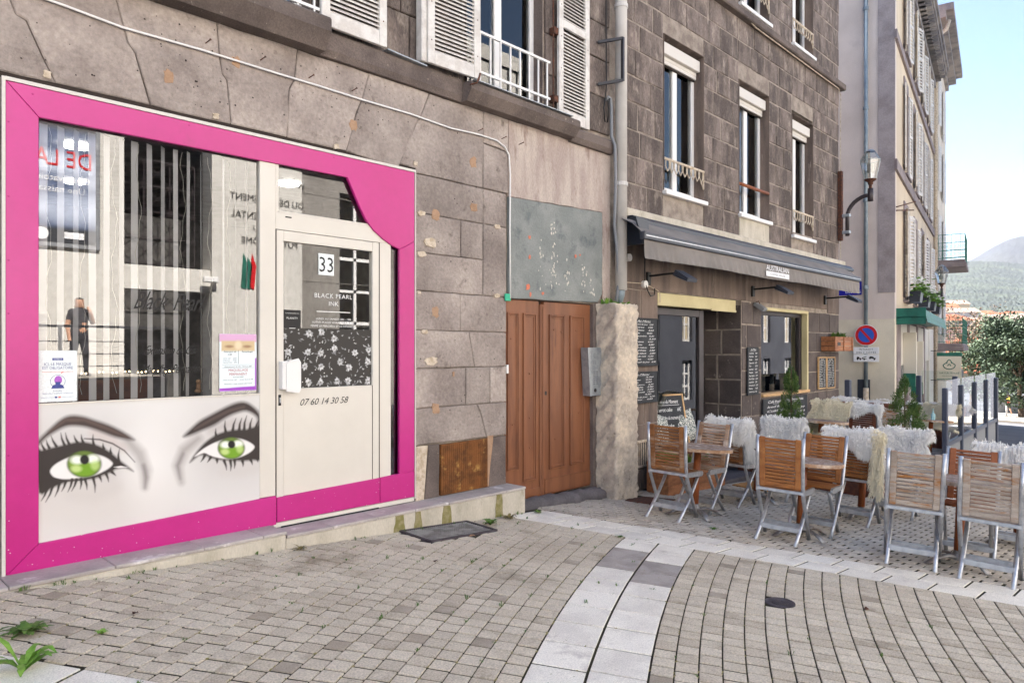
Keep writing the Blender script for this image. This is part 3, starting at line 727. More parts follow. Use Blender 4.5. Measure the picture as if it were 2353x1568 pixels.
for X, Z, r in ((5.25, 2.62, .02), (5.25, 2.42, .018), (5.22, 2.12, .03), (5.26, 2.05, .02), (5.45, 2.07, .02), (5.98, 2.50, .018), (6.06, 2.52, .012)):
    p = [(X+r*math.cos(a)*random.uniform(.5, 1.2), Z+1.3*r*math.sin(a)*random.uniform(.5, 1.2)) for a in [k*math.pi/4 for k in range(8)]]; mr_.prism(p, -.0065, .0)
q = part('paint_flecks', mb, 'paint_fleck', B1); q['kind'] = 'stuff'; q = part('red_flecks', mr_, 'red_fleck', B1); q['kind'] = 'stuff'
# sill course and window sills
def ledge(name, x0, x1, z0, z1, d, mt, bevel=.02):
    mb = MB(); pr = [(0.02, z0), (-d*.6, z0+.0), (-d, z0+bevel+.03), (-d, z1-.02), (-d+.015, z1), (.02, z1+.01)]
    n = len(pr); v = [(x, y, z) for x in (x0, x1) for y, z in pr]
    mb.add(v, [tuple(range(n)), tuple(range(2*n-1, n-1, -1))]+[(i, n+i, n+(i+1) % n, (i+1) % n) for i in range(n)]); return part(name, mb, mt, B1)
ledge('string_course', -4, .72, 3.735, 3.95, .055, 'stone_dark'); ledge('window_sill', .72, 2.86, 3.735, 3.965, .20, 'stone_dark', .09)
ledge('string_course', 2.862, 4.30, 3.735, 3.93, .055, 'stone_dark'); ledge('window_sill', 4.302, 5.86, 3.735, 3.90, .17, 'stone_dark', .06); ledge('string_course', 5.862, 6.60, 3.71, 3.86, .07, 'stone_dark')
mb = MB(); mb.prism([(4.33, 3.905), (5.72, 3.905), (5.72, 3.912), (4.33, 3.912)], -.19, .02); mb.prism([(3.45, 3.935), (3.86, 3.915), (3.86, 3.925), (3.45, 3.945)], -.09, .02); part('zinc_flashing', mb, 'galv', B1)
# dark blocks of the upper storey
for z0, z1 in ((3.93, 4.34), (4.34, 4.76), (4.76, 5.16), (5.16, 5.6), (5.6, 6.0)):
    for a, b in ((-3.6, -2.2), (-2.2, -.9), (-.9, .2), (.2, 1.0), (1.0, 1.74), (2.82, 3.7), (3.7, 4.36), (5.50, 6.15), (6.15, 6.62)):
        s_ = .2*math.sin(z0*7); a2 = a if a in (-3.6, 2.82, 5.50) else a+s_*.3; b2 = b if b in (1.74, 4.36, 6.62) else b+s_*.3
        part('stone_block', stone_mb(rough_poly([(a2, z0), (b2, z0), (b2, z1), (a2, z1)], .2, .004), .0, .05, gap=.006), 'basalt', B1)
# windows of the upper storey: frame, panes, rail
for i, (a, b) in enumerate(wins1):
    f = MB(); y0, y1 = .12, .17; zb_, zt_ = 3.91, 6.35
    for x0, x1 in ((a, a+.06), (b-.06, b), ((a+b)/2-.05, (a+b)/2+.05)): f.cbox(x0, x1, y0, y1, zb_, zt_, .006)
    for x0, x1 in ((a+.06, (a+b)/2-.05), ((a+b)/2+.05, b-.06)): f.cbox(x0, x1, y0+.003, y1-.003, zb_, zb_+.09, .006); f.cbox(x0, x1, y0+.003, y1-.003, zt_-.06, zt_, .006)
    wn = part('window', f, 'white_pvc', B1)
    for x0, x1 in ((a+.06, (a+b)/2-.05), ((a+b)/2+.05, b-.06)): part('pane', MB().box(x0, x1, .143, .149, zb_+.09, zt_-.06), 'window_glass', wn)
    cb_ = MB()
    for k in range(40):
        x = a+.05+(b-a-.1)*k/39; cb_.add([(x, .24+.015*(k % 2), zb_), (x, .24+.015*(k % 2), zt_)], [])
    n0 = len(cb_.v); cb_.f = [(2*k, 2*k+2, 2*k+3, 2*k+1) for k in range(39)]; cb_.mi = [0]*39
    part('curtain', cb_, 'curtain', wn)
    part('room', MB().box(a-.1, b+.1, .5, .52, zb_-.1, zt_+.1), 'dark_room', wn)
    part('reveal', MB().box(a-.001, a+.004, 0.0, .4, zb_-.02, zt_).box(b-.004, b+.001, 0.0, .4, zb_-.02, zt_).box(a, b, .02, .4, 3.86, 3.905), 'stone_dark', wn)
    rl = MB(); r0, r1 = a-.0, b+.03
    for zz in (4.05, 4.42): rl.bar((r0, -.07, zz), (r1, -.07, zz), .022, .022)
    for k in range(8): x = r0+.1+(r1-r0-.14)*k/7; rl.bar((x, -.07, 3.93), (x, -.07, 4.42), .014, .014, (1, 0, 0))
    part('window_rail', rl, 'white_pvc', wn)
# louvred shutters, each slat its own piece
def shutter(x0, x1, z0, z1, y=-.03, yaw=0.0, hinge=None):
    st = .075; fr = MB()
    M4 = Matrix.Translation((hinge, y, 0)) @ Matrix.Rotation(yaw, 4, 'Z') @ Matrix.Translation((-hinge, -y, 0)) if hinge is not None else None
    fr.x = M4
    for a, b in ((x0, x0+st), (x1-st, x1)): fr.cbox(a, b, y-.035, y, z0, z1, .004)
    for a, b in ((z0, z0+.11), (z1-.09, z1), (z0+.97, z0+1.05)):
        if b <= z1: fr.cbox(x0+st, x1-st, y-.033, y-.002, a, b, .003)
    sh = part('shutter', fr, 'shutter_paint', B1); sl = []
    z = z0+.125
    while z < z1-.12:
        if not (z0+.93 < z < z0+1.06):
            if not sl:
                w = x1-x0-2*st; m = MB(); m.x = M4.to_3x3().to_4x4() if M4 else None
                m.add([(0, -.032, -.012), (w, -.032, -.012), (w, -.001, .016), (0, -.001, .016), (0, -.030, -.020), (w, -.030, -.020), (w, .001, .008), (0, .001, .008)], [(0, 1, 2, 3), (7, 6, 5, 4), (0, 4, 5, 1), (1, 5, 6, 2), (2, 6, 7, 3), (3, 7, 4, 0)]); sl.append(m.mesh('slat', 'shutter_paint'))
            o = link('slat', sl[0], sh); p = Vector((x0+st, y, z)); o.location = tuple(M4 @ p) if M4 else tuple(p)
        z += .0365
    hd = MB(); hd.x = M4
    for k in range(4):
        for a in (x0+st/2, x1-st/2): hd.blob((a, y-.036, z0+.2+k*.33), (.007, .003, .007), 6)
    part('bolt', hd, 'iron_rust', sh)
    return sh
shutter(2.84, 3.44, 3.945, 5.6, -.06); shutter(1.10, 1.70, 3.975, 5.6, -.03)
shutter(3.86, 4.45, 3.95, 5.9, -.10, R(-3), 4.45); shutter(5.62, 6.17, 3.89, 5.9, -.05, R(3), 5.55)
part('shutter_edge_board', MB().cbox(3.80, 3.858, -.09, -.01, 3.95, 5.9, .006), 'shutter_paint', B1)
hk = MB().tube([(4.30, -.15, 3.86), (4.33, -.21, 3.87), (4.36, -.21, 3.93), (4.38, -.2, 3.97)], .009, 6).tube([(2.30, -.05, 4.1), (2.30, -.06, 3.98)], .012, 6); part('shutter_hook', hk, 'iron_rust', B1)
hg = MB()
for zz in (4.05, 4.75): hg.box(5.555, 5.62, -.07, .0, zz, zz+.07)
hg.tube([(5.56, -.05, 3.93), (5.56, -.05, 5.4)], .008, 6); part('hinge_bar', hg, 'iron_rust', B1)
# ------------------------------------------------------------------ pink shopfront
SF = thing('pink_shopfront', 'bright pink framed shopfront with painted green eyes and a glazed door', 'shopfront', (2.34, 0, .2))
YF = -.006
def panel(name, poly, y0, y1, mt, parent=SF, ch=.003): return part(name, stone_mb(poly, y0, y1-y0, ch=ch, gap=.0008, jit=0), mt, parent)
# trims round the frame
mb = MB(); mb.box(.872, .889, -.012, .03, .2, 3.03); mb.box(.889, 3.80, -.012, .03, 3.011, 3.032); mb.box(3.792, 3.802, -.012, .03, .22, 3.011); part('edge_trim', mb, 'trim_white', SF)
mb = MB(); mb.box(.86, 3.82, .012, .03, 3.032, 3.07); mb.box(3.802, 3.83, .012, .03, .1, 3.05); part('shadow_gap', mb, 'joint_dark', SF)
panel('pink_panel', [(.89, .221), (1.05, .374), (1.05, 2.838), (.89, 3.01)], YF, .02, 'pink')
cv = [(3.121, 2.851)]; 
for k in range(1, 12):
    a = k/12; cv.append((3.121+.50*a+.0*a, 2.851-.513*(a*.62+.38*a**.5) if False else 2.851-.513*math.sin(a*math.pi/2)**1.0))
cv = [(3.121, 2.851), (3.155, 2.79), (3.194, 2.718), (3.24, 2.63), (3.297, 2.54), (3.37, 2.465), (3.467, 2.401), (3.55, 2.362), (3.63, 2.335)]
panel('pink_panel', [(.89, 3.01), (1.05, 2.838)]+cv+[(3.79, 2.42), (3.79, 3.01)], YF, .02, 'pink')
panel('pink_panel', [(3.63, 2.335), (3.63, .449), (3.79, .46), (3.79, 2.42)], YF, .02, 'pink')
panel('pink_panel', [(.89, .221), (2.523, .221), (2.523, .432), (1.05, .374)], YF, .02, 'pink')
panel('pink_panel', [(3.435, .235), (3.79, .235), (3.79, .459), (3.435, .445)], YF, .02, 'pink')
mb = MB()
for X, Z in ((.905, 2.78), (1.02, 2.965), (.905, 2.36), (.905, 2.0), (.905, 1.7), (.905, .9), (.905, 1.25), (1.9, 2.985), (3.0, 2.985)): mb.blob((X, YF, Z), (.006, .002, .006), 8)
part('screw', mb, 'pink_dark', SF)
mb = MB()
for i in range(90):
    X = random.uniform(.9, 3.78); Z = .225+random.random()**1.6*.2
    if X < 1.05: Z = .25+random.random()**2*.5
    r = random.choice((.001, .0014, .002, .004)); mb.prism([(X-r, Z), (X+r*.3, Z-r*.7), (X+r, Z+r*.2), (X, Z+r)], YF-.0006, YF+.001)
q = part('paint_chips', mb, 'trim_white', SF); q['kind'] = 'stuff'
# cream aluminium framing
def alu(name, *bx, c=.003, parent=SF, mt='alu_cream'):
    m = MB()
    for b in bx: m.cbox(*b, c)
    return part(name, m, mt, parent)
alu('mullion', (2.401, 2.523, .008, .07, .43, 2.85)); alu('transom_bar', (2.523, 3.555, .010, .07, 2.374, 2.50)); alu('jamb', (3.437, 3.553, .010, .07, .44, 2.374))
alu('transom_frame', (2.524, 2.55, .012, .06, 2.50, 2.85), (2.55, 3.62, .014, .06, 2.50, 2.515))
alu('sill', (2.50, 3.79, -.004, .05, .198, .232)); 
part('weep_slot', MB().box(2.60, 2.65, .0085, .012, 2.468, 2.478), 'black', SF)
dw = part('display_pane', MB().quad((1.04, .036, 1.17), (2.402, .036, 1.17), (2.402, .036, 2.85), (1.04, .036, 2.85)), 'shop_glass', SF)
part('transom_pane', MB().quad((2.55, .036, 2.515), (3.5, .036, 2.515), (3.5, .036, 2.85), (2.55, .036, 2.85)), 'shop_glass', SF)
part('side_pane', MB().quad((3.553, .036, .44), (3.64, .036, .44), (3.64, .036, 2.4), (3.553, .036, 2.4)), 'shop_glass', SF)
# mural panel with the painted eyes
SC = 2353/1100*1.7355
def eyes(u, v, P):
    X, Z = P[:, 0], P[:, 2]; dx, dy, dz = X, .012+4.82, Z-1.5
    zc = dx*_c+dy*_s; px = (1176+_f*(dx*_s-dy*_c)/zc)*SC; py = (801-_f*dz/zc)*SC-1350*2353/1100
    p = Paint(px, py, S(214, 212, 210)); p.ell(720, 1060, 560, 380, S(178, 171, 169), 1.3, .55); p.ell(1980, 900, 460, 330, S(178, 171, 169), 1.3, .55); p.ell(1260, 1150, 180, 330, S(228, 226, 224), 1.2, .8); dk = S(52, 45, 43)
    p.ell(1360, 900, 300, 400, S(226, 223, 220), 1.2, .5); p.ell(700, 1420, 700, 260, S(206, 198, 192), 1.2, .5)
    gr = S(128, 118, 116)
    p.stroke([(1090, 870, 40), (1190, 980, 50), (1240, 1120, 45), (1235, 1260, 22)], gr, 70, .55); p.stroke([(1225, 1080, 12), (1248, 1180, 16), (1236, 1270, 6)], S(96, 86, 88), 40, .6)
    p.stroke([(1690, 850, 30), (1570, 950, 40), (1515, 1080, 36), (1545, 1220, 18)], gr, 66, .6); p.stroke([(1560, 980, 8), (1515, 1080, 12), (1535, 1190, 6)], S(100, 92, 94), 36, .5)
    p.stroke([(800, 800, 40), (930, 850, 40), (1060, 930, 30)], S(196, 184, 180), 60, .7); p.stroke([(600, 1330, 40), (800, 1340, 60), (1000, 1260, 40)], S(196, 190, 186), 90, .5)
    p.stroke([(1800, 780, 30), (1980, 720, 40), (2160, 740, 30)], S(176, 168, 166), 60, .5); p.stroke([(1900, 1140, 30), (2080, 1130, 40), (2210, 1090, 30)], S(198, 192, 188), 70, .5)
    p.poly(smooth_closed([(330, 860), (440, 752), (520, 684), (600, 652), (700, 658), (800, 688), (930, 732), (1050, 790), (1130, 846), (1142, 862), (1080, 858), (980, 838), (850, 790), (740, 755), (640, 742), (560, 750), (480, 788), (400, 840), (335, 900)], 3), S(66, 54, 51), 36)
    p.stroke([(420, 790, 8), (560, 690, 12), (720, 690, 12), (930, 770, 10), (1080, 835, 4)], S(98, 80, 74), 26, .7)
    p.poly(smooth_closed([(1562, 832), (1620, 770), (1700, 700), (1800, 645), (1900, 592), (2000, 548), (2080, 536), (2150, 568), (2215, 640), (2225, 760), (2190, 766), (2195, 690), (2170, 650), (2100, 616), (2020, 632), (1930, 672), (1830, 735), (1700, 792), (1610, 828)], 3), S(58, 48, 46), 34)
    p.stroke([(1660, 770, 6), (1800, 690, 10), (1960, 610, 10), (2080, 580, 8)], S(96, 80, 76), 24, .6)
    for pts in ([(355, 950), (450, 925), (560, 900), (660, 878), (760, 885), (860, 918), (950, 972), (1030, 1040), (1090, 1085), (1138, 1130), (1070, 1102), (985, 1112), (960, 1132), (880, 1162), (800, 1192), (700, 1202), (600, 1212), (520, 1238), (440, 1272), (330, 1310), (320, 950)],
                [(1618, 1055), (1670, 970), (1740, 890), (1820, 830), (1900, 795), (2000, 775), (2100, 770), (2240, 755), (2240, 1012), (2150, 1032), (2080, 1040), (1980, 1037), (1880, 1032), (1800, 1016), (1740, 992), (1690, 1000)]):
        p.poly(smooth_closed(pts, 3), dk, 24)
    wh = S(228, 224, 222)
    p.poly(smooth_closed([(428, 1120), (470, 1070), (550, 1025), (640, 990), (740, 976), (830, 986), (900, 1010), (952, 1046), (958, 1072), (920, 1108), (840, 1150), (760, 1174), (660, 1188), (560, 1196), (480, 1186), (440, 1158)], 3), wh, 16)
    p.poly(smooth_closed([(1660, 1004), (1700, 962), (1760, 920), (1840, 880), (1930, 852), (2030, 848), (2110, 872), (2168, 912), (2152, 950), (2090, 990), (2000, 1020), (1900, 1020), (1800, 998), (1740, 972)], 3), wh, 14)
    p.poly([(970, 1092), (1030, 1082), (1092, 1094), (1010, 1100)], wh, 8)
    for cx_, cy_, rx, ry, pu in ((718, 1066, 150, 116, 34), (1972, 930, 118, 94, 27)):
        p.ell(cx_, cy_, rx*.98, ry*1.0, S(52, 60, 34), .16); p.ell(cx_, cy_, rx*.88, ry*.88, S(126, 158, 56), .3); p.ell(cx_, cy_+ry*.45, rx*.62, ry*.42, S(112, 156, 34), .55)
        p.ell(cx_-rx*.1, cy_-ry*.55, rx*.8, ry*.3, S(60, 66, 44), .8, .55)
        p.ell(cx_-rx*.4, cy_-ry*.3, rx*.36, ry*.3, S(236, 240, 226), .8); p.ell(cx_+rx*.5, cy_-ry*.38, rx*.34, ry*.3, S(236, 240, 226), .8); p.ell(cx_+rx*.62, cy_+ry*.1, rx*.25, ry*.35, S(190, 214, 130), .8, .7); p.ell(cx_-rx*.45, cy_+ry*.35, rx*.3, ry*.25, S(208, 224, 150), .8, .7)
        p.ell(cx_+rx*.02, cy_-ry*.32, pu*1.15, pu*1.2, S(30, 26, 28), .4)
    p.stroke([(440, 1180, 3), (560, 1212, 4), (700, 1204, 4), (840, 1165, 4)], dk, 6)
    p.stroke([(720, 850, 5), (850, 858, 7), (960, 892, 7), (1060, 952, 6), (1150, 1050, 3)], S(62, 54, 52), 10, .9)
    for a, b in [((380, 945), (350, 880)), ((420, 930), (395, 862)), ((480, 915), (435, 825)), ((550, 905), (518, 800)), ((590, 898), (558, 800)), ((660, 885), (630, 822)), ((710, 885), (692, 815)), ((800, 905), (794, 815)), ((885, 935), (878, 890)), ((945, 975), (944, 925)), ((1012, 1040), (1018, 940)),
                 ((450, 1250), (388, 1392)), ((505, 1235), (468, 1345)), ((560, 1215), (525, 1300)), ((615, 1200), (578, 1305)), ((652, 1200), (610, 1298)), ((692, 1195), (684, 1280)), ((726, 1200), (742, 1285)), ((795, 1185), (810, 1308)), ((848, 1170), (866, 1218)), ((905, 1150), (926, 1218)), ((955, 1135), (988, 1166)), ((400, 1280), (352, 1380)),
                 ((1845, 835), (1840, 765)), ((1925, 795), (1920, 698)), ((1985, 780), (2012, 678)), ((2040, 775), (2062, 675)), ((2082, 775), (2104, 655)), ((2130, 775), (2150, 675)), ((2180, 765), (2210, 690)),
                 ((1745, 995), (1712, 1048)), ((1795, 1010), (1768, 1052)), ((1850, 1030), (1850, 1062)), ((1912, 1040), (1932, 1118)), ((1965, 1040), (1966, 1124)), ((2000, 1035), (1998, 1104)), ((2068, 1040), (2072, 1088)), ((2138, 1030), (2152, 1072)), ((2188, 1010), (2198, 1048))]:
        mx, my = (a[0]+b[0])/2+(b[1]-a[1])*.06, (a[1]+b[1])/2
        p.stroke([(a[0], a[1], 13), (mx, my, 8), (b[0], b[1], 1.5)], dk, 12)
    return p.c
print_grid('eye_mural', (1.05, .012, .374), (1, 0, 0), (0, 0, 1), 1.351, .80, 420, 250, eyes, SF)
part('mural_edge', MB().box(1.04, 2.402, .005, .034, 1.172, 1.182), 'alu_cream', SF)
# glazed door
door = alu('door', (2.527, 2.585, .006, .06, .236, 2.37), (3.368, 3.431, .006, .06, .236, 2.37), (2.585, 3.368, .008, .06, 2.293, 2.37), (2.585, 3.368, .010, .06, .42, 1.205))
part('pink_panel', stone_mb([(2.527, .236), (3.432, .236), (3.432, .443), (2.527, .418)], YF, .018, ch=.003, gap=.0008, jit=0), 'pink', door)
part('seam', MB().box(2.524, 2.527, .004, .012, .24, 2.374).box(3.432, 3.436, .004, .012, .24, 2.374).box(3.366, 3.3685, .006, .012, .44, 1.205), 'joint_dark', door)
part('pane', MB().quad((2.585, .033, 1.205), (3.368, .033, 1.205), (3.368, .033, 2.293), (2.585, .033, 2.293)), 'shop_glass', door)
def floral(u, v, P):
    p = Paint(u*1000, v*1000, S(70, 67, 64)); r_ = random.Random(3)
    for i in range(150):
        x, y = r_.uniform(-10, 800), r_.uniform(-10, 465); a = r_.uniform(0, 6.28); g = S(*[r_.choice((120, 140, 165, 190))]*3)
        L = r_.uniform(15, 40); w = r_.uniform(3, 7); c_ = (math.cos(a), math.sin(a))
        p.stroke([(x, y, .5), (x+c_[0]*L*.5+c_[1]*5, y+c_[1]*L*.5-c_[0]*5, w), (x+c_[0]*L, y+c_[1]*L, .5)], g, 3, .9)
    for i in range(22):
        x, y = 40+(i % 6)*140+r_.uniform(-40, 40), 50+(i//6)*115+r_.uniform(-30, 30)
        for k in range(7):
            a = k*.9+r_.uniform(-.2, .2); L = r_.uniform(22, 34)
            p.stroke([(x, y, 2), (x+math.cos(a)*L*.6, y+math.sin(a)*L*.6, 9), (x+math.cos(a)*L, y+math.sin(a)*L, 2)], S(*[r_.choice((170, 195, 215))]*3), 3, .9)
        p.ell(x, y, 7, 7, S(120, 118, 112), .4)
    for i in range(60): x, y = r_.uniform(0, 790), r_.uniform(0, 455); p.ell(x, y, 4, 4, S(220, 220, 216), .5)
    return p.c
print_grid('floral_film', (2.586, .026, 1.206), (1, 0, 0), (0, 0, 1), .781, .45, 260, 150, floral, door, 'print_matt')
h = MB(); h.cbox(2.545, 2.600, -.05, .006, 1.205, 1.41, .004); h.prism([(2.575, 1.19), (2.675, 1.175), (2.69, 1.20), (2.69, 1.40), (2.67, 1.43), (2.60, 1.415), (2.575, 1.39)], -.058, -.05)
part('handle', h, 'white_pvc', door); part('lock', MB().cbox(2.543, 2.563, .001, .008, 1.085, 1.165, .002), 'black', door); part('lock_cylinder', MB().cbox(2.549, 2.558, -.004, .001, 1.105, 1.145, .002), 'alu', door)
lt = MB(); put_text(lt, 'phone', (2.93, .0085, 1.075), .072, width=.42); part('phone_number', lt, 'ink', door)
wl = MB(); put_text(wl, 'bp', (3.02, .0285, 1.895), .048, width=.335); put_text(wl, 'ink', (3.02, .0285, 1.835), .048, width=.085); wl.box(2.87, 3.17, .028, .0295, 1.785, 1.791)
put_text(wl, 'h1', (3.02, .0285, 1.725), .022, width=.31); put_text(wl, 'h2', (3.02, .0285, 1.697), .022, width=.38); put_text(wl, 'h3', (3.02, .0285, 1.669), .022, width=.40); part('white_lettering', wl, 'chalk', door)
sl = MB(); put_text(sl, 'sc1', (1.80, .0325, 1.755), .17, width=.46); put_text(sl, 'sc2', (1.80, .0325, 1.465), .08, width=.33); put_text(sl, 'sc3', (1.81, .0325, 1.34), .085, width=.38)
part('script_lettering', sl, 'ink', SF)
# papers on the glass
t = thing('number_sheet', 'white paper with the number 33 taped to the shop door glass', 'paper', (2.95, .027, 2.15))
part('sheet', MB().box(2.885, 3.02, .0265, .0285, 2.07, 2.235), 'paper', t); m = MB(); put_text(m, '33', (2.9525, .0255, 2.095), .165, width=.12); part('number', m, 'ink', t)
t = thing('booking_sticker', 'small black booking sticker low on the shop door glass', 'sticker', (2.66, .027, 1.7))
part('sheet', MB().box(2.595, 2.735, .0268, .0285, 1.64, 1.79), 'ink', t); m = MB(); put_text(m, 'planity', (2.665, .0260, 1.722), .021, width=.09); put_text(m, 'pl2', (2.665, .0260, 1.762), .009, width=.11); m.box(2.64, 2.69, .0256, .0262, 1.652, 1.656); part('print', m, 'chalk', t)
t = thing('mask_notice', 'pale notice about compulsory masks taped at the lower left of the shop window', 'notice', (1.17, .03, 1.18))
part('sheet', MB().box(1.05, 1.253, .0305, .0325, 1.188, 1.49), 'paper', t)
m = MB(); Y_ = .0298; mid = 1.153
m.box(mid-.028, mid+.028, Y_, .0305, 1.432, 1.446, 0); put_text(m, 'c1', (mid, Y_, 1.402), .024, width=.138, m=0); put_text(m, 'c2', (mid, Y_, 1.380), .024, width=.156, m=0)
put_text(m, 'cov', (mid, Y_-.0004, 1.4345), .0125, width=.04, m=1); m.box(mid-.08, mid+.08, Y_, .0305, 1.363, 1.365, 2); m.prism([(mid+.02, 1.364), (mid+.035, 1.364), (mid+.014, 1.352)], Y_, .0305, 2)
ring = [(mid+.038*math.cos(a), 1.308+.038*math.sin(a)) for a in [k*math.pi/14 for k in range(28)]]
for a, b in zip(ring, ring[1:]+ring[:1]): m.bar((a[0], Y_+.0003, a[1]), (b[0], Y_+.0003, b[1]), .002, .0004, (0, 1, 0), 0)
m.prism([(mid+.02*math.cos(a)+.002, 1.315+.026*math.sin(a)) for a in [k*math.pi/8 for k in range(16)]], Y_, .0305, 3); m.prism([(mid-.034, 1.266), (mid+.034, 1.266), (mid+.026, 1.285), (mid+.012, 1.29), (mid+.014, 1.305), (mid-.012, 1.305), (mid-.012, 1.29), (mid-.026, 1.285)], Y_-.0004, .0302, 0)
put_text(m, 'c3', (mid, Y_, 1.248), .012, width=.045, m=0); put_text(m, 'c4', (mid, Y_, 1.234), .012, width=.155, m=0); m.box(mid-.085, mid+.085, Y_, .0305, 1.213, 1.2142, 0); m.box(mid-.015, mid-.003, Y_-.0004, .0305, 1.209, 1.219, 0); m.box(mid+.003, mid+.015, Y_-.0004, .0305, 1.209, 1.219, 2)
part('print', m, ['ink_blue', 'paper', 'ink_salmon', 'ink_purple'], t)
t = thing('price_poster', 'purple edged price list poster in the right corner of the shop window', 'poster', (2.28, .03, 1.2))
x0, x1, z0, z1 = 2.118, 2.388, 1.205, 1.605
def pposter(u, v, P):
    p = Paint(u*1000, v*1000, S(226, 236, 240)); p.poly([(0, 0), (270, 0), (270, 30), (0, 22)], S(160, 84, 190), 4); p.poly([(258, 0), (270, 0), (270, 230), (258, 230)], S(170, 100, 196), 3); p.poly([(0, 345), (270, 345), (270, 400), (0, 400)], S(214, 170, 204), 6); p.poly([(14, 280), (256, 280), (256, 352), (14, 352)], S(206, 184, 146), 12)
    p.ell(70, 312, 30, 10, S(160, 130, 104), .8); p.ell(200, 312, 30, 10, S(160, 130, 104), .8); p.ell(135, 320, 24, 30, S(226, 208, 176), .9); return p.c
print_grid('sheet', (x0, .0305, z0), (1, 0, 0), (0, 0, 1), .27, .40, 54, 80, pposter, t, 'print_matt')
m = MB(); Y_ = .0295; xm = (x0+x1)/2
for k, zz, sz, w, dx, mi in (('m3', 1.475, .018, .09, -.06, 0), ('m4', 1.455, .02, .03, -.06, 0), ('m5', 1.475, .018, .08, .065, 0), ('m10', 1.43, .01, .1, -.06, 0), ('m11', 1.416, .01, .1, -.06, 0), ('m12', 1.402, .01, .1, -.06, 0), ('m6', 1.372, .012, .2, 0, 0), ('m1', 1.342, .026, .14, 0, 1), ('m2', 1.314, .026, .13, 0, 1), ('m13', 1.298, .012, .08, 0, 0), ('m8', 1.28, .011, .1, -.06, 0), ('m9', 1.28, .011, .1, .06, 0), ('m7', 1.252, .012, .2, 0, 0)): put_text(m, k, (xm+dx, Y_, zz), sz, width=w, m=mi)
m.box(xm-.001, xm+.001, Y_, .0305, 1.395, 1.49, 0); m.box(x0+.02, x1-.02, Y_, .0305, 1.388, 1.3892, 0); m.box(x0+.02, x1-.02, Y_, .0305, 1.366, 1.3672, 0); part('print', m, ['ink', 'ink_red'], t)
# inside of the shop: room, vertical blind strips, wires with small lights, ceiling lamps
rm = thing('shop_interior', 'dim shop interior behind the display window', 'room', (2.4, 1.5, .2))
m = MB(); m.box(.88, 3.8, 2.9, 2.95, .2, 3.0); m.box(.84, .88, .07, 2.95, .2, 3.0); m.box(3.8, 3.84, .07, 2.95, .2, 3.0); m.box(.88, 3.8, .07, 2.9, .15, .2); m.box(.88, 3.8, .07, 2.9, 2.86, 2.92); part('room_shell', m, 'wallpaper', rm)
m = MB(); m.cbox(1.2, 2.2, 1.2, 1.6, .2, 1.0, .01); m.cbox(1.2, 2.2, 1.5, 1.55, 1.0, 1.25, .01); part('counter', m, 'wood_dark', rm)
m = MB()
for k in range(34): m.blob((1.10+k*.026, .35, 1.345+.004*math.sin(k)), .0045, 6)
part('light_strip', m, 'fairy_warm', rm)
m = MB()
for X, Z, r in ((2.02, 1.24, .03), (2.22, 1.25, .03)): m.blob((X, .14, Z), (r*.6, r*.6, r)); m.blob((X, .14, Z+r*1.1), r*.6); m.blob((X, .14, Z-r), (r, r*.7, r*.5))
part('small_figure', m, 'tan_patch', rm, True)
for (X, Y, Z, r) in ((2.9, .52, 2.845, .085), (1.38, .54, 2.845, .085), (1.66, 1.7, 2.845, .08)):
    cl = tag(link('ceiling_lamp', MB().lathe([(r, -.004), (r, .012)], 24, (0, 0, 0)).mesh('ceiling_lamp', 'led')), {2.9: 'round white ceiling lamp seen through the transom above the shop door', 1.38: 'round lit ceiling lamp nearest the left edge of the shop window', 1.66: 'smaller lit ceiling lamp further back in the shop'}[X], 'lamp', 'ceiling lamps in the shop'); cl.location = (X, Y, Z)
bl = thing('vertical_blind', 'row of white vertical blind strips hanging inside the display window', 'blind', (1.7, .12, 2.84))
for i, x in enumerate((100, 140, 175, 211, 245, 279, 309, 343, 374, 403, 433, 461, 513, 541, 566)):
    X = W(x, 700, .12)[0]; w = .044 if i < 9 else (.034 if i < 11 else .016); yw = .004+.012*(i % 3); sl_ = random.uniform(-.008, .008)
    mm = MB(); mm.add([(X-w/2, .12-yw, 2.84), (X+w/2, .12+yw, 2.84), (X+w/2+sl_, .12+yw, 1.18), (X-w/2+sl_, .12-yw, 1.18)], [(0, 1, 2, 3)]); part('strip', mm, 'blind', bl)
for i, x in enumerate((112, 190, 262, 318, 420, 482, 525)):
    X = W(x, 700, .09)[0]; pts = [(X+.014*math.sin(k*.55+i)+.006*math.sin(k*1.7+i*2), .09, 2.82-k*.05) for k in range(33)]
    o = solo('light_string', MB().tube(pts, .0016, 4), 'wire', ['leftmost wavy light string hanging in the shop window', 'wavy light string hanging left of the dark reflection in the shop window', 'third wavy light string from the left in the shop window', 'wavy light string left of the middle of the shop window', 'wavy light string just right of the middle of the shop window', 'wavy light string left of the price poster in the shop window', 'rightmost wavy light string above the price poster'][i], 'light string', 'light strings in the shop window')

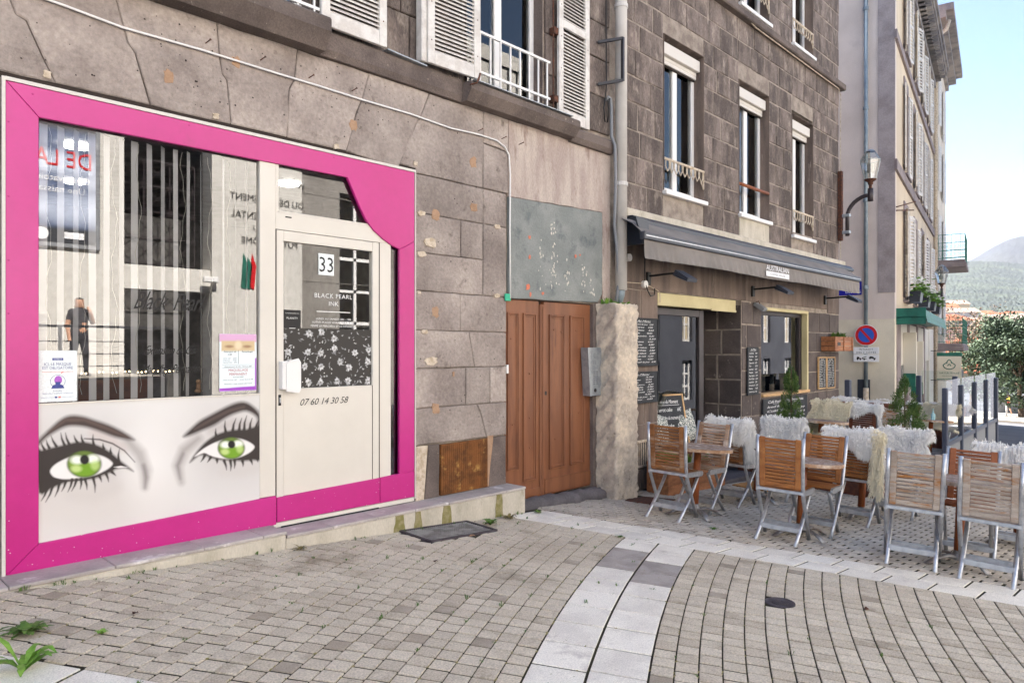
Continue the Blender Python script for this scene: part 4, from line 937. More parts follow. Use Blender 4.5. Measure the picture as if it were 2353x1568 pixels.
# ------------------------------------------------------------------ concrete step with tiles
ST = thing('shop_step', 'pale concrete step with grey tiles along the foot of the shopfront', 'step', (2.6, -.12, .1))
m = MB(); m.cbox(-1.5, 2.47, -.25, .02, -.2, .205, .012); m.cbox(2.47, 4.94, -.235, .02, -.35, .170, .008); part('step_body', m, 'concrete', ST)
m = MB(); 
for a, b, w in ((3.42, 3.50, .2), (3.62, 3.67, .15), (3.92, 3.99, .22), (4.55, 4.62, .1)): 
    zb_ = gz((a+b)/2, -.25); m.prism(rough_poly([(a, .168), (b, .165), (b+.02, zb_-.02), (a-.02, zb_-.02)], .05, .008), -.2375, -.23)
q = part('moss_streaks', m, 'moss_stain', ST); q['kind'] = 'stuff'
xs = [-1.5, -.9, -.3, .30, .86, 1.38, 1.90, 2.30, 2.478]
for a, b in zip(xs, xs[1:]): part('tile', MB().cbox(a+.002, b-.002, -.252, .015, .2045, .226, .004), 'step_tile', ST)
xs = [2.482, 2.85, 3.25, 3.62, 3.98, 4.34, 4.68, 4.945]
for a, b in zip(xs, xs[1:]): part('tile', MB().cbox(a+.002, b-.002, -.238, .015, .1695, .192, .004), 'step_tile', ST)
part('rail_gap', MB().box(2.56, 3.42, -.006, .002, .1925, .204), 'black', ST)

# ------------------------------------------------------------------ brown double door
DD = thing('double_door', 'worn brown panelled double door between the stone pier and the rough pillar', 'door', (5.6, .05, 0))
YD = .045
def leaf(x0, x1, z0, z1, panels, lab):
    m = MB(); m.cbox(x0, x1, YD, YD+.05, z0, z1, .004)
    lf = part('leaf', m, 'door_brown', DD, label=lab)
    for a, b, za, zc_ in panels:
        f = MB(); t_ = .022
        for k, (e, yy) in enumerate(((0, -.016), (.022, -.009))):
            A, B, ZA, ZB = a+e, b-e, za+e, zc_-e; w = .018
            f.cbox(A, A+w, YD+yy, YD+.002, ZA, ZB, .003); f.cbox(B-w, B, YD+yy, YD+.002, ZA, ZB, .003); f.cbox(A+w, B-w, YD+yy, YD+.002, ZA, ZA+w, .003); f.cbox(A+w, B-w, YD+yy, YD+.002, ZB-w, ZB, .003)
        part('panel_moulding', f, 'door_brown', lf)
    return lf
L1 = leaf(4.925, 5.445, -.02, 1.99, [(4.97, 5.14, .30, 1.86), (5.20, 5.40, .16, 1.86)], 'left leaf of the brown door')
L2 = leaf(5.52, 6.30, -.02, 1.99, [(5.60, 5.85, .24, 1.86), (5.94, 6.19, .24, 1.86)], 'right leaf of the brown door')
part('centre_post', MB().cbox(5.447, 5.518, YD-.02, YD+.03, -.03, 1.96, .012).cbox(5.470, 5.49, YD-.032, YD-.018, .1, 1.94, .006), 'door_brown', DD)
part('kick_board', MB().cbox(5.525, 6.29, YD-.016, YD+.001, .0, .15, .004).cbox(4.93, 5.44, YD-.016, YD+.001, -.04, .08, .004), 'door_brown', DD)
m = MB()
for X, Z in ((5.3, .5), (5.3, 1.25), (5.05, .75), (5.03, 1.6), (5.68, 1.7), (5.8, 1.68), (6.05, 1.7), (5.7, .55), (6.1, .8), (5.3, .8)): m.blob((X, YD-.003, Z), (.012, .006, .012), 8)
part('stud', m, 'door_brown', DD, True)
part('keyhole', MB().cbox(5.535, 5.565, YD-.004, YD+.001, 1.02, 1.06, .002), 'black', DD)
m = MB(); N = 18; pts = []
for k in range(N+1):
    X = 4.98+1.42*k/N; r = .055+.012*math.sin(k*1.7); pts.append((X, -.045-.03*math.sin(k*.8)*.4, gz(X, 0)-.005+.03*(k/N)))
m.tube(pts, [(.10+.014*math.sin(k*1.3), .085+.012*math.sin(k*2.1)) for k in range(N+1)], 10, flat=(0, 0, 1))
solo('door_sill_stone', m, 'kerb_stone', 'rounded dark stone sill under the brown double door', 'sill', smooth=True)
# rough pillar
m = MB(); nx_, nz_ = 14, 60; px0, px1, py = 6.35, 6.765, -.27
def rp(a, h):      # a runs 0..1 round left side then front then right side
    L = [(px0, .0), (px0, py), (px1, py), (px1, .0)]; seg = [.27, .415, .27]; d = a*sum(seg); k = 0
    while k < 2 and d > seg[k]: d -= seg[k]; k += 1
    p, q = L[k], L[k+1]; t_ = d/seg[k]; return p[0]+(q[0]-p[0])*t_, p[1]+(q[1]-p[1])*t_
ii = 44
for j in range(nz_+1):
    z = -.22+(2.01+.22)*j/nz_
    for i in range(ii+1):
        x, y = rp(i/ii, z); n1 = .016*math.sin(x*37+z*23+y*31)+.012*math.sin(z*51-x*29+y*45)+random.uniform(-.006, .006); e = min(1, (2.01-z)/.05)*1.0
        x += n1*.6*(1 if i < ii*.3 else .5); y -= abs(n1)*(1.0 if ii*.28 < i < ii*.72 else .3)
        m.v.append((x, y, z-(.02*random.random() if j == nz_ else 0)))
m.f = [(j*(ii+1)+i, j*(ii+1)+i+1, (j+1)*(ii+1)+i+1, (j+1)*(ii+1)+i) for j in range(nz_) for i in range(ii)]; m.mi = [0]*len(m.f)
m.f.append(tuple(nz_*(ii+1)+i for i in range(ii+1))); m.mi.append(0)
solo('rough_pillar', m, 'rough_stone', 'rough hacked cream stone pillar between the brown door and the cafe', 'pillar', smooth=True)
# side of the pillar recess
part('jamb_stone', MB().box(6.30, 6.36, -.0, .06, -.2, 2.0), 'stone_dark', B1)
def tuft(mb, x, y, z, n, h, spread, w=.004, m=None, rg=random):
    for i in range(n):
        a = rg.uniform(0, 6.28); l = h*rg.uniform(.5, 1.1); s_ = spread*rg.uniform(.3, 1.0); bx, by = x+rg.uniform(-1, 1)*spread*.3, y+rg.uniform(-1, 1)*spread*.3
        dx, dy = math.cos(a), math.sin(a); ww = w*rg.uniform(.7, 1.3); nx, ny = -dy*ww, dx*ww
        mx, my, mz = bx+dx*s_*.5, by+dy*s_*.5, z+l*.7; ex, ey, ez = bx+dx*s_, by+dy*s_, z+l*rg.uniform(.6, 1.0)
        mb.add([(bx-nx*.5, by-ny*.5, z), (bx+nx*.5, by+ny*.5, z), (mx+nx, my+ny, mz), (mx-nx, my-ny, mz), (ex, ey, ez)], [(0, 1, 2, 3), (3, 2, 4)], m)
m = MB()
for k in range(30): tuft(m, random.uniform(6.4, 6.74), random.uniform(-.24, -.05), 2.0, 5, .035, .03, .006)
for k in range(8): tuft(m, random.uniform(6.34, 6.42), random.uniform(-.2, -.05), 2.0, 5, .07, .03, .008)
q = struct('pillar_moss', m, 'leaf_bright', 'stuff')
# intercom
t = thing('intercom', 'grey metal intercom box with push buttons beside the brown door', 'intercom', (6.27, -.05, 1.2))
part('housing', MB().prism([(6.115, 1.515), (6.36, 1.515), (6.36, .985), (6.155, .985)], -.07, .03), 'galv', t); m = MB()
for i in range(7):
    for j in range(2): m.cbox(6.215+j*.045, 6.245+j*.045, -.074, -.069, 1.11+i*.022, 1.124+i*.022, .001)
put_text(m, '33', (6.23, -.0712, 1.33), .05, width=.05); part('buttons', m, 'panel_grey', t); m = MB()
for i in range(6):
    for j in range(5): m.blob((6.215+j*.008, -.0705, 1.40+i*.010), .002, 4)
part('speaker_grille', m, 'black', t); part('call_button', MB().blob((6.245, -.07, 1.045), (.022, .012, .022), 10), 'black', t, True)
# cables and pipes
pts = [(.2, -.016, 3.56), (.7, -.016, 3.55)]+[(W(x, y, -.016)[0], -.016, W(x, y, -.016)[1]) for x, y in ((150, 14), (280, 63), (460, 114), (634, 168), (740, 200), (831, 229), (940, 261), (1037, 295), (1100, 309), (1142, 323), (1160, 338), (1169, 356), (1172, 400), (1171, 520), (1172, 685))]
solo('white_cable', MB().tube(pts, .008, 6), 'white_pvc', 'white cable running across the stone wall and down beside the brown door', 'cable', smooth=True)
solo('green_tag', MB().cbox(4.885, 4.965, -.02, -.004, 1.965, 2.035, .004), 'teal_plastic', 'small green plastic tab at the upper corner of the brown door', 'tab')
solo('white_switch', MB().cbox(4.935, 4.965, .01, .045, 1.26, 1.345, .003), 'white_pvc', 'small white box on the left edge of the brown door', 'box')
t = thing('drainpipe', 'pale grey drainpipe between the two stone buildings', 'drainpipe', (6.69, -.1, 2.0))
part('pipe', MB().tube([(6.69, -.1, 2.17), (6.69, -.1, 12.2)], .068, 18), 'pipe_grey', t, True); part('lower_pipe', MB().tube([(6.705, -.03, 1.98), (6.70, -.08, 2.12), (6.69, -.1, 2.2)], [.05, .052, .052], 14), 'pipe_tin', t, True)
for zz in (5.38, 3.35): part('collar', MB().lathe([(.069, 0), (.078, .005), (.078, .045), (.069, .05)], 18, (6.69, -.1, zz)), 'pipe_grey', t)
pts = [(6.50, -.03, 4.30), (6.50, -.06, 4.34), (6.54, -.06, 4.33), (6.555, -.06, 4.25), (6.56, -.06, 3.9), (6.57, -.1, 3.8), (6.585, -.1, 3.4), (6.59, -.08, 2.9), (6.63, -.09, 2.6), (6.645, -.1, 2.25), (6.60, -.09, 2.02)]
solo('cable_conduit', MB().tube(pts, .018, 8), 'panel_grey', 'thin bent grey conduit left of the pale drainpipe', 'conduit', smooth=True)
m = MB(); m.bar((6.36, -.02, 4.92), (6.58, -.2, 4.98), .03, .03); m.bar((6.36, -.02, 4.45), (6.58, -.2, 4.51), .03, .03); m.bar((6.58, -.2, 4.50), (6.58, -.2, 4.99), .03, .03, (1, 0, 0)); solo('iron_bracket', m, 'metal_dark', 'square iron bracket fixed to the wall beside the right shutter', 'bracket')
m = MB(); m.tube([(6.49, -.03, 6.2), (6.49, -.04, 4.62), (6.485, -.05, 4.50), (6.46, -.05, 4.35), (6.43, -.05, 4.2), (6.45, -.05, 4.05), (6.50, -.05, 4.05), (6.52, -.05, 4.2), (6.50, -.05, 4.32)], .007, 6); solo('hanging_cable', m, 'black', 'black cable hanging in a loop beside the drainpipe', 'cable', smooth=True)
# ------------------------------------------------------------------ cafe building (dark coursed stone)
B2 = thing('cafe_building', 'dark coursed stone building with the cafe and its grey awning', 'building', (10.3, .3, -.4))
W2 = [(7.76, 8.77), (9.81, 10.83), (11.71, 12.61)]; WZ = (3.47, 5.48)
m = MB(); T = .013
def holes(x0, x1, z0, z1, hs):      # wall strip with window holes
    xs = [x0]+[q for h in hs for q in h[:2]]+[x1]
    for a, b in zip(xs[::2], xs[1::2]): m.box(a, b, T, .6, z0, z1)
    for a, b, c, d in hs:
        if c > z0: m.box(a, b, T, .6, z0, c)
        if d < z1: m.box(a, b, T, .6, d, z1)
holes(6.85, 13.86, 3.0, 6.4, [(a, b, WZ[0]-.02, WZ[1]) for a, b in W2]); holes(6.85, 13.86, 6.4, 9.6, [(a, b, 6.60, 8.5) for a, b in W2])
holes(6.85, 13.86, -1.6, 3.0, [(7.63, 9.90, -1.2, 2.21), (10.56, 12.40, .76, 2.15)]); m.box(6.85, 13.86, T, .6, 9.6, 12.5)
m.box(6.85, 13.86, 2.8, 9, -1.6, 12.5); m.box(13.5, 13.86, .6, 2.8, -1.6, 12.5); m.box(6.85, 13.5, .6, 2.8, 2.4, 3.3); m.box(6.85, 7.0, .6, 2.8, -1.6, 2.4); m.box(6.85, 13.86, .601, 2.8, 9.6, 12.5)
part('wall', m, 'mortar', B2)
def courses(x0, x1, z0, z1, h, hs, lo=.36, hi=.62, mt='basalt', gap=.011):
    z = z0; r = 0
    n = max(1, round((z1-z0)/h)); hh = (z1-z0)/n
    for i in range(n):
        za, zb = z0+i*hh, z0+(i+1)*hh
        spans = [(x0, x1)]
        for a, b, c, d in hs:
            if zb > c+.03 and za < d-.03:
                out = []
                for p, q in spans:
                    if b <= p or a >= q: out.append((p, q)); continue
                    if a > p: out.append((p, a))
                    if b < q: out.append((b, q))
                spans = out
        for p, q in spans:
            x = p; first = True
            while x < q-.02:
                w = random.uniform(lo, hi)*(.6 if first and i % 2 else 1); first = False
                if q-x-w < .2: w = q-x
                part('stone_block', stone_mb(rough_poly([(x, za), (x+w, za), (x+w, zb), (x, zb)], .2, .006), random.uniform(-.004, .006), .04, ch=.010, gap=gap*random.uniform(.35, 1.15), jit=.005), mt, B2)
                x += w
H1 = [(a, b, WZ[0]-.05, WZ[1]) for a, b in W2]+[(9.81, 10.83, 3.1, 3.5)]
courses(6.86, 13.87, 3.15, 6.36, .325, H1); courses(6.86, 13.87, 6.48, 8.75, .325, [(a, b, 6.5, 8.6) for a, b in W2])
part('apron_panel', MB().box(9.82, 10.82, .0, .04, 3.16, 3.46), 'concrete', B2)
part('string_course', MB().cbox(6.86, 13.99, -.09, .03, 6.36, 6.475, .015), 'stone_dark', B2)
part('awning_ledge', MB().cbox(6.86, 14.0, -.07, .03, 3.05, 3.148, .012), 'concrete', B2)
for a, b in ((6.86, 10.0), (10.0, 13.28)): part('lintel_stone', stone_mb(rough_poly([(a, 2.215), (b, 2.215), (b, 3.05), (a, 3.05)], .3, .003), .0, .04, gap=.003), 'lintel', B2)
part('lintel_stone', stone_mb([(13.28, 2.15), (13.87, 2.15), (13.87, 3.05), (13.28, 3.05)], .0, .04, gap=.003), 'lintel', B2)
courses(6.86, 7.62, -.5, 2.21, .5, [], .38, .5, 'lintel', .004); courses(9.905, 10.555, -.9, 2.21, .33, [], .26, .4, 'basalt_low', .012)
courses(12.405, 13.87, -1.0, 2.14, .36, [], .4, .62, 'basalt_low', .012); courses(10.56, 12.40, -.8, .75, .36, [], .4, .6, 'basalt_low', .012)
# deep side of the cafe doorway
def side_blocks(X, y0, y1, z0, z1, h):
    n = round((z1-z0)/h); hh = (z1-z0)/n
    for i in range(n):
        y = y0
        while y < y1-.02:
            w = random.uniform(.22, .42)
            if y1-y-w < .14: w = y1-y
            b = stone_mb(rough_poly([(y, z0+i*hh), (y+w, z0+i*hh), (y+w, z0+(i+1)*hh), (y, z0+(i+1)*hh)], .15, .006), 0, .04, ch=.01, gap=.010, jit=.004)
            b.v = [(X+v[1]-.008, v[0], v[2]) for v in b.v]; part('stone_block', b, 'basalt_low', B2); y += w
side_blocks(9.90, .01, 1.3, -.45, 2.16, .37)
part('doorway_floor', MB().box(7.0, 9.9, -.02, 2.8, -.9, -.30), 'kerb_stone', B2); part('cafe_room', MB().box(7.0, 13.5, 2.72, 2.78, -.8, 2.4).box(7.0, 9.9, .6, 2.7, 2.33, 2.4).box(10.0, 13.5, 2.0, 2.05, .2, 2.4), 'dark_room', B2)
part('lintel_beam', MB().cbox(7.63, 9.72, .01, .12, 2.045, 2.205, .006), 'yellow_beam', B2); part('beam_edge', MB().cbox(8.98, 9.72, .0, .012, 2.03, 2.06, .003), 'yellow_beam', B2)
gd = part('glass_door', MB().cbox(7.64, 7.70, .12, .19, -.3, 2.03, .004).cbox(8.86, 8.98, .12, .19, -.3, 2.03, .004).cbox(7.70, 8.86, .122, .19, 1.94, 2.03, .004).cbox(7.70, 8.86, .122, .19, -.3, -.2, .004), 'frame_dark', B2)
part('pane', MB().box(7.70, 8.86, .15, .158, -.2, 1.94), 'window_glass', gd)
wf = part('cafe_window', MB().cbox(10.56, 12.37, .1, .2, 2.04, 2.10, .004).cbox(12.27, 12.33, .1, .2, .80, 2.04, .004).cbox(10.56, 10.62, .1, .2, .80, 2.04, .004), 'frame_dark', B2)
part('pane', MB().box(10.62, 12.27, .14, .148, .80, 2.04), 'window_glass', wf)
part('yellow_trim', MB().cbox(10.56, 12.40, .0, .10, 2.10, 2.15, .004).cbox(12.34, 12.40, .0, .10, .78, 2.10, .004), 'yellow_beam', wf); part('sill_board', MB().cbox(10.56, 12.40, -.03, .6, .755, .80, .005), 'pale_wood', wf)
mb = MB()
for i in range(3): mb.cbox(6.9, 7.55, -.008+.0, .0, .31+i*.0, .32, .001)
v_ = part('vent_grille', MB().cbox(6.98, 7.50, -.012, .0, .07, .40, .003), 'cream_patch', B2)
part('vent_slots', MB().box(7.0, 7.48, -.0135, -.012, .10, .37), 'joint_dark', v_)
for i in range(13): part('vent_bar', MB().box(7.0+i*.0385, 7.012+i*.0385, -.016, -.0135, .09, .38), 'cream_patch', v_)
# upper windows
def pvc_window(a, b, z0, z1, rail, shut):
    y0, y1 = .15, .21; f = MB()
    for x0, x1 in ((a, a+.07), (b-.07, b), ((a+b)/2-.055, (a+b)/2+.055)): f.cbox(x0, x1, y0, y1, z0+.03, z1, .006)
    for x0, x1 in ((a+.07, (a+b)/2-.055), ((a+b)/2+.055, b-.07)): f.cbox(x0, x1, y0+.003, y1-.003, z0+.03, z0+.13, .006)
    wn = part('window', f, 'white_pvc', B2)
    for x0, x1 in ((a+.07, (a+b)/2-.055), ((a+b)/2+.055, b-.07)): part('pane', MB().box(x0, x1, .175, .182, z0+.13, z1-.02), 'window_glass', wn)
    part('sill', MB().cbox(a-.02, b+.03, -.05, .15, z0-.025, z0+.03, .006), 'white_pvc', wn)
    part('reveal', MB().box(a-.001, a+.006, .0, .3, z0, z1).box(b-.006, b+.001, .0, .3, z0, z1).box(a, b, .0, .3, z1-.006, z1+.001), 'lintel', wn)
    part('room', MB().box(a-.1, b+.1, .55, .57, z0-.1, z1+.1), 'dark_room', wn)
    cu_ = MB(); xa, xb = a+.08, b-.1
    for k in range(25): cu_.v += [(xa+(xb-xa)*k/24, .215+.012*(k % 2), z1-.05), (xa+(xb-xa)*k/24, .215+.012*(k % 2), z0+.12 if k < 12 or k > 21 else z1-.9-.5*math.sin(k/24*math.pi))]
    cu_.f = [(2*k, 2*k+2, 2*k+3, 2*k+1) for k in range(24)]; cu_.mi = [0]*24; part('curtain', cu_, 'curtain', wn)
    if shut:
        part('shutter_box', MB().cbox(a+.005, b-.02, .05, .15, z1-.21, z1-.06, .006), 'trim_white', wn)
        sl = MB().cbox(a+.03, b-.03, .10, .125, z1-.258, z1-.212, .003).mesh('shutter_slat', 'trim_white')
        for k in range(2): o = link('shutter_slat', sl, wn); o.location = (0, .002*k, -.046*k)
        part('shutter_slot', MB().box(a+.02, b-.02, .13, .15, z1-.32, z1-.21), 'joint_dark', wn)
    if rail == 'iron':
        r_ = MB(); r_.cbox(a-.0, b+.0, -.012, .012, z0+.42, z0+.45, .004); 
        for k in range(9):
            x = a+.08+(b-a-.16)*k/8; r_.tube([(x-.04, 0, z0+.42), (x-.045, 0, z0+.34), (x, 0, z0+.28), (x+.045, 0, z0+.34), (x+.04, 0, z0+.42)], .008, 5)
        r_.tube([(b-.02, 0, z0+.42), (b-.02, 0, z0+.2), (b-.08, 0, z0+.28)], .012, 5); part('railing', r_, 'cream_patch', wn)
    elif rail == 'wood': part('wooden_rail', MB().tube([(a, .02, z0+.48), (b, .02, z0+.48)], .024, 8), 'pole_wood', wn, True)
pvc_window(*W2[0], 3.47, 5.48, 'iron', True); pvc_window(*W2[1], 3.46, 5.46, 'wood', True); pvc_window(*W2[2], 3.37, 5.42, 'iron', True)
for a, b in W2: pvc_window(a, b, 6.56, 8.5, 'iron', False)
m = MB().tube([(10.1, -.03, 6.6), (10.1, -.05, 6.36), (10.25, -.05, 6.34), (13.7, -.05, 6.33), (13.86, -.03, 6.25), (13.872, -.02, 5.4), (13.875, -.02, 3.2)], .009, 5); solo('beige_cable', m, 'cream_patch', 'thin beige cable under the ledge of the dark stone building', 'cable')

# ------------------------------------------------------------------ awning
AW = thing('awning', 'retracted grey fabric awning with white cafe lettering over the cafe', 'awning', (10.3, -.2, 3.0))
m = MB(); x0, x1 = 6.86, 14.05; pr = [(.0, 3.046), (-.14, 3.046), (-.20, 3.00), (-.20, 2.955), (-.17, 2.95), (0, 2.99)]; n = len(pr)
m.add([(x, y, z) for x in (x0, x1) for y, z in pr], [tuple(range(n)), tuple(range(2*n-1, n-1, -1))]+[(i, n+i, n+(i+1) % n, (i+1) % n) for i in range(n)]); part('hood', m, 'navy', AW)
part('end_plate', MB().prism([(6.60, 2.97), (6.86, 2.96), (6.86, 2.72), (6.72, 2.75)], -.36, -.34), 'navy', AW); part('side_bracket', MB().box(6.86, 6.90, -.32, -.02, 2.70, 2.95), 'navy', AW)
m = MB(); NX = 90; fx0, fx1 = 6.60, 13.55
for i in range(NX+1):
    x = fx0+(fx1-fx0)*i/NX; m.v += [(x, -.15, 2.985), (x, -.31, 2.90-.008*math.sin(i*.7)), (x, -.455, 2.775)]
m.f = [(3*i+j, 3*i+3+j, 3*i+4+j, 3*i+1+j) for i in range(NX) for j in (0, 1)]; m.mi = [0]*len(m.f); part('fabric', m, 'fabric_grey', AW, True)
m = MB().cbox(fx0, fx1, -.49, -.44, 2.705, 2.785, .008); part('front_bar', m, 'navy', AW); part('bar_highlight', MB().box(fx0+.01, fx1-.01, -.4925, -.489, 2.742, 2.752), 'alu', AW); part('bar_cap', MB().cbox(fx0-.03, fx0, -.50, -.43, 2.70, 2.79, .008), 'navy', AW)
m = MB(); NX, NZ = 320, 8
for j in range(NZ+1):
    for i in range(NX+1):
        x = fx0+.01+(fx1-fx0-.02)*i/NX; t_ = j/NZ; e = max(0, 1-(x-fx0)/1.2)+max(0, 1-(fx1-x)/2.2)*.8+.16
        m.v.append((x, -.462+t_*(-.012+.014*e*math.sin(x*19+2.2*t_)+.007*math.sin(x*43-t_*3)+.006*math.sin(x*7.3)), 2.706-t_*(.205+.008*math.sin(x*2.1)+.012*max(0, (x-12.6)))))
m.f = [(j*(NX+1)+i, j*(NX+1)+i+1, (j+1)*(NX+1)+i+1, (j+1)*(NX+1)+i) for j in range(NZ) for i in range(NX)]; m.mi = [0]*len(m.f); part('valance', m, 'fabric_grey', AW, True)
a = W(1760, 620, -.485)[0]; b = W(1812, 620, -.485)[0]; mid = (a+b)/2
m = MB(); put_text(m, 'aus', (mid, -.487, 2.612), .105, width=b-a); m.box(a, b+.01, -.4865, -.4855, 2.527, 2.598); part('lettering', m, 'sign_white', AW)
m = MB(); put_text(m, 'cof', (mid, -.4875, 2.545), .05, width=(b-a)*.66); part('small_lettering', m, 'panel_grey', AW)

# ------------------------------------------------------------------ wall lamps, boards, crate
def wall_lamp(X, Z, arm, label, tilt=0.0, yaw=0.0):
    t = thing('wall_spotlight', label, 'lamp', (X, -.02, Z), 'black spotlights over the cafe')
    part('bracket', MB().cbox(X-.035, X+.035, -.035, .0, Z-.08, Z+.08, .006), 'black', t)
    part('arm', MB().tube([(X, -.03, Z+.03), (X, -arm, Z+.04)], .014, 8), 'black', t)
    h = MB(); h.x = Matrix.Translation((X, -arm-.02, Z+.035)) @ Matrix.Rotation(yaw, 4, 'Z') @ Matrix.Rotation(R(32)+tilt, 4, 'X')
    h.add([(-.09, .02, .03), (.09, .02, .03), (.11, -.19, .03), (-.11, -.19, .03), (-.075, .02, -.045), (.075, .02, -.045), (.11, -.20, -.01), (-.11, -.20, -.01)], [(3, 2, 1, 0), (4, 5, 6, 7), (0, 1, 5, 4), (1, 2, 6, 5), (2, 3, 7, 6), (3, 0, 4, 7)])
    part('head', h, 'navy', t); h2 = MB(); h2.x = h.x; h2.add([(-.06, .0, -.047), (.06, .0, -.047), (.10, -.19, -.016), (-.10, -.19, -.016)], [(0, 1, 2, 3)]); part('lens', h2, 'galv', t)
    return t
for (x, y), arm, lab in (((1487, 640), .42, 'leftmost black spotlight over the cafe menu boards'), ((1727, 669), .40, 'middle black spotlight beneath the awning lettering'), ((1893, 689), .42, 'rightmost black spotlight above the wooden crate')):
    X, Z = W(x, y); wall_lamp(X, Z, arm, lab)
X, Z = W(1735, 698); t = thing('small_wall_lamp', 'small hanging grey lamp under the middle spotlight', 'lamp', (X, -.03, Z)); part('hook', MB().tube([(X, 0, Z+.02), (X, -.05, Z+.04), (X, -.07, Z)], .008, 6), 'iron_rust', t)
h = MB(); h.x = Matrix.Translation((X, -.08, Z-.05)) @ Matrix.Rotation(R(35), 4, 'X'); h.cbox(-.07, .07, -.09, .09, -.03, .03, .008); part('head', h, 'panel_grey', t)
for x, y, lab in ((1440, 592, 'white round cap on the dark wall beside the drainpipe'), (1477, 653, 'white round wall cap left of the first spotlight')):
    X, Z = W(x, y); o = solo('junction_box', MB().tube([(X, .0, Z), (X, -.045, Z)], .045, 14), 'white_pvc', lab, 'junction box')
m = MB().tube([(7.28, -.03, 2.62), (7.28, -.03, 2.3), (7.30, -.06, 2.2), (7.36, -.06, 2.14), (7.46, -.05, 2.16), (7.50, -.03, 2.24)], .008, 5); solo('lamp_cable', m, 'black', 'thin black cable feeding the leftmost spotlight', 'cable')
solo('thin_white_cable', MB().tube([(6.9, -.015, 2.28), (7.3, -.015, 2.29), (7.60, -.015, 2.22), (7.64, -.015, 2.20), (7.645, -.015, 2.08)], .006, 5), 'cream_patch', 'thin pale cable along the cafe lintel above the menu boards', 'cable')
def board(name, x0, x1, y, z0, z1, lines, label, frame=None, fw=.012, cat='menu board', lh=None, keys=None):
    t = thing(name, label, cat, ((x0+x1)/2, y, z0), 'chalk menu boards of the cafe')
    part('slate', MB().cbox(x0, x1, y, y+.02, z0, z1, .003), 'slate', t)
    if frame:
        f = MB(); yy = (y-.008, y+.02)
        f.cbox(x0-fw, x0, *yy, z0-fw, z1+fw, .002); f.cbox(x1, x1+fw, *yy, z0-fw, z1+fw, .002); f.cbox(x0, x1, *yy, z0-fw, z0, .002); f.cbox(x0, x1, *yy, z1, z1+fw, .002); part('frame', f, frame, t)
    m = MB(); w = x1-x0; hgt = (z1-z0)/(lines+1)
    ks = keys or ['w2', 'w3', 'w4', 'w5', 'w6', 'w7', 'w8', 'w9', 'w10', 'w12', 'w13', 'w14', 'w15']
    put_text(m, ks[0] if keys else 'w11', ((x0+x1)/2, y-.0012, z1-hgt*1.05), hgt*.9, width=w*(.8 if keys else .5)); m.box(x0+w*.2, x1-w*.25, y-.0012, y, z1-hgt*1.3, z1-hgt*1.25)
    for i in range(1, lines): put_text(m, ks[(i*(1 if keys else 5)+(0 if keys else int(x0*10))) % len(ks)], (x0+w*.08, y-.0012, z1-hgt*(i+1.15)), hgt*.72, width=w*random.uniform(.72, .86), align='L')
    q = part('chalk_writing', m, 'chalk', t); q['kind'] = 'stuff'; return t
A = lambda x, y, Y=-.03: W(x, y, Y)
board('menu_board', 6.96, A(1510, 780)[0], -.03, A(1490, 838)[1], A(1490, 733)[1], 15, 'tall narrow chalkboard high on the cafe pier, above another chalkboard', 'slate')
board('menu_board', 6.85, A(1510, 880)[0], -.03, A(1490, 922)[1], A(1490, 855)[1], 11, 'lower chalkboard on the cafe pier beside the rough pillar', 'slate')
board('menu_board', A(1718, 850)[0], A(1743, 850)[0], -.03, A(1730, 907)[1], A(1730, 797)[1], 14, 'tall slate hung on the pier between cafe doorway and cafe window')
board('menu_board', A(1881, 850)[0], A(1897, 850)[0], -.03, A(1890, 890)[1], A(1890, 822)[1], 16, 'left of two wood framed chalkboards under the wall crate', 'pale_wood', .02)
board('menu_board', A(1900, 850)[0], A(1917, 850)[0], -.03, A(1908, 889)[1], A(1908, 822)[1], 16, 'right of two wood framed chalkboards under the wall crate', 'pale_wood', .02)
board('menu_board', A(1752, 940)[0], A(1853, 940)[0], -.04, .05, .72, 9, 'wide chalkboard standing under the cafe window', None, keys=['w1', 'w2', 'w3', 'w4', 'w5', 'w6', 'w7', 'w8', 'w9'])
# A-board in front of the glass door
t = thing('pavement_sign', 'leaning chalkboard listing cakes in front of the cafe glass door', 'sign', (7.95, -.2, gz(7.95, -.2)))
mm = Matrix.Translation((8.02, -.02, gz(8, -.1)+.30)) @ Matrix.Rotation(R(-14), 4, 'Z') @ Matrix.Rotation(R(-12), 4, 'X')
b = MB(); b.x = mm; b.cbox(-.27, .27, 0, .02, 0, .85, .004); part('slate', b, 'slate', t); b = MB(); b.x = mm; b.cbox(-.295, -.27, -.005, .025, 0, .87, .003); b.cbox(.27, .295, -.005, .025, 0, .87, .003); b.cbox(-.27, .27, -.005, .025, .85, .87, .003); part('frame', b, 'pale_wood', t)
b = MB(); b.x = mm
for i, k in enumerate(('q2', 'q3', 'q4', 'q5', 'q6', 'q7', 'q8')): put_text(b, k, (-.25, -.002, .75-i*.105), .07, width=.48 if i else .44, align='L')
b.box(-.22, .2, -.002, 0, .725, .73); part('chalk_writing', b, 'chalk', t)
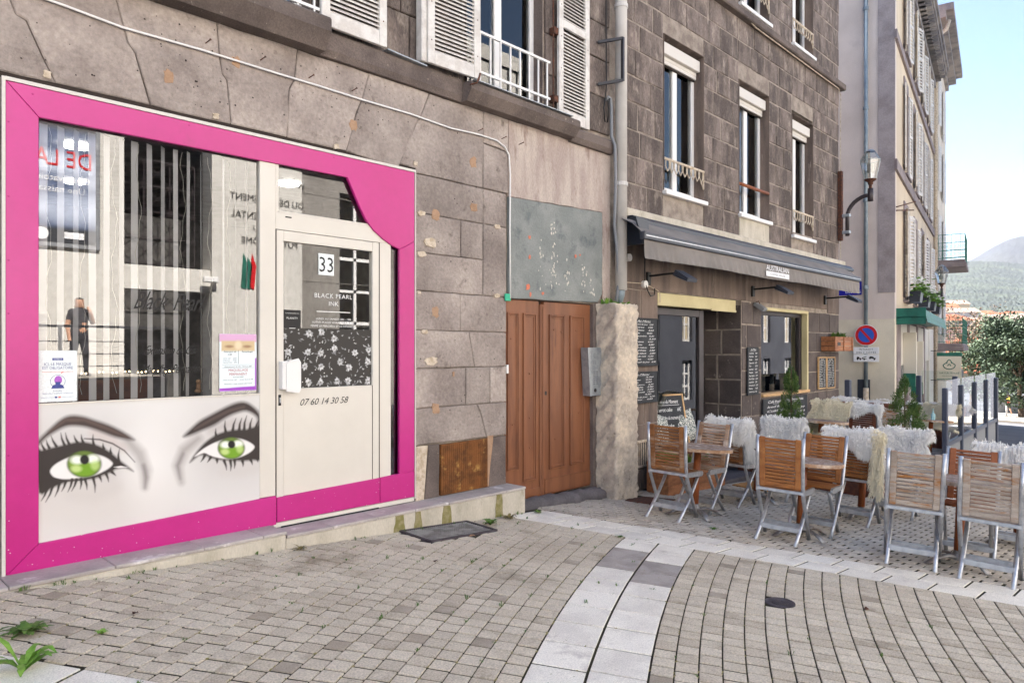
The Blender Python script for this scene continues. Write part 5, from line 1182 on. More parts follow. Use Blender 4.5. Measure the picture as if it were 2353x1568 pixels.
for i, (x, y, a, lab) in enumerate(((7.72, .03, 15, 'patterned cushion leaning left of the cake chalkboard'), (8.42, .0, -10, 'patterned cushion leaning right of the cake chalkboard'))):
    b = MB(); b.x = Matrix.Translation((x, y, .28)) @ Matrix.Rotation(R(a), 4, 'Y') @ Matrix.Rotation(R(-12), 4, 'X'); N = 8
    for sgn in (-1, 1):
        o = len(b.v); q = MB()
        for j in range(N+1):
            for i2 in range(N+1):
                u, v = i2/N*2-1, j/N*2-1; q.v.append((u*.2, sgn*.06*(1-u**4)*(1-v**4), .2+v*.2))
        b.add(q.v, [(j*(N+1)+i2, j*(N+1)+i2+1, (j+1)*(N+1)+i2+1, (j+1)*(N+1)+i2) for j in range(N) for i2 in range(N)])
    solo('cushion', b, 'cushion', lab, 'cushion', smooth=True)
# bench box and planter boxes under the glass door
solo('doorway_bench', MB().cbox(7.64, 8.9, -.08, .10, -.32, .26, .01), 'wood_dark', 'low dark wooden bench in the cafe doorway', 'bench')
def planter_box(x0, x1, y0, y1, h, lab):
    z = gz((x0+x1)/2, (y0+y1)/2)-.02; t = thing('planter_box', lab, 'planter', ((x0+x1)/2, (y0+y1)/2, z))
    for k in range(3): part('plank', MB().cbox(x0, x1, y0, y1, z+k*h/3+.002, z+(k+1)*h/3, .006), 'crate_wood', t)
    m = MB()
    for k in range(26): tuft(m, random.uniform(x0+.05, x1-.05), random.uniform(y0+.04, y1-.04), z+h, 7, .12, .1, .012)
    q = part('foliage', m, 'leaf_bright', t); q['kind'] = 'stuff'
planter_box(7.18, 7.58, -.42, -.12, .40, 'wooden planter box behind the leftmost chair'); planter_box(7.75, 8.6, -.40, -.12, .34, 'long wooden planter box below the cake chalkboard')
part('door_step', MB().cbox(8.7, 10.0, -.32, -.02, -.7, -.26, .01), 'kerb_stone', B2)
solo('coir_mat', MB().prismz([(8.75, -.9), (9.6, -.9), (9.6, -.42), (8.75, -.42)], lambda x, y: gz(x, y)-.01, lambda x, y: gz(x, y)+.015), 'doormat_coir', 'tan doormat before the cafe doorway step', 'doormat')
# crate planter on the wall
t = thing('wall_crate', 'wooden slatted crate with plants fixed to the corner of the cafe wall', 'planter', (13.3, -.1, 1.45)); x0, x1, y0, y1, z0, z1 = 12.95, 13.86, -.24, -.005, 1.46, 1.72
for k in range(3):
    za = z0+.01+k*.085; part('plank', MB().cbox(x0, x1, y0, y0+.015, za, za+.078, .003), 'crate_wood', t); part('plank', MB().cbox(x0, x0+.015, y0+.016, y1, za, za+.078, .003), 'crate_wood', t)
for x in (x0+.0, (x0+x1)/2-.02, x1-.05): part('batten', MB().cbox(x, x+.05, y0-.014, y0, z0, z1, .003), 'crate_wood', t)
part('crate_bottom', MB().box(x0+.02, x1-.01, y0+.02, y1, z0, z0+.015), 'crate_wood', t); part('handle_hole', MB().box(x0+.14, x0+.30, y0-.002, y0+.001, z0+.1, z0+.16), 'black', t)
m = MB()
for k in range(26): tuft(m, random.uniform(x0+.3, x0+.75), random.uniform(y0+.05, y1-.03), z1-.06, 6, .16, .14, .012)
q = part('foliage', m, 'leaf_green', t); q['kind'] = 'stuff'
# warm lamp and small things inside the cafe window
t = thing('lantern_lamp', 'warm glowing square lantern behind the cafe window', 'lamp', (11.3, .6, 1.4)); X, Z = W(1780, 798, .7)
part('shade', MB().cbox(X-.1, X+.12, .62, .8, Z-.13, Z+.13, .02), 'warm_lamp', t); part('cord', MB().tube([(X, .7, Z+.13), (X, .7, 2.3)], .005, 5), 'black', t)
X, Z = W(1772, 865, .3); t = thing('standing_board', 'wood framed chalkboard leaning inside the cafe window', 'sign', (X, .3, .8)); b = MB(); b.x = Matrix.Translation((X, .35, .80)) @ Matrix.Rotation(R(-6), 4, 'Y'); b.cbox(-.22, .22, 0, .02, 0, .66, .003); part('slate', b, 'slate', t)
f = MB(); f.x = b.x; f.cbox(.22, .25, -.006, .024, 0, .70, .003); f.cbox(-.25, .22, -.006, .024, .66, .70, .003); part('frame', f, 'pale_wood', t); cwr = MB(); cwr.x = b.x
for i, k in enumerate(('w11', 'w2', 'w4', 'w5', 'w13')): put_text(cwr, k, (0, -.002, .54-i*.1), .07, width=.34)
part('chalk_writing', cwr, 'chalk', t)

# ------------------------------------------------------------------ bracket street lamp at the corner
def lantern(parent, P, s=1.0):
    x, y, z = P
    part('neck', MB().lathe([(.03*s, 0), (.03*s, .10*s), (.05*s, .11*s), (.055*s, .16*s), (.10*s, .19*s), (.12*s, .205*s), (.12*s, .22*s)], 12, (x, y, z)), 'iron_rust', parent, True)
    n = 6; v = []; f = []
    prof = [(.125, .22), (.215, .60), (.22, .62), (.10, .80), (.05, .83)]
    m = MB()
    for r, h in prof: m.v += [(x+s*r*math.cos(2*math.pi*k/n+.3), y+s*r*math.sin(2*math.pi*k/n+.3), z+s*h) for k in range(n)]
    m.f = [(i*n+k, i*n+(k+1) % n, (i+1)*n+(k+1) % n, (i+1)*n+k) for i in range(len(prof)-1) for k in range(n)]; m.mi = [0]*len(m.f); g = part('glass_body', m, 'lamp_glass', parent)
    fr = MB()
    for k in range(n):
        a = 2*math.pi*k/n+.3; b_ = 2*math.pi*(k+1)/n+.3; q = lambda r, h, an: (x+s*r*math.cos(an), y+s*r*math.sin(an), z+s*h)
        fr.tube([q(.125, .22, a), q(.216, .60, a), q(.10, .80, a)], .006*s, 5); fr.tube([q(.217, .61, a), q(.217, .61, b_)], .007*s, 5)
    part('glazing_bars', fr, 'galv', g); part('cap', MB().lathe([(.1*s, .8*s), (.06*s, .835*s), (.03*s, .85*s), (.001, .86*s)], 12, (x, y, z)), 'galv', parent)
    lm = MB().lathe([(.02*s, .22*s), (.02*s, .36*s), (.05*s, .37*s)], 10, (x, y, z))
    for k in range(7): lm.lathe([(.065*s, (.37+k*.026)*s), (.065*s, (.385+k*.026)*s)], 12, (x, y, z))
    part('lamp_unit', lm, 'pipe_grey', g)
LP = thing('street_lantern', 'glass street lantern on a curved bracket at the cafe corner', 'street lamp', (13.83, -.1, 3.9), 'bracket lanterns')
zc_ = 4.22
part('mount_rail', MB().cbox(13.77, 13.85, -.08, .0, 3.52, 4.82, .01), 'iron_rust', LP)
pts = [(13.83, -.16, 3.78), (13.83, -.16, 4.1), (13.83, -.18, 4.22), (13.83, -.25, 4.36), (13.83, -.36, 4.43), (13.83, -.47, 4.455), (13.83, -.56, 4.46)]
pts = [(13.83, -.16, 3.60)]+[(13.83, -.16, 3.95)]+[(13.83, -.16-.40*(1-math.cos(a)), 3.95+.36*math.sin(a)) for a in [k*math.pi/16 for k in range(1, 9)]]
part('curved_arm', MB().tube(pts, .036, 10), 'frame_dark', LP, True); part('stub', MB().tube([(13.83, -.56, 4.19), (13.83, -.56, 4.42)], .05, 12), 'frame_dark', LP, True)
part('clamp', MB().cbox(13.79, 13.87, -.21, -.07, 3.95, 4.01, .008), 'galv', LP); part('clamp', MB().cbox(13.79, 13.87, -.21, -.07, 3.64, 3.70, .008), 'galv', LP)
lantern(LP, (13.83, -.56, 4.40), .86)
# ------------------------------------------------------------------ corner building down the street (local frame: x along its front, y inwards)
CA = math.atan2(.2013, 1.1951); CP = (21.9, 1.287)
def rotated(name, label, cat, loc, group=None): o = thing(name, label, cat, loc, group, world=False); o.rotation_euler = (0, 0, CA); return o
GB = -1.15
CB = rotated('corner_building', 'tall cream corner building with a blank pinkish gable and white shutters', 'building', (CP[0], CP[1], 0))
FL = [(3.10, 5.75), (7.02, 9.6), (10.75, 13.0)]; FA = [2.9, 6.0, 8.9, 11.8]
m = MB(); hs = []
def cwall(m, x0, x1, z0, z1, cols, rows, y0=0.0, y1=.4):
    zs = [z0]+[q for r_ in rows for q in r_]+[z1]
    for k in range(0, len(zs), 2): m.box(x0, x1, y0, y1, zs[k], zs[k+1])
    for a, b in rows:
        xs = [x0]+[q for c_ in cols for q in (c_-.5, c_+.5)]+[x1]
        for k in range(0, len(xs), 2): m.box(xs[k], xs[k+1], y0, y1, a, b)
cwall(m, .42, 14.5, 2.5, 13.4, FA, FL); part('front_wall', m, 'facade_cream', CB)
part('front_ground_floor', MB().box(.42, 14.5, .25, .5, GB-1.2, 2.5), 'stone_trim', CB)
part('gable_wall', MB().box(0, 14.5, .4, 12, 2.35, 13.4).box(0, .42, .0, .4, 2.35, 13.4), 'gable_pink', CB); part('gable_base', MB().box(-.003, 14.5, .5, 12, GB-1.2, 2.35).box(-.003, .42, .0, .5, GB-1.2, 2.35), 'gable_cream', CB)
part('quoin_strip', MB().box(-.02, .06, -.012, .42, 3.1, 13.4), 'quoin', CB)
m = MB(); m.box(-.06, 14.5, -.07, .0, 6.55, 6.85); m.box(-.06, 14.5, -.07, .0, 10.25, 10.5); part('string_course', m, 'stone_trim', CB)
m = MB()
for y, z0_, z1_ in ((-.12, 13.25, 13.5), (-.32, 13.5, 13.68), (-.55, 13.68, 13.85), (-.62, 13.85, 14.0)): m.box(-.1, 14.5, y, .3, z0_, z1_)
for k in range(36): m.box(k*.4, k*.4+.15, -.5, -.12, 13.5, 13.66)
part('cornice', m, 'cornice', CB); part('roof', MB().add([(0, -.4, 14.0), (14.5, -.4, 14.0), (14.5, 6, 17), (0, 6, 17), (0, 12, 14), (14.5, 12, 14)], [(0, 1, 2, 3), (3, 2, 5, 4), (0, 3, 4), (1, 5, 2)]), 'roof_tile', CB)
for fi, (z0_, z1_) in enumerate(FL):
    for c_ in FA:
        wn = part('window', MB().cbox(c_-.5, c_+.5, .16, .2, z0_, z0_+.08, .01).cbox(c_-.5, c_-.43, .16, .2, z0_, z1_, .01).cbox(c_+.43, c_+.5, .16, .2, z0_, z1_, .01).cbox(c_-.04, c_+.04, .16, .2, z0_, z1_, .01), 'white_pvc', CB)
        part('pane', MB().box(c_-.43, c_+.43, .18, .19, z0_+.08, z1_), 'window_glass', wn); part('room', MB().box(c_-.5, c_+.5, .36, .38, z0_, z1_), 'dark_room', wn)
        part('surround', MB().box(c_-.64, c_-.5, -.03, .0, z0_-.1, z1_).box(c_+.5, c_+.64, -.03, .0, z0_-.1, z1_).box(c_-.64, c_+.64, -.032, .0, z1_, z1_+.32).box(c_-.7, c_+.7, -.12, .0, z0_-.16, z0_-.1), 'stone_trim', wn)
        for sd in (-1, 1):
            sh = MB(); sh.x = Matrix.Translation((c_+sd*.56, -.03, 0)) @ Matrix.Rotation(-sd*R(7+5*((fi+int(c_)) % 3)), 4, 'Z'); a, b = (0, .42) if sd > 0 else (-.42, 0)
            sh.box(a, a+.06, -.04, 0, z0_, z1_); sh.box(b-.06, b, -.04, 0, z0_, z1_)
            for zz in (z0_, (z0_+z1_)/2, z1_-.08): sh.box(a+.06, b-.06, -.038, -.002, zz, zz+.08)
            for k in range(int((z1_-z0_)/.11)): sh.add([(a+.06, -.036, z0_+.09+k*.11), (b-.06, -.036, z0_+.09+k*.11), (b-.06, -.004, z0_+.17+k*.11), (a+.06, -.004, z0_+.17+k*.11)], [(0, 1, 2, 3)])
            part('shutter', sh, 'shutter_paint', wn)
# shop on the ground floor
m = MB(); m.box(.35, 9.6, -.75, -.02, 2.38, 2.42); m.add([(.35, -.78, 2.25), (9.6, -.78, 2.25), (9.6, -.70, 2.62), (.35, -.70, 2.62)], [(0, 1, 2, 3)]); m.box(.35, .38, -.74, .0, 2.2, 2.66); part('shop_canopy', m, ['green_paint'], CB)
part('canopy_glass', MB().add([(1.0, -.79, 2.26), (9.6, -.79, 2.26), (9.6, -.10, 2.66), (1.0, -.10, 2.66)], [(0, 1, 2, 3)]), 'galv', CB)
for i, (a, b, mt, y) in enumerate(((.42, 1.3, 'stone_trim', -.03), (3.4, 3.9, 'stone_trim', -.03), (6.4, 6.9, 'stone_trim', -.03), (9.4, 9.9, 'stone_trim', -.03), (12, 14.4, 'shop_panel', -.03))): part('pilaster', MB().cbox(a, b, y, .25, GB-1.0, 2.35, .02), mt, CB)
for a, b in ((1.3, 3.4), (3.9, 6.4), (6.9, 9.4), (9.9, 12)):
    part('shop_pane', MB().box(a, b, .1, .11, GB-.8, 1.0), 'window_glass', CB); part('fascia', MB().cbox(a, b, .0, .14, 1.0, 2.3, .01), 'shop_panel', CB); part('shop_post', MB().cbox(a, a+.09, .05, .12, GB-.8, 1.0, .005).cbox(b-.5, b-.42, .05, .12, GB-.8, 1.0, .005), 'white_pvc', CB)
part('shop_dark', MB().box(1.3, 12, .22, .24, GB-1, 2.3), 'dark_room', CB)
for a, z0_, z1_, mt in ((2.2, .35, 2.0, 'shop_panel'), (4.6, .0, 1.75, 'shop_panel')): part('wall_sign', MB().cbox(a, a+.14, -.36, .0, z0_, z1_, .01), mt, CB); part('wall_sign_foot', MB().cbox(a-.02, a+.16, -.34, .0, z0_-.02, z0_+.4, .01), 'green_paint', CB)
part('entrance_blinds', MB().cbox(-.035, -.005, .62, .95, -.75, .62, .008), 'navy', CB)
# gable drainpipe with the sign
t = rotated('gable_drainpipe', 'thin grey drainpipe running down the pinkish gable', 'drainpipe', (CP[0], CP[1], 0))
part('pipe', MB().tube([(-.09, .72, .35), (-.09, .72, 14)], .055, 10), 'pipe_tin', t, True); part('cast_foot', MB().tube([(-.09, .72, -1.2), (-.09, .72, .38)], .075, 10), 'cream_patch', t, True)
for zz in (3.2, 5.7, 8.35, 11.2): part('collar', MB().lathe([(.056, 0), (.075, .02), (.075, .1), (.056, .12)], 10, (-.09, .72, zz)), 'pipe_tin', t)
t = rotated('no_parking_sign', 'round red and blue no parking sign with two white plates below', 'sign', (CP[0], CP[1], 0))
def disc(r, x, c=(.70, 1.89), n=36): return MB().add([(x, c[0]+r*math.cos(2*math.pi*k/n), c[1]+r*math.sin(2*math.pi*k/n)) for k in range(n)]+[(x+.008, c[0]+r*math.cos(2*math.pi*k/n), c[1]+r*math.sin(2*math.pi*k/n)) for k in range(n)], [tuple(range(n)), tuple(range(2*n-1, n-1, -1))]+[(k, n+k, n+(k+1) % n, (k+1) % n) for k in range(n)])
part('rim', disc(.305, -.20), 'sign_white', t); part('red_ring', disc(.285, -.2035), 'sign_red', t); part('blue_disc', disc(.205, -.2065), 'sign_blue', t)
part('diagonal_bar', MB().bar((-.2105, .70+.17, 1.89+.16), (-.2105, .70-.17, 1.89-.16), .006, .055, (1, 0, 0)) if False else MB().add([(-.2105, .70+.135+.022, 1.89+.135-.022+.03), (-.2105, .70+.135-.022, 1.89+.135+.022+.03), (-.2105, .70-.135-.022, 1.89-.135+.022-.03), (-.2105, .70-.135+.022, 1.89-.135-.022-.03)], [(0, 1, 2, 3)]), 'sign_red', t)
part('plate', MB().cbox(-.2, -.19, .37, 1.03, 1.35, 1.55, .006), 'sign_white', t); part('plate', MB().cbox(-.2, -.19, .37, 1.03, 1.13, 1.335, .006), 'sign_white', t)
m = MB(); put_text(m, 'int1', (-.2025, .70, 1.462), .07, (0, -1, 0), (0, 0, 1), width=.36); put_text(m, 'int2', (-.2025, .70, 1.375), .07, (0, -1, 0), (0, 0, 1), width=.5); part('plate_text', m, 'ink', t)
m = MB()
q = lambda pts: m.add([(-.2025, .70-a, 1.23+b) for a, b in pts], [tuple(range(len(pts)))])
q([(-.25, -.02), (-.13, -.02), (-.13, .01), (-.17, .01), (-.19, .045), (-.24, .045)]); q([(-.12, -.02), (.02, -.02), (.0, .0), (-.12, .0)]); q([(-.1, .0), (.02, .05), (.0, .06), (-.11, .02)]); q([(.06, .01), (.24, -.02), (.25, .01), (.20, .02), (.18, .05), (.10, .06), (.08, .03)])
for a, b in ((-.22, -.03), (-.15, -.03), (-.05, -.03), (.10, -.0), (.21, -.03)): m.add([(-.203, .70-a+.022*math.cos(k*.7), 1.23+b+.022*math.sin(k*.7)) for k in range(9)], [tuple(range(9))])
part('tow_pictogram', m, 'ink', t)
t = rotated('street_name_plate', 'dark blue enamel street name plate half hidden behind the awning', 'sign', (CP[0], CP[1], 0)); part('plate', MB().cbox(-.03, -.01, .84, 1.5, 3.06, 3.46, .008), 'sign_navy', t)
m = MB(); put_text(m, 'rue', (-.032, .98, 3.29), .11, (0, -1, 0), (0, 0, 1), align='R'); put_text(m, 'ges', (-.032, .87, 3.12), .11, (0, -1, 0), (0, 0, 1), align='R'); part('lettering', m, 'sign_white', t)
# flower boxes
for i, c_ in enumerate(FA):
    t = rotated('flower_box', ['nearest', 'second', 'third', 'farthest'][i]+' flower box with white geraniums under the corner building shutters', 'flower box', (CP[0], CP[1], 0), 'flower boxes on the corner building')
    part('pot', MB().add([(c_-.4, -.42, 2.95), (c_+.4, -.42, 2.95), (c_+.4, -.14, 2.95), (c_-.4, -.14, 2.95), (c_-.48, -.46, 3.28), (c_+.48, -.46, 3.28), (c_+.48, -.12, 3.28), (c_-.48, -.12, 3.28)], [(3, 2, 1, 0), (4, 5, 6, 7), (0, 1, 5, 4), (1, 2, 6, 5), (2, 3, 7, 6), (3, 0, 4, 7)]), 'navy', t)
    m = MB(); fl = MB()
    for k in range(130):
        x, y, z = c_+random.gauss(0, .35), -.36+random.gauss(0, .15), 3.38+random.gauss(0, .12); r_ = .07; a = random.uniform(0, 6.28); tl = random.uniform(-.6, .6)
        m.add([(x+r_*math.cos(a+b), y+r_*math.sin(a+b), z+tl*r_*math.cos(b)) for b in (0, 1.2, 2.4, 3.6, 4.8)], [(0, 1, 2, 3, 4)])
    for k in range(9):
        x, y, z = c_+random.uniform(-.5, .5), -.40+random.gauss(0, .12), 3.55+random.uniform(0, .22)
        for j in range(14): fl.blob((x+random.gauss(0, .04), y+random.gauss(0, .04), z+random.gauss(0, .035)), .022, 4)
    part('leaves', m, 'leaf_bright', t); part('blossoms', fl, 'flower_white', t)
# neighbouring taller building with balconies
NB = rotated('balcony_building', 'narrow cream building with green balconies beyond the corner building', 'building', (CP[0], CP[1], 0))
m = MB(); cwall(m, 14.52, 24, GB-2, 16.4, [17.0, 20.5], [(2.2, 4.4), (5.7, 8.0), (9.2, 11.4), (12.4, 14.6)]); part('front_wall', m, 'facade_cream2', NB); part('body', MB().box(14.52, 24, .4, 12, GB-2, 16.4), 'facade_cream2', NB)
m = MB()
for y, z0_, z1_ in ((-.15, 16.0, 16.3), (-.5, 16.3, 16.6), (-.8, 16.6, 16.9)): m.box(14.4, 24.2, y, .4, z0_, z1_)
part('cornice', m, 'cornice', NB); part('soil_pipe', MB().tube([(14.6, -.1, -2), (14.6, -.1, 15.5), (14.8, -.5, 15.9), (14.9, -.6, 16.3)], .09, 8), 'cream_patch', NB, True)
for c_ in (17.0, 20.5):
    for z0_, z1_ in ((2.2, 4.4), (5.7, 8.0), (9.2, 11.4), (12.4, 14.6)):
        wn = part('window', MB().cbox(c_-.5, c_-.43, .1, .15, z0_, z1_, .01).cbox(c_+.43, c_+.5, .1, .15, z0_, z1_, .01), 'white_pvc', NB); part('pane', MB().box(c_-.43, c_+.43, .12, .13, z0_, z1_), 'window_glass', wn); part('room', MB().box(c_-.5, c_+.5, .36, .38, z0_, z1_), 'dark_room', wn)
        for sd in (-1, 1):
            sh = MB(); sh.x = Matrix.Translation((c_+sd*.54, -.03, 0)) @ Matrix.Rotation(-sd*R(10), 4, 'Z'); a, b = (0, .48) if sd > 0 else (-.48, 0); sh.box(a, b, -.03, 0, z0_, z1_)
            for k in range(int((z1_-z0_)/.12)): sh.box(a+.05, b-.05, -.045, -.03, z0_+.05+k*.12, z0_+.11+k*.12)
            part('shutter', sh, 'shutter_paint', wn)
def balcony(a0, a1, d, z, lab):
    t = rotated('balcony', lab, 'balcony', (CP[0], CP[1], 0), 'green railed balconies'); part('slab', MB().cbox(a0, a1, -d, .0, z-.35, z-.12, .03).cbox(a0+.05, a1-.05, -d+.05, 0, z-.12, z, .02), 'stone_trim', t)
    m = MB(); h = 1.15; P = [(a0+.06, 0), (a0+.06, -d+.06), (a1-.06, -d+.06), (a1-.06, 0)]
    for p, q_ in zip(P, P[1:]):
        for zz in (z+.08, z+.42, z+.78, z+h): m.bar((*p, zz), (*q_, zz), .025, .025)
        n = max(2, int(math.hypot(q_[0]-p[0], q_[1]-p[1])/.16))
        for k in range(n+1):
            x, y = p[0]+(q_[0]-p[0])*k/n, p[1]+(q_[1]-p[1])*k/n; m.bar((x, y, z), (x, y, z+h), .014, .014, (1, 0, 0))
            for zz in (z+.25, z+.6, z+.96):
                if k < n: 
                    x2, y2 = p[0]+(q_[0]-p[0])*(k+.5)/n, p[1]+(q_[1]-p[1])*(k+.5)/n; m.tube([(x2+.05*math.cos(b)*(q_[0]-p[0] != 0), y2+.05*math.cos(b)*(q_[1]-p[1] != 0), zz+.06*math.sin(b)) for b in [j*math.pi/3 for j in range(7)]], .006, 4)
    part('railing', m, 'green_rail', t)
balcony(15.2, 18.2, 1.25, 5.55, 'upper green iron balcony high on the narrow cream building'); balcony(15.4, 21.5, 1.15, 1.75, 'lower green balcony with plants above the hanging shop sign')
t = rotated('hanging_shop_sign', 'cream hanging shop sign with a green flower emblem', 'sign', (CP[0], CP[1], 0)); sx, sy0, sy1, sz0, sz1 = 12.6, -1.15, -.28, .22, 1.32
part('board', MB().cbox(sx, sx+.12, sy0, sy1, sz0, sz1, .01), 'gable_cream', t); part('green_band', MB().cbox(sx-.01, sx+.13, sy0-.02, sy1+.02, sz1-.13, sz1+.02, .006), 'green_paint', t); part('green_edge', MB().cbox(sx-.01, sx+.13, sy0-.02, sy1+.02, sz0-.02, sz0+.01, .006), 'green_paint', t)
m = MB(); cy, cz = (sy0+sy1)/2, .80; th_ = .035
def loop(f, n=28, closed=False):
    pts = [f(k/n) for k in range(n+1)]; m.tube([(sx-.006, cy+a, cz+b) for a, b in pts], (.002, th_/2) and .018, 5)
loop(lambda t_: (-.22*math.cos(math.pi*t_), -.18*math.sin(math.pi*t_)+.02)); loop(lambda t_: (-.22+.16*t_, .02+.10*math.sin(t_*math.pi/2)*0.9)); loop(lambda t_: (.22-.16*t_, .02+.09*math.sin(t_*math.pi/2))); loop(lambda t_: (-.11+.22*t_, .08+.16*math.sin(math.pi*t_))); loop(lambda t_: (-.06+.12*t_, -.02+.07*math.sin(math.pi*t_)))
put_text(m, 'natur', (sx-.006, cy, .44), .11, (0, -1, 0), (0, 0, 1), width=.72); put_text(m, 'nat2', (sx-.006, cy, .34), .05, (0, -1, 0), (0, 0, 1), width=.5); part('emblem', m, 'green_paint', t); part('bracket', MB().bar((sx+.05, 0, sz1+.1), (sx+.05, sy0, sz1+.1), .03, .03).bar((sx+.05, 0, sz0-.06), (sx+.05, sy0+.2, sz0-.06), .03, .03), 'navy', t)
L2 = rotated('street_lantern', 'second glass street lantern further down on the cream facade', 'street lamp', (CP[0], CP[1], 0), 'bracket lanterns'); lantern(L2, (7.0, -.75, 3.62), 1.04); part('curved_arm', MB().tube([(7.0, -.02, 3.35), (7.0, -.35, 3.46), (7.0, -.75, 3.5)], .03, 8), 'frame_dark', L2); part('stub', MB().tube([(7.0, -.75, 3.36), (7.0, -.75, 3.66)], .045, 8), 'frame_dark', L2)
m = MB(); m.bar((.0, -.05, 6.1), (1.4, -.4, 6.45), .03, .03); m.bar((.0, -.05, 6.0), (1.4, -.35, 6.2), .03, .03); o = solo('flag_bracket', m, 'iron_rust', 'rusty iron flag bracket near the corner of the gable', 'bracket'); o.location = (CP[0], CP[1], -.6); o.rotation_euler = (0, 0, CA)

SB = thing('added_shade_building', 'unseen cream building added behind the cafe to shade the terrace from the sun', 'building', (18, 10, 0)); part('wall', MB().box(13.2, 23.5, 10.5, 22, -3, 19), 'facade_cream2', SB); part('roof', MB().box(13, 23.7, 10.3, 22.2, 19, 19.6), 'cornice', SB)  # unseen block, added so no sun falls through the side street onto the terrace
# ------------------------------------------------------------------ building across the street (seen mirrored in the shop glass)
OB = thing('opposite_building', 'pale stone public building across the street, mirrored in the shop window', 'building', (8, -14.3, 0))
YO = -14.0
m = MB(); m.box(-14, 5.9, YO-.6, YO, -1, 10.5); m.box(8.05, 34, YO-.6, YO, -1, 10.5) if False else None
m.box(8.05, 10.7, YO-.6, YO, -1, 10.5)
wx = [(12.0, 13.3), (15.2, 16.8)]
xs = [10.7]+[q for w_ in wx for q in w_]+[17.6]; mg = MB()
for a, b in zip(xs[::2], xs[1::2]): mg.box(a, b, YO-.6, YO-.05, -3, 10.5)
for a, b in wx: mg.box(a, b, YO-.6, YO-.05, -3, .3); mg.box(a, b, YO-.6, YO-.05, 6.3, 10.5)
for k in range(8): mg.box(10.7, 17.6, YO-.05, YO-.04, k*1.3-.4, k*1.3-.385)
part('grey_wing', mg, 'opp_grey', OB)
m.box(5.9, 8.05, YO-.6, YO, 7.4, 10.5); m.box(5.9, 8.05, YO-.6, YO-.1, 3.0, 3.6); part('wall', m, 'opp_wall', OB)
part('dark_bay', MB().box(5.9, 8.05, YO-2.2, YO-2.1, -1, 7.4).box(5.85, 5.9, YO-2.2, YO-.6, -1, 7.4).box(8.05, 8.1, YO-2.2, YO-.6, -1, 7.4), 'opp_dark', OB)
tr = MB()
for k in range(4):
    x = 6.0+k*.65
    tr.bar((x, YO-.9, 3.7), (x, YO-.9, 6.6), .03, .03, (1, 0, 0))
for k in range(5):
    z = 3.75+k*.68; tr.bar((6.0, YO-.9, z), (7.95, YO-.9, z), .03, .03)
    if k < 4:
        for j in range(3): x = 6.0+j*.65; tr.bar((x, YO-.9, z), (x+.65, YO-.9, z+.68), .018, .018); tr.bar((x+.65, YO-.9, z), (x, YO-.9, z+.68), .018, .018)
part('steel_trusses', tr, 'frame_dark', OB)
for a, b in wx:
    f = MB()
    for k in range(3): x = a+(b-a)*k/2; f.box(x-.05, x+.05, YO-.3, YO-.2, .3, 6.3)
    for k in range(7): z = .3+k; f.box(a, b, YO-.3, YO-.2, z-.05, z+.05)
    wn = part('window', f, 'white_pvc', OB); part('window_blind', MB().box(a, b, YO-.36, YO-.34, 2.3, 6.3), 'house_cream', wn); part('pane', MB().box(a, b, YO-.26, YO-.25, .3, 6.3), 'window_dark' if False else 'window_glass', wn); part('room', MB().box(a, b, YO-.7, YO-.68, .3, 2.3), 'opp_dark', wn)
m = MB(); RX = (-1, 0, 0)
for k, x, z, s_ in (('o1', 9.84, 6.2, .30), ('o2', 8.53, 5.6, .26), ('o3', 8.55, 5.12, .26), ('o4', 9.2, 4.80, .22), ('o5', 8.85, 4.42, .26)): put_text(m, k, (x, YO+.03, z), s_, RX, (0, 0, 1), align='R')
part('wall_lettering', m, 'letter', OB)
RB = thing('added_bounce_building', 'unseen pale building added across the street to bounce light onto the terrace', 'building', (27, -14.3, -1)); wr = [19.5, 22.5, 25.5]; m2 = MB(); cwall(m2, 17.6, 27.6, -4, 13, wr, [(.2, 2.6), (4.0, 6.4), (7.6, 10)], -14.7, -14.2); part('front_wall', m2, 'row_white', RB); part('body', MB().box(17.6, 27.6, -24, -14.9, -4, 13), 'house_cream', RB)  # unseen building, added to bounce sunlight towards the cafe and terrace
for c_ in wr:
    for z0_, z1_ in ((.2, 2.6), (4.0, 6.4), (7.6, 10)): wn = part('window', MB().box(c_-.5, c_-.42, -14.5, -14.4, z0_, z1_).box(c_+.42, c_+.5, -14.5, -14.4, z0_, z1_).box(c_-.04, c_+.04, -14.5, -14.4, z0_, z1_), 'white_pvc', RB); part('pane', MB().box(c_-.42, c_+.42, -14.46, -14.45, z0_, z1_), 'window_dark', wn)
GR = thing('grey_row_building', 'dark grey building with white framed windows mirrored in the cafe glass', 'building', (40, -14.5, -2)); wr = [30.2, 33.4, 36.6, 39.8, 43, 46.2, 49.4, 52.6]; m2 = MB(); cwall(m2, 27.6, 60, -6, 9, wr, [(-1.2, .9), (1.9, 4.6), (5.6, 8.2)], -14.7, -14.2); part('front_wall', m2, 'panel_slate', GR); part('body', MB().box(27.6, 60, -24, -14.9, -6, 9), 'panel_slate', GR)
for c_ in wr:
    for z0_, z1_ in ((-1.2, .9), (1.9, 4.6), (5.6, 8.2)):
        fm = MB()
        for k in range(3): fm.box(c_-.5+k*.44, c_-.38+k*.44, -14.5, -14.38, z0_, z1_)
        for k in range(4): fm.box(c_-.5, c_+.5, -14.5, -14.39, z0_+k*(z1_-z0_-.1)/3, z0_+k*(z1_-z0_-.1)/3+.1)
        wn = part('window', fm, 'white_pvc', GR); part('pane', MB().box(c_-.5, c_+.5, -14.48, -14.45, z0_, z1_), 'house_cream' if z0_ > 1 else 'window_dark', wn)
lg = MB(); lx, lz = 9.2, 3.7
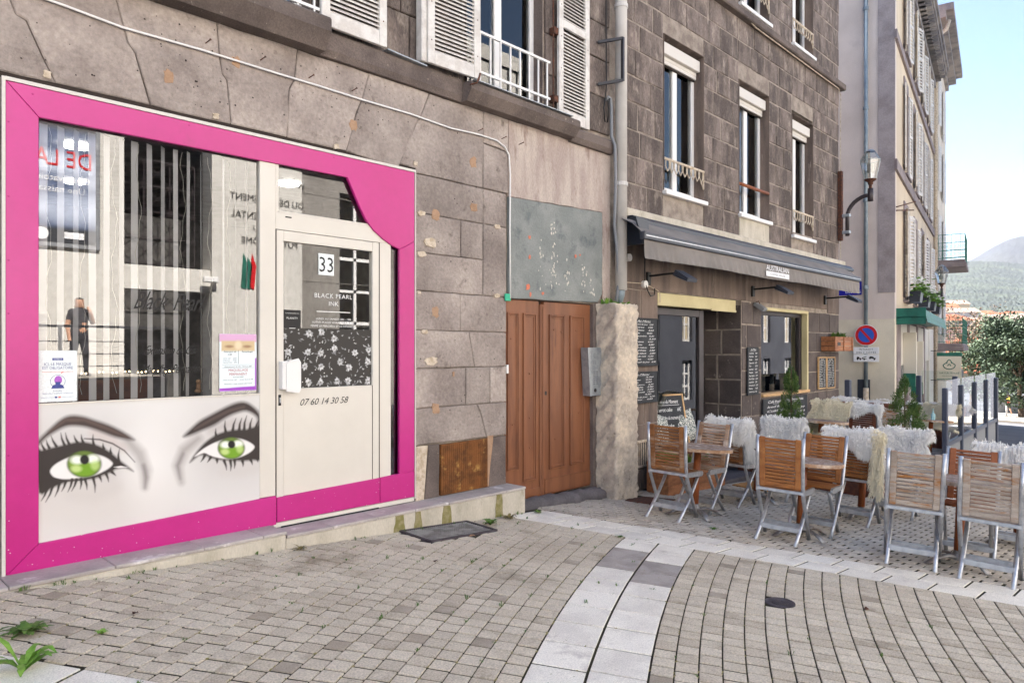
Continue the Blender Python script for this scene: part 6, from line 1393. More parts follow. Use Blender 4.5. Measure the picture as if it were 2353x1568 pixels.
for k, (c0, mi) in enumerate((((0, 0), 0), ((.12, .1), 1), ((.24, .0), 1))): lg.add([(lx-c0[0]-.12, YO+.03, lz-.5), (lx-c0[0]+.02, YO+.03, lz-.55), (lx-c0[0]+.08, YO+.03, lz+.1), (lx-c0[0]-.05, YO+.03, lz+.45-c0[1])], [(0, 1, 2, 3)], mi)
part('emblem', lg, ['sign_red', 'green_paint'], OB)
part('cornice_line', MB().box(8.3, 12.3, YO, YO+.06, 6.75, 6.85), 'opp_dark', OB)
mb = MB().cbox(7.75, 8.15, YO+.1, YO+.24, 3.25, 3.40, .02); mb.bar((8.1, YO, 3.1), (8.0, YO+.15, 3.25), .05, .05); part('camera', mb, 'white_pvc', OB)
part('painted_bright_opening', MB().box(3.05, 3.55, YO, YO+.02, .9, 2.3).box(3.85, 4.25, YO, YO+.02, .9, 2.3), 'house_white', OB)  # white panels on the wall: the windows' sky brightness put into the colour
pz = 3.95; t = thing('wall_banner', 'large framed banner on the building opposite, mirrored at upper left of the shop window', 'banner', (3.6, YO+.1, pz))
part('frame', MB().cbox(1.6, 5.35, YO+.02, YO+.08, pz-.12, 7.6, .02), 'panel_grey', t)
def bnr(u, v, P):
    p = Paint(u, v, S(92, 104, 132)); 
    r_ = random.Random(5)
    for k in range(30): p.ell(r_.uniform(0, 3.6), r_.uniform(.5, 1.9), r_.uniform(.3, .9), r_.uniform(.08, .25), S(196, 204, 222), 1.0, .5)
    p.poly([(-1, 2.6), (5, 2.6), (5, 5), (-1, 5)], S(92, 88, 86), .15); p.ell(2.2, 2.9, .25, .45, S(220, 220, 222), .8); p.poly([(-1, -1), (5, -1), (5, .35), (-1, .35)], S(58, 60, 66), .1); return p.c
print_grid('canvas', (5.25, YO+.09, pz), (-1, 0, 0), (0, 0, 1), 3.6, 3.6, 60, 60, bnr, t, 'print_matt')
m = MB(); put_text(m, 'p1', (3.9, YO+.1, pz+1.75), .55, RX, width=2.5); part('red_title', m, 'sign_red', t); m = MB(); put_text(m, 'p2', (4.4, YO+.1, pz+1.4), .22, RX); put_text(m, 'p3', (4.4, YO+.1, pz+1.15), .22, RX); part('white_title', m, 'sign_white', t)
part('emblems', MB().add([(4.15+.14*math.cos(k*.45), YO+.1, pz+.18+.14*math.sin(k*.45)) for k in range(14)], [tuple(range(14))]).box(3.5, 3.8, YO+.098, YO+.1, pz+.1, pz+.28).box(4.6, 5.0, YO+.098, YO+.1, pz+.1, pz+.25), 'sign_white', t)
struct('raised_forecourt', MB().box(-14, 5.8, -13.99, -11.0, -1.5, .92), 'kerb_far')
t = thing('forecourt_railing', 'black metal railing on the raised forecourt opposite, mirrored in the shop window', 'railing', (4, -11.1, .92)); m = MB()
for zz in (1.15, 1.4, 1.65, 1.95): m.bar((-10, -11.15, zz), (5.9, -11.15, zz), .04, .05 if zz > 1.9 else .02)
part('rails', m, 'metal_dark', t)
for k in range(9): x = -9.8+k*1.95; part('post', MB().bar((x, -11.15, .92), (x, -11.15, 1.95), .06, .06, (1, 0, 0)), 'metal_dark', t)
# ------------------------------------------------------------------ terrace furniture
def wmats(w): return w
def make_chair(wd, label):
    t = thing('folding_chair', label, 'chair', world=False, group='slatted folding chairs')
    for sx in (-1, 1):
        x = sx*.192
        part('back_post', MB().tube([(x, -.255, .925), (x, -.225, .72), (x, -.165, .47), (x, -.13, .40), (x, .02, .19), (x, .16, .0)], (.012, .019) and [(.011, .018)]*6, 8, flat=(1, 0, 0)), 'alu', t, True)
        x2 = sx*.168
        part('leg', MB().tube([(x2, .19, .425), (x2, .12, .33), (x2, -.03, .17), (x2, -.235, .0)], [(.011, .018)]*4, 8, flat=(1, 0, 0)), 'alu', t, True)
        part('seat_rail', MB().add([(sx*.205, -.17, .425), (sx*.205, .20, .415), (sx*.205, .225, .43), (sx*.205, .225, .452), (sx*.205, .20, .468), (sx*.205, -.17, .468), (sx*.185, -.17, .425), (sx*.185, .20, .415), (sx*.185, .225, .43), (sx*.185, .225, .452), (sx*.185, .20, .468), (sx*.185, -.17, .468)], [tuple(range(6)), tuple(range(11, 5, -1))]+[(k, 6+k, 6+(k+1) % 6, (k+1) % 6) for k in range(6)]), 'alu', t)
    for y, z, w in ((.075, .12, .37), (-.105, .115, .33)): part('crossbar', MB().cbox(-w/2-.0, w/2, y-.012, y+.012, z-.022, z+.022, .003), 'alu', t)
    part('rear_bar', MB().cbox(-.195, .195, -.185, -.16, .435, .462, .003), 'alu', t)
    bx = Matrix.Translation((0, -.165, .475)) @ Matrix.Rotation(math.atan2(.09, .45), 4, 'X')
    for sx in (-1, 1): b = MB(); b.x = bx; b.cbox(sx*.152-.024, sx*.152+.024, -.013, .013, .0, .445, .004); part('back_stile', b, wd, t)
    sl = MB(); sl.x = bx.to_3x3().to_4x4(); sl.cbox(-.128, .128, -.008, .008, 0, .0235, .004); sm = sl.mesh('back_slat', wd)
    for k in range(13):
        o = link('back_slat', sm, t); o.location = bx @ Vector((0, 0, .048+k*.0305))
    b = MB(); b.x = bx; b.cbox(-.128, .128, -.010, .010, .004, .044, .004); part('back_rail', b, wd, t)
    ss = MB().cbox(-.182, .182, 0, .037, 0, .016, .004).mesh('seat_slat', wd)
    for k in range(8): o = link('seat_slat', ss, t); o.location = (0, -.15+k*.0455, .452)
    return t
def make_table(label):
    t = thing('round_table', label, 'table', world=False, group='round slatted tables'); r = .33; n = 9; w = 2*r/n
    for k in range(n):
        a, b = -r+k*w+.002, -r+(k+1)*w-.002; ya = lambda x: math.sqrt(max(.0004, r*r-x*x)); N = 4; top = [(a+(b-a)*i/N, ya(a+(b-a)*i/N)) for i in range(N+1)]; poly = [(x, -y) for x, y in top]+[(x, y) for x, y in top[::-1]]
        part('table_slat', MB().prismz(poly, .675, .70), 'table_wood', t)
    rim = MB(); N = 40
    for i in range(N):
        a, b = 2*math.pi*i/N, 2*math.pi*(i+1)/N; rim.prismz([(r*math.cos(a), r*math.sin(a)), ((r+.012)*math.cos(a), (r+.012)*math.sin(a)), ((r+.012)*math.cos(b), (r+.012)*math.sin(b)), (r*math.cos(b), r*math.sin(b))], .668, .698)
    part('table_rim', rim, 'wood_pale', t); part('column', MB().tube([(0, 0, .08), (0, 0, .67)], .036, 14), 'pole_wood', t, True); part('column_socket', MB().lathe([(.06, .045), (.055, .07), (.042, .10), (.036, .12)], 14), 'alu_cast', t, True)
    for k in range(4):
        a = math.pi/4+k*math.pi/2; q = lambda d, z: (d*math.cos(a), d*math.sin(a), z); part('foot', MB().tube([q(.03, .06), q(.12, .075), q(.22, .05), q(.30, .008)], [(.035, .02), (.03, .014), (.026, .011), (.03, .008)], 8, flat=(0, 0, 1)), 'alu_cast', t, True)
    return t
protos = {w: None for w in ('wood_new', 'wood_mid', 'wood_pale', 'wood_grey', 'wood_red', 'wood_dark')}
def dk(X, Y): return gz(X, Y)+(.225 if X > 9.7 and Y > -1.85 else 0)
def settle(o, X, Y, rz):
    o.location = (X, Y, dk(X, Y)-.004); n = Vector((.063, -.03, 1)).normalized(); q = Vector((0, 0, 1)).rotation_difference(n) @ Matrix.Rotation(rz, 4, 'Z').to_quaternion(); o.rotation_mode = 'QUATERNION'; o.rotation_quaternion = q
def chair(X, Y, deg, wd, label):
    if protos[wd] is None: protos[wd] = make_chair(wd, label); o = protos[wd]
    else: o = copy_tree(protos[wd])
    o['label'] = label; settle(o, X, Y, R(deg)); return o
tp = None
def table(X, Y, label, deg=0):
    global tp
    if tp is None: tp = make_table(label); o = tp
    else: o = copy_tree(tp)
    o['label'] = label; settle(o, X, Y, R(deg)); return o
def strands(mb, P, Nrm, dirs, L, w, n, rg):
    for i in range(n):
        p, nn, d = P[i], Nrm[i], dirs[i]; l = L*rg.uniform(.5, 1.25); dd = (d+nn*rg.uniform(.15, .6)+Vector((rg.gauss(0, .35), rg.gauss(0, .35), rg.gauss(0, .25)))).normalized(); e = p+dd*l*.55+nn*l*.12; f_ = p+dd*l*.85+Vector((0, 0, -l*.55)); s_ = dd.cross(nn+Vector((.01, .02, .03))); s_ = s_.normalized()*w*rg.uniform(.6, 1.3) if s_.length > 1e-6 else Vector((w, 0, 0))
        mb.add([p-s_, p+s_, e+s_*.8, e-s_*.8, f_], [(0, 1, 2, 3), (3, 2, 4)])
def fur(X, Y, deg, path, width, label, mt='fur_white', n=7000, L=.055, skew=0.0, cat='sheepskin'):
    rg = random.Random(int(X*1000+Y*77)); seg = [(Vector((0, a[0], a[1])), Vector((0, b[0], b[1]))) for a, b in zip(path, path[1:])]; ln = [(b-a).length for a, b in seg]; T_ = sum(ln)
    mb = MB(); NU, NV = 12, 24
    def at(u, v):
        d = v*T_*(.93+.07*math.sin(u*7+X*3+Y)); k = 0
        while k < len(ln)-1 and d > ln[k]: d -= ln[k]; k += 1
        a, b = seg[k]; t_ = (b-a).normalized(); p = a+t_*min(d, ln[k]); nrm = Vector((0, t_.z, -t_.y)); wob = 1+.10*math.sin(v*9+u*3+X*5)+.05*math.sin(v*23+X)
        p = p+Vector(((u-.5)*width*wob+skew*v, 0, 0))+nrm*(.016+.014*math.sin(u*9+v*7+X)+.008*math.sin(u*21-v*5)); return p, nrm, t_
    for j in range(NV+1):
        for i in range(NU+1): mb.v.append(tuple(at(i/NU, j/NV)[0]))
    mb.f = [(j*(NU+1)+i, j*(NU+1)+i+1, (j+1)*(NU+1)+i+1, (j+1)*(NU+1)+i) for j in range(NV) for i in range(NU)]; mb.mi = [0]*len(mb.f)
    P, Nn, Dd = [], [], []
    for i in range(n):
        u, v = rg.random(), rg.random()
        if i % 5 == 0: u = rg.choice((0.0, 1.0))
        if i % 7 == 0: v = rg.choice((0.0, 1.0))
        p, nn, t_ = at(u, v); ed = Vector(((1 if u > .5 else -1)*(.9 if i % 5 == 0 else .15), 0, 0)); P.append(p); Nn.append(nn); Dd.append(t_*(.5 if v > .45 else -.35)+ed+(t_*(1 if v > .5 else -1)*.9 if i % 7 == 0 else Vector((0, 0, -.35))))
    strands(mb, P, Nn, Dd, L, .0045, n, rg)
    o = solo('sheepskin', mb, mt, label, cat, 'shaggy sheepskins on the terrace'); settle(o, X, Y, R(deg)); return o
OVER = [(-.02, .50), (-.12, .50), (-.15, .60), (-.20, .78), (-.235, .93), (-.262, .955), (-.285, .93), (-.27, .80)]
OVERLONG = [(.12, .49), (-.10, .49), (-.15, .60), (-.20, .78), (-.235, .93), (-.262, .955), (-.285, .93), (-.275, .84), (-.255, .74)]
C1 = chair(6.16, -1.085, -83.2, 'wood_mid', 'weathered brown folding chair nearest the rough pillar, its back to us'); table(6.44, -1.17, 'round slatted table between the two leftmost chairs', 12); chair(6.74, -1.06, 92, 'wood_pale', 'pale weathered folding chair facing us at the leftmost table')
chair(7.52, -1.04, -88, 'wood_mid', 'brown folding chair under a sheepskin behind the pale leftmost chair'); table(7.95, -1.12, 'round table half hidden behind the sheepskin chairs by the doorway', 30); chair(8.35, -1.16, 95, 'wood_mid', 'folding chair under a white sheepskin left of the left conifer')
chair(6.25, -2.155, -81.5, 'wood_new', 'orange brown folding chair with its back to us in the middle of the front row'); table(6.53, -2.2, 'round slatted table between the two orange brown chairs', 20); chair(6.80, -2.22, 96, 'wood_new', 'orange brown folding chair facing us at the middle table')
chair(7.80, -2.27, -86, 'wood_new', 'orange brown folding chair with a sheepskin thrown over its back'); table(8.12, -2.22, 'round table behind the chair with the thrown sheepskin', 40); chair(8.62, -2.42, 94, 'wood_mid', 'folding chair hidden under a sheepskin left of the right conifer')
chair(6.43, -3.15, -76.9, 'wood_grey', 'grey flaking folding chair, left of the two in the right foreground'); chair(6.45, -3.68, -84.7, 'wood_grey', 'grey flaking folding chair, right of the two in the right foreground'); table(6.72, -3.42, 'round table behind the two grey flaking chairs', 10); chair(7.03, -3.42, 98, 'wood_red', 'reddish brown folding chair facing us behind the grey chairs')
chair(7.92, -3.62, -86, 'wood_mid', 'folding chair under a sheepskin at the right edge'); table(8.2, -3.6, 'round table at the right edge behind the sheepskin', 0)
chair(10.0, -1.10, 92, 'wood_dark', 'folding chair on the deck under a cream sheepskin'); table(9.72+.15, -1.12, 'round table on the deck before the cream sheepskin chair', 25)
chair(10.75, -1.42, -86, 'wood_dark', 'dark folding chair on the deck with a sheepskin over the top'); table(11.6, -1.2, 'round table on the deck beside the white fur bench', 25); chair(11.4, -1.66, -84, 'wood_grey', 'grey folding chair on the deck right of the right conifer')
chair(15.1, -1.30, 92, 'wood_dark', 'folding chair under a cream sheepskin beside the glass screen'); table(14.2, -1.42, 'round table beside the first post of the glass screen', 5)
fur(7.52, -1.04, -88, OVERLONG, .46, 'white sheepskin hanging over the chair behind the leftmost table', skew=.06)
fur(8.35, -1.16, 95, [(.1, .49), (-.10, .49), (-.15, .60), (-.20, .78), (-.235, .93), (-.262, .955), (-.285, .93), (-.27, .75)], .47, 'white sheepskin on the chair left of the left conifer')
fur(7.80, -2.27, -86, [(.15, .49), (-.10, .49), (-.15, .60), (-.20, .78), (-.235, .93), (-.262, .96), (-.29, .93), (-.28, .83), (-.26, .74)], .46, 'white sheepskin thrown over the orange brown chair back', n=8000, L=.06)
fur(7.80, -2.27, -86, [(-.22, .88), (-.262, .945), (-.285, .92), (-.27, .75), (-.24, .60), (-.22, .45), (-.21, .33)], .075, 'long trailing tail of sheepskin hanging down beside the orange chair back', 'fur_cream', 2200, .055)
bpy.data.objects[-1:] if False else None
o = [q for q in bpy.data.objects if q.name.startswith('sheepskin')][-1]
for q in col.objects:
    if q.get('label', '').startswith('long trailing'): q.location = Vector(q.location)+Vector((.012, -.235, 0))
fur(8.62, -2.42, 94, OVER, .50, 'white sheepskin on the chair left of the right conifer')
fur(7.92, -3.62, -86, OVERLONG, .55, 'white shaggy sheepskin at the right edge of the terrace', n=7500, L=.065)
fur(10.0, -1.10, 92, [(.2, .49), (-.08, .49), (-.14, .58), (-.20, .80), (-.235, .95), (-.262, .97), (-.285, .90)], .50, 'cream sheepskin chair cover on the deck facing us', 'fur_cream', 6000, .035)
fur(10.75, -1.42, -86, OVER, .44, 'white sheepskin over the top of the dark deck chair', n=5000, L=.05)
fur(15.1, -1.30, 92, [(.2, .49), (-.08, .49), (-.14, .58), (-.20, .80), (-.235, .95), (-.262, .97), (-.285, .90)], .62, 'cream sheepskin on the chair beside the glass screen', 'fur_cream', 4500, .04)
# bench draped with white fur
t = thing('terrace_bench', 'wooden bench on the deck hidden under a wide white fur', 'bench', (12.4, -.55, dk(12.4, -.55)))
X, Y = 12.5, -.75; z = dk(X, Y)
part('bench_seat', MB().cbox(X-.3, X+.25, Y-.55, Y+.55, z+.38, z+.44, .01), 'wood_dark', t); part('bench_back', MB().cbox(X+.22, X+.27, Y-.55, Y+.55, z+.40, z+.92, .01), 'wood_dark', t)
for yy in (-.5, .46): part('bench_leg', MB().cbox(X-.28, X-.22, Y+yy, Y+yy+.05, z, z+.38, .005), 'wood_dark', t); part('bench_leg', MB().cbox(X+.2, X+.26, Y+yy, Y+yy+.05, z, z+.40, .005), 'wood_dark', t)
fur(X, Y, 90, [(.32, .12), (.32, .46), (-.18, .47), (-.22, .80), (-.24, .97), (-.28, .98), (-.30, .80)], 1.12, 'wide white fur covering the whole deck bench', n=10000, L=.04)
fur(16.6, -.9, 90, OVER, 1.2, 'white fur seat back near the wall beyond the right conifer', n=4500, L=.045)
t = thing('terrace_bench', 'low bench against the far wall under white fur', 'bench', (16.6, -.9, dk(16.6, -.9))); part('bench_seat', MB().cbox(16.45, 16.9, -1.45, -.35, dk(16.6, -.9)+.02, dk(16.6, -.9)+.9, .02), 'wood_dark', t)
# wooden deck
DK = thing('wooden_deck', 'grey plank deck carrying the rear terrace tables', 'deck', (15, -1, gz(15, -1)))
for k in range(13):
    y0 = -1.85+k*.14; pm = MB().prismz([(9.72, y0+.004), (20.6, y0+.004), (20.6, y0+.136), (9.72, y0+.136)], lambda x, y: gz(x, y)+.19, lambda x, y: gz(x, y)+.222); part('plank', pm, 'deck_wood', DK)
part('deck_skirt', MB().prismz([(9.70, -1.86), (9.74, -1.86), (9.74, -.03), (9.70, -.03)], lambda x, y: gz(x, y)-.1, lambda x, y: gz(x, y)+.188).prismz([(9.74, -1.86), (20.6, -1.86), (20.6, -1.83), (9.74, -1.83)], lambda x, y: gz(x, y)-.1, lambda x, y: gz(x, y)+.188), 'wood_dark', DK)
# conifers in pots
def conifer(X, Y, h, r, zf, lab):
    t = thing('potted_conifer', lab, 'conifer', (X, Y, dk(X, Y))); z0 = dk(X, Y)
    part('pot', MB().lathe([(.12, 0), (.16, .30), (.17, .32), (.15, .32), (.14, .29)], 16, (X, Y, z0)), 'panel_grey', t, True); part('trunk', MB().tube([(X, Y, z0+.28), (X, Y, zf+h*.9)], [.018, .006], 6), 'bark', t)
    m = MB(); rg = random.Random(int(X*100)); n = 8000
    lobes = [(rg.uniform(0, 6.28), rg.uniform(.0, .9), rg.uniform(.55, 1.1)) for k in range(70)]
    for i in range(n):
        a, v, k_ = lobes[i % 70]; v = min(.99, max(0, v+rg.gauss(0, .03))); a += rg.gauss(0, .22); rad = r*(1-v)**.75*k_*(.45+.55*math.sin(min(1, v*4+.35)*math.pi/2)); d = rad*math.sqrt(rg.uniform(.15, 1)); p = Vector((X+d*math.cos(a), Y+d*math.sin(a), zf+v*h+rg.gauss(0, .008)-.03+.25*d))
        dd = Vector((math.cos(a)*.6+rg.gauss(0, .4), math.sin(a)*.6+rg.gauss(0, .4), .75+rg.gauss(0, .3))).normalized(); s_ = dd.cross(Vector((rg.gauss(0, 1), rg.gauss(0, 1), rg.gauss(0, 1)))).normalized()*.0055; l = rg.uniform(.016, .036)
        m.add([p-s_*.4, p+s_, p+dd*l, p-s_+dd*l*.4], [(0, 1, 2, 3)], 1 if (v < .18 and rg.random() < .35) or d < rad*.35 else 0)
    q = part('crown', m, ['conifer', 'conifer_dry'], t); return t
conifer(9.2, -1.02, 1.06, .27, .28, 'small potted conifer in front of the cafe window'); conifer(9.55, -2.27, 1.14, .36, .10, 'small potted conifer on the right, before the glass screen')
# glass wind screen
GS = thing('glass_screen', 'glass wind screen with dark blue posts along the terrace edge', 'wind screen', (17, -1.6, -.8)); px = [14.06+1.485*k for k in range(5)]; yy = lambda X: -1.70+.045*(X-14)
for x in px: part('post', MB().cbox(x-.042, x+.042, yy(x)-.042, yy(x)+.042, gz(x, -1.6)+.1, .82, .012), 'post_navy', GS)
for a, b in zip(px, px[1:]):
    part('glass_pane', MB().add([(a+.06, yy(a), -.13), (b-.06, yy(b), -.13), (b-.06, yy(b), .95), (a+.06, yy(a), .95)], [(0, 1, 2, 3)]), 'screen_glass', GS); part('rail', MB().bar((a+.056, yy(a), -.17), (b-.056, yy(b), -.17), .06, .08), 'post_navy', GS)
    part('lower_panel', MB().add([(a+.056, yy(a), gz(a, -1.6)+.1), (b-.056, yy(b), gz(b, -1.6)+.1), (b-.056, yy(b), -.21), (a+.056, yy(a), -.21), (a+.056, yy(a)+.03, gz(a, -1.6)+.1), (b-.056, yy(b)+.03, gz(b, -1.6)+.1), (b-.056, yy(b)+.03, -.21), (a+.056, yy(a)+.03, -.21)], [(0, 1, 2, 3), (7, 6, 5, 4), (3, 2, 6, 7)]), 'panel_grey', GS)
GS2 = thing('glass_screen', 'glass wind screen closing the far end of the terrace', 'wind screen', (20.2, -.6, -.8))
for y in (-1.35, -.55, .25): part('post', MB().cbox(20.15, 20.26, y-.055, y+.055, -1.0, .82, .012), 'post_navy', GS2)
for a, b in ((-1.29, -.61), (-.49, .19)): part('glass_pane', MB().box(20.2, 20.21, a, b, -.13, .95), 'screen_glass', GS2); part('lower_panel', MB().box(20.19, 20.22, a, b, -1.0, -.2), 'panel_grey', GS2)
X, Y = 13.98, -.12; solo('screen_post', MB().cbox(X-.05, X+.05, Y-.05, Y+.05, gz(X, Y), .92, .012), 'post_navy', 'single dark blue post at the corner of the cafe wall', 'post')
# sanitiser bottle on a post of the menu shelf
BX, BY = 14.12, -1.5; BZ = dk(14.2, -1.42)+.70
t = thing('gel_bottle', 'small clear pump bottle on the round table beside the first post of the glass screen', 'bottle', (BX, BY, BZ)); part('bottle', MB().lathe([(.032, 0), (.034, .01), (.034, .10), (.014, .125), (.012, .14)], 14, (BX, BY, BZ)), 'gel', t, True); part('pump', MB().lathe([(.014, .14), (.014, .155), (.006, .157), (.006, .185), (.012, .187), (.012, .195)], 10, (BX, BY, BZ)).bar((BX, BY, BZ+.19), (BX-.03, BY-.02, BZ+.188), .008, .008), 'gel', t)

# ------------------------------------------------------------------ weeds
def rosette(name, X, Y, n, L, w, lab, mt='leaf_green', up=.6):
    m = MB(); z = gz(X, Y); rg = random.Random(int(X*917)+int(Y*311))
    for k in range(n):
        a = 2*math.pi*k/n+rg.uniform(-.3, .3); l = L*rg.uniform(.6, 1.1); e = up*rg.uniform(.4, 1.2); ww = w*rg.uniform(.7, 1.2); dx, dy = math.cos(a), math.sin(a); N = 5; v = []
        for j in range(N+1):
            t_ = j/N; c_ = (X+dx*l*t_, Y+dy*l*t_, z+l*e*math.sin(t_*2.2)*.8); h = ww*(math.sin(math.pi*min(.98, t_*.9+.06))**.8)*(1+.25*(-1)**j); v += [(c_[0]-dy*h, c_[1]+dx*h, c_[2]+.3*h), (c_[0]+dy*h, c_[1]-dx*h, c_[2]+.3*h)]
        m.add(v, [(2*j, 2*j+1, 2*j+3, 2*j+2) for j in range(N)])
    return solo(name, m, mt, lab, 'weed', 'weeds between the pavers')
for a in ((.80, -.93, 26, .11, .014, 'leafy green weed clump at the left edge of the paving', 'leaf_green', .5), (.70, -1.36, 12, .17, .017, 'tall bright weed at the lower left corner', 'leaf_bright', .9), (4.27, -.44, 12, .09, .018, 'broad leafed weed at the corner of the metal grate', 'leaf_green', .8), (4.62, -.33, 14, .08, .013, 'dry weed at the end of the concrete step', 'conifer_dry', .5), (4.93, -1.33, 9, .05, .009, 'small weed on the white slab band', 'leaf_green', .5), (1.06, -1.12, 5, .045, .010, 'tiny two leafed seedling between the left pavers', 'leaf_bright', .6), (6.0, -1.62, 8, .05, .010, 'small weed on the terrace edge before the front chairs', 'leaf_green', .4), (5.05, -.30, 10, .06, .012, 'weed at the foot of the brown door sill', 'leaf_green', .5), (2.55, -.30, 14, .06, .008, 'reddish weed clump against the step below the shop door', 'conifer_dry', .6)): rosette('weed', *a)
m = MB()
for k in range(95):
    X = random.uniform(1.0, 5.0); Y = random.uniform(-2.4, -.3) if random.random() < .75 else random.uniform(-4, -2.5)
    kk = round((Y-rowY(-2.787, X))/KW); Y = rowY(-2.787, X)+kk*KW; tuft(m, X, Y, gz(X, Y)-.008, 6, random.uniform(.012, .04), .025, .003)
for k in range(26): X = random.uniform(.9, 4.9); tuft(m, X, -.262, gz(X, -.26)-.01, 6, random.uniform(.015, .06), .03, .003)
q = struct('joint_grass', m, 'leaf_green', 'stuff')
m = MB()
for k in range(900):
    X = random.uniform(.8, 5.4); Y = random.uniform(-4.2, -.3); kk = round((Y-rowY(-2.787, X))/KW); Y = rowY(-2.787, X)+kk*KW+random.gauss(0, .004); m.blob((X, Y, gz(X, Y)-.005), (random.uniform(.006, .02), random.uniform(.003, .007), .006), 5)
q = struct('joint_moss', m, 'moss_stain', 'stuff')
for i, (x, y, lab) in enumerate(((1086, 1232, 'pale dry leaf beside the metal grate'), (1000, 1290, 'brown leaf scrap on the middle pavers'), (1990, 1400, 'reddish leaf scrap among the right hand pavers'), (310, 1410, 'small brown leaf on the left pavers'))):
    X, Y = gnd(x, y); z = gz(X, Y)+.004; r_ = (.045, .02, .03, .02)[i]; a = i*1.3
    P = [(X+r_*math.cos(a+b)*(1 if k % 2 else .6), Y+r_*.5*math.sin(a+b), z+.006*(k % 3)) for k, b in enumerate([j*.9 for j in range(7)])]; m = MB().add(P, [tuple(range(7))]); solo('fallen_leaf', m, 'tan_patch' if i == 0 else 'iron_rust', lab, 'leaf', 'fallen leaves')
# ------------------------------------------------------------------ background: trees, houses, hills, people
def tree(name, X, Y, z0, trunk, h, crown, nl, ls, mt, lab, sparse=False):
    t = thing(name, lab, 'tree', (X, Y, z0)); rg = random.Random(int(X*10+Y)); rgn = np.random.default_rng(int(X*10))
    m = MB(); m.tube([(X, Y, z0-.3), (X+.1, Y, z0+trunk*.6), (X, Y+.1, z0+trunk), (X, Y, z0+h*.8)], [.22, .17, .14, .04], 8); tips = []
    for k in range(16 if not sparse else 26):
        a = rg.uniform(0, 6.28); b = rg.uniform(.35, 1.25); l = rg.uniform(.55, 1.0); s0 = Vector((X, Y, z0+trunk+(h-trunk)*rg.uniform(-.05, .5))); e = Vector((X+crown*l*math.cos(a)*math.cos(b*.7), Y+crown*l*math.sin(a)*math.cos(b*.7), min(z0+h, s0.z+(h-trunk)*.6*math.sin(b)))); mid = (s0+e)/2+Vector((rg.gauss(0, .2), rg.gauss(0, .2), .2)); m.tube([s0, mid, e], [.07, .045, .015], 5); tips += [mid, e, (mid+e)/2]
        for j in range(3): e2 = e+Vector((rg.gauss(0, .5), rg.gauss(0, .5), rg.gauss(.2, .4))); m.tube([mid, e2], [.025, .008], 4); tips.append(e2)
    part('trunk', m, 'bark', t)
    for k in range(60 if not sparse else 10):
        a = rg.uniform(0, 6.28); v = rg.uniform(0, 1); r_ = crown*math.sin(math.acos(max(-1, min(1, 1.7*v-.85))))*rg.uniform(.6, 1.05); tips.append(Vector((X+r_*math.cos(a), Y+r_*math.sin(a), z0+trunk*.75+(h-trunk*.75)*v)))
    T_ = np.array([tuple(q) for q in tips]); c_ = T_[rgn.integers(0, len(T_), nl)]+rgn.normal(0, .30 if not sparse else .34, (nl, 3))*np.array((1, 1, .7))*(crown/2.6)
    ax = rgn.normal(size=(nl, 3)); ax /= np.linalg.norm(ax, axis=1)[:, None]; b_ = np.cross(ax, rgn.normal(size=(nl, 3))); b_ /= np.linalg.norm(b_, axis=1)[:, None]; s_ = ls*rgn.uniform(.6, 1.3, nl)[:, None]
    V = np.stack([c_-ax*s_, c_+b_*s_*.55, c_+ax*s_, c_-b_*s_*.55], 1).reshape(-1, 3); me = bpy.data.meshes.new('crown'); me.from_pydata(V.tolist(), [], (np.arange(nl*4).reshape(-1, 4)).tolist()); me.materials.append(MATS[mt]); me.update(); link('crown', me, t); return t
def atd(x, d):      # ground position at camera depth d on photo column x
    u = (x-1176)/_f; return (d*(_c+u*_s), -4.82+d*(_s-u*_c))
for x, d, h, tr_, cr, nl, mt, lab, sp in ((2345, 52, 6.7, 1.7, 3.7, 26000, 'tree_leaf', 'dense green street tree at the right edge behind the pedestrian', False), (2232, 60, 8.4, 2.3, 3.0, 3800, 'tree_leaf_dry', 'sparse brownish tree before the orange roof', True), (2420, 60, 7.6, 2.0, 4.0, 12000, 'tree_leaf', 'green street tree beyond the right edge', False), (2290, 70, 7.4, 2.2, 2.8, 4200, 'tree_leaf', 'thin green tree between the sparse tree and the dense tree', True)):
    X, Y = atd(x, d); tree('street_tree', X, Y, terr(X, Y), tr_, h, cr, nl, .13 if not sp else .10, mt, lab, sp)
def house(x, d, w, dep, z0, hw, hr, wall, lab, yaw=0.0, roof=True, rows=2, cols=4, rm='roof_tile'):
    X, Y = atd(x, d); t = thing('far_house', lab, 'house', (X, Y, z0), 'far houses', world=False); t.rotation_euler = (0, 0, -(math.pi/2-TH)+yaw)
    part('wall', MB().box(-w/2, w/2, 0, dep, -8, hw), wall, t)
    if roof: part('roof', MB().add([(-w/2-.4, -.5, hw-.1), (w/2+.4, -.5, hw-.1), (w/2+.4, dep/2, hw+hr), (-w/2-.4, dep/2, hw+hr), (w/2+.4, dep+.5, hw-.1), (-w/2-.4, dep+.5, hw-.1)], [(0, 1, 2, 3), (3, 2, 4, 5), (0, 3, 5), (1, 4, 2)]), rm, t)
    else: part('parapet', MB().box(-w/2-.1, w/2+.1, -.1, dep+.1, hw, hw+.3), 'house_cream', t)
    for r_ in range(rows):
        for c_ in range(cols):
            a = -w/2+w*(c_+.5)/cols; zz = hw-1.0-(r_+1)*2.9; wn = part('window', MB().box(a-.55, a+.55, -.04, 0, zz, zz+1.7), 'house_white', t); part('pane', MB().box(a-.45, a+.45, -.05, -.035, zz+.1, zz+1.6), 'window_dark', wn)
    return t
zr = lambda y, d: 1.5+(801-y)*d/_f
house(2290, 98, 16, 18, -4.7, zr(776, 98), 4.4, 'house_cream', 'long house with a wide orange tile roof behind the sparse tree', .1, True, 2, 6)
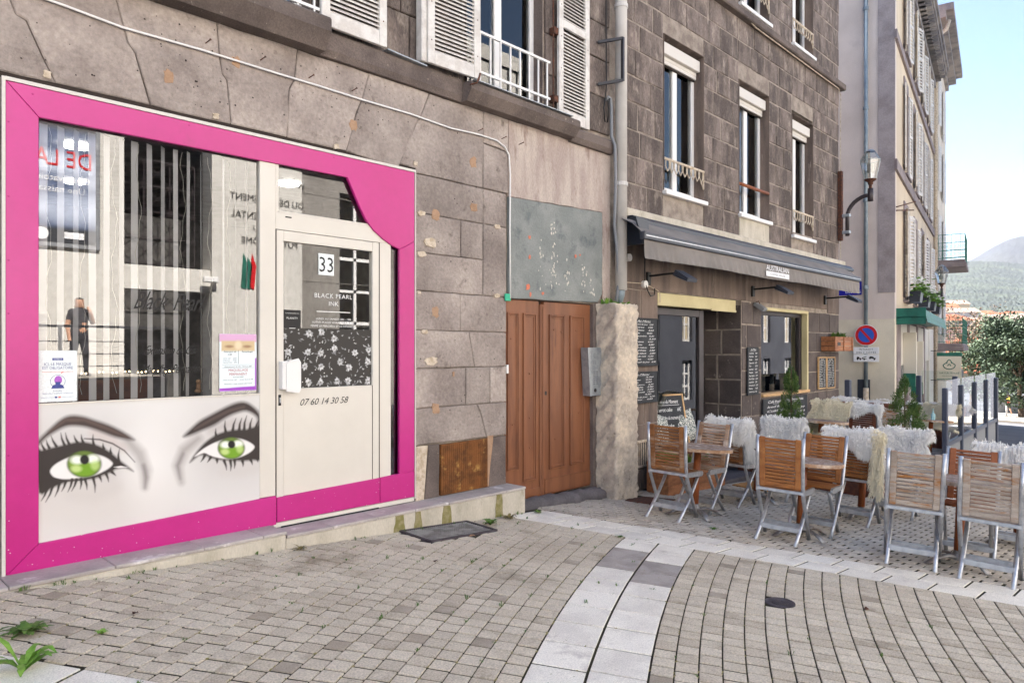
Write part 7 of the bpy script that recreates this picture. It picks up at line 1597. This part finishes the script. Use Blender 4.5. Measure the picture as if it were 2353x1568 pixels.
house(2182, 120, 7, 9, -4, zr(700, 120), .1, 'house_white', 'white flat topped house left of the orange roof', 0, False, 2, 3)
house(2204, 128, 5.5, 8, -4, zr(683, 128), 1.2, 'house_white', 'tall white house with a small roof above the lower balcony', .2, True, 2, 2)
house(2330, 105, 10, 14, -4.7, zr(762, 105), 4.0, 'house_cream', 'house with orange roof at the right edge', -.25, True, 2, 4)
hz = [(2176, 310, 690), (2196, 330, 683), (2212, 300, 700), (2230, 360, 704), (2250, 340, 712), (2268, 380, 708), (2286, 350, 716), (2305, 400, 712), (2322, 360, 716), (2340, 420, 710), (2356, 380, 714), (2258, 290, 722), (2300, 300, 724), (2335, 310, 722)]
hz.sort()
for i, (x, d, y) in enumerate(hz): house(x, d, 9+3*(i % 3), 9, -3, zr(y, d), 2.0, ('house_white', 'house_cream')[i % 2], 'small %s house below the wooded hill, %s of the row from the left' % (('white', 'cream')[i % 2], ['first', 'second', 'third', 'fourth', 'fifth', 'sixth', 'seventh', 'eighth', 'ninth', 'tenth', 'eleventh', 'twelfth', 'thirteenth', 'last'][i]), .1*(i % 5)-.2, True, 2, 3, 'roof_pale' if i % 3 else 'roof_tile')
# hills
def hill(name, d0, d1, y_of, mt, bump, nx, nd, seed, x0=1950, x1=2700):
    rgn = np.random.default_rng(seed); mb = MB(); cell = {}
    for j in range(nd+1):
        d = d0+(d1-d0)*(j/nd)**1.2
        for i in range(nx+1):
            x = x0+(x1-x0)*i/nx; X, Y = atd(x, d); z = y_of(x, j/nd, d); z += bump*(rgn.random()-.2)*(1 if j < nd else .4); mb.v.append((X, Y, z))
    for j in range(3):      # back slope
        for i in range(nx+1): X, Y = atd(x0+(x1-x0)*i/nx, d1*(1.05+.08*j)); mb.v.append((X, Y, max(-20, mb.v[nd*(nx+1)+i][2]-(60 if j == 0 else 200*j))))
    nd2 = nd+3; mb.f = [(j*(nx+1)+i, j*(nx+1)+i+1, (j+1)*(nx+1)+i+1, (j+1)*(nx+1)+i) for j in range(nd2) for i in range(nx)]; mb.mi = [0]*len(mb.f); return struct(name, mb, mt, 'structure', True)
def near_y(x, t, d):      # crest line of the wooded ridge, in metres at distance d
    crest = 606-6*math.sin((x-2150)/60)-.02*max(0, x-2300); y = 735+(crest-735)*t**.85; return 1.5+(801-y)*d/_f
def far_y(x, t, d):
    crest = 612-(66*(1/(1+math.exp(-(x-2262)/26)))+.10*max(0, x-2290)); y = 640+(crest-640)*t; return 1.5+(801-y)*d/_f
hill('wooded_hill', 420, 1100, near_y, 'forest', 2.2, 260, 110, 3); hill('far_hill', 1130, 1400, far_y, 'hill_far', 2.0, 160, 40, 4)
# people
def person(name, X, Y, z0, H, joints, zones, label, rz):
    t_me = bpy.data.meshes.new('body'); names = list(joints); P = [joints[n][0] for n in names]; E = [(names.index(n), names.index(joints[n][2])) for n in names if joints[n][2]]
    t_me.from_pydata([tuple(q*H for q in p) for p in P], E, []); o = bpy.data.objects.new('tmp', t_me); col.objects.link(o); sk = o.modifiers.new('s', 'SKIN'); sb = o.modifiers.new('d', 'SUBSURF'); sb.levels = 2; sb.render_levels = 2
    for i, n in enumerate(names): r_ = joints[n][1]*H; t_me.skin_vertices[0].data[i].radius = (r_, r_)
    t_me.skin_vertices[0].data[names.index('pelvis')].use_root = True
    dg = bpy.context.evaluated_depsgraph_get(); me = bpy.data.meshes.new_from_object(o.evaluated_get(dg)); bpy.data.objects.remove(o); bpy.data.meshes.remove(t_me); me.materials.clear()
    mats = [z_[0] for z_ in zones]
    for q in mats: me.materials.append(MATS[q])
    for p in me.polygons:
        c_ = p.center/H; p.material_index = next(i for i, z_ in enumerate(zones) if z_[1](c_)); p.use_smooth = True
    o = link(name, me); o.location = (X, Y, z0); o.rotation_euler = (0, 0, rz); return tag(o, label, 'person')
def std(arm_up=False, stride=.06):
    J = {'pelvis': ((0, 0, .52), .075, None), 'belly': ((0, .005, .62), .078, 'pelvis'), 'chest': ((0, 0, .74), .088, 'belly'), 'neck': ((0, 0, .845), .032, 'chest'), 'chin': ((0, .012, .885), .045, 'neck'), 'head': ((0, .008, .935), .058, 'chin'), 'crown': ((0, .0, .985), .036, 'head')}
    for s, n in ((-1, 'l'), (1, 'r')):
        J[n+'sh'] = ((s*.105, 0, .80), .042, 'chest'); J[n+'hip'] = ((s*.055, 0, .49), .062, 'pelvis'); J[n+'knee'] = ((s*.06, s*stride*.5+.01, .275), .040, n+'hip'); J[n+'ank'] = ((s*.06, s*stride-.015, .045), .024, n+'knee'); J[n+'toe'] = ((s*.065, s*stride+.065, .018), .020, n+'ank')
        if arm_up and s > 0: J[n+'elb'] = ((.15, .05, .66), .030, n+'sh'); J[n+'wr'] = ((.06, .12, .80), .021, n+'elb'); J[n+'hand'] = ((.04, .105, .87), .024, n+'wr')
        else: J[n+'elb'] = ((s*.145, -.005, .64), .028, n+'sh'); J[n+'wr'] = ((s*.15, .035, .49), .020, n+'elb'); J[n+'hand'] = ((s*.148, .05, .43), .022, n+'wr')
    return J
X, Y = 4.35, -11.8
person('person', X, Y, .92, 1.68, std(True), [('hair', lambda c: c.z > .955 or (c.z > .90 and c.y < -.012)), ('skin', lambda c: c.z > .855 or (abs(c.x) > .115 and c.z < .70) or (c.y > .07 and c.z > .5)), ('shirt_dark', lambda c: c.z > .53), ('ink', lambda c: c.z < .035), ('trousers_dark', lambda c: True)], 'person in dark clothes holding a phone to the face, mirrored in the shop window', R(-20))
X, Y = atd(2317, 57)
person('person', X, Y, terr(X, Y)+.10, 1.68, std(False, .09), [('hair', lambda c: c.z > .93), ('skin', lambda c: c.z > .85), ('shirt_yellow', lambda c: c.z > .72), ('shirt_red', lambda c: c.z > .53 and abs(c.x) < .13), ('skin', lambda c: c.z > .53 or c.z < .31), ('shirt_dark', lambda c: True)], 'distant pedestrian in a red and yellow shirt and dark shorts', R(30))
# far street furniture
for i, (x, d, lab) in enumerate(((2312, 54, 'white bollard before the distant pedestrian'), (2352, 54, 'white bollard at the right edge of the far pavement'), (2236, 50, 'white bollard seen through the glass screen'))): X, Y = atd(x, d); solo('bollard', MB().lathe([(.06, 0), (.06, 1.0), (.04, 1.06), (.001, 1.08)], 10, (X, Y, terr(X, Y)+.08)), 'sign_white', lab, 'bollard', 'white bollards', smooth=True)
X, Y = atd(2325, 62); t = thing('street_wall', 'pale low wall with a railing behind the distant pedestrian', 'wall', (X, Y, terr(X, Y))); X0, Y0 = atd(2286, 63); X1, Y1 = atd(2430, 63); zz = terr(X, Y); part('wall', MB().bar((X0, Y0, zz+.6), (X1, Y1, zz+.6), .3, 2.0), 'panel_grey', t); part('handrail', MB().bar((X0, Y0, zz+1.9), (X1, Y1, zz+1.9), .06, .06), 'galv', t)
X, Y = atd(2198, 34); t = thing('round_road_sign', 'back of a round road sign on a post beyond the glass screen', 'sign', (X, Y, terr(X, Y))); part('post', MB().tube([(X, Y, terr(X, Y)), (X, Y, zr(862, 34))], .03, 8), 'galv', t); dd = Vector((_c, _s, 0)); q = Vector((X, Y, zr(857, 34))); part('disc', MB().tube([q, q+dd*.02], .33, 24), 'panel_grey', t)
X, Y = atd(2205, 46); t = thing('street_railing', 'galvanised street railing seen through the glass screen', 'railing', (X, Y, terr(X, Y))); X1, Y1 = atd(2280, 50); z0, z1 = terr(X, Y), terr(X1, Y1); m = MB()
for h in (.2, .5, .8, 1.05): m.bar((X, Y, z0+h), (X1, Y1, z1+h), .04, .04)
part('rails', m, 'galv', t); m = MB()
for k in range(6): m.bar((X+(X1-X)*k/5, Y+(Y1-Y)*k/5, z0), (X+(X1-X)*k/5, Y+(Y1-Y)*k/5, z0+1.05), .05, .05, (1, 0, 0))
part('posts', m, 'galv', t)
# the air: faint even haze round the whole place
nt = NT('haze_air'); pv = nt.n('ShaderNodeVolumePrincipled'); pv.inputs['Color'].default_value = (.82, .83, 1.0, 1); pv.inputs['Density'].default_value = .00008; pv.inputs['Anisotropy'].default_value = .25; nt.t.links.new(pv.outputs[0], nt.out.inputs['Volume']); MATS['haze_air'] = nt.m
struct('haze', MB().box(-460, 5700, -3100, 4200, -80, 270), 'haze_air', 'stuff')
for o in list(col.objects):
    if '_w' in o: del o['_w']
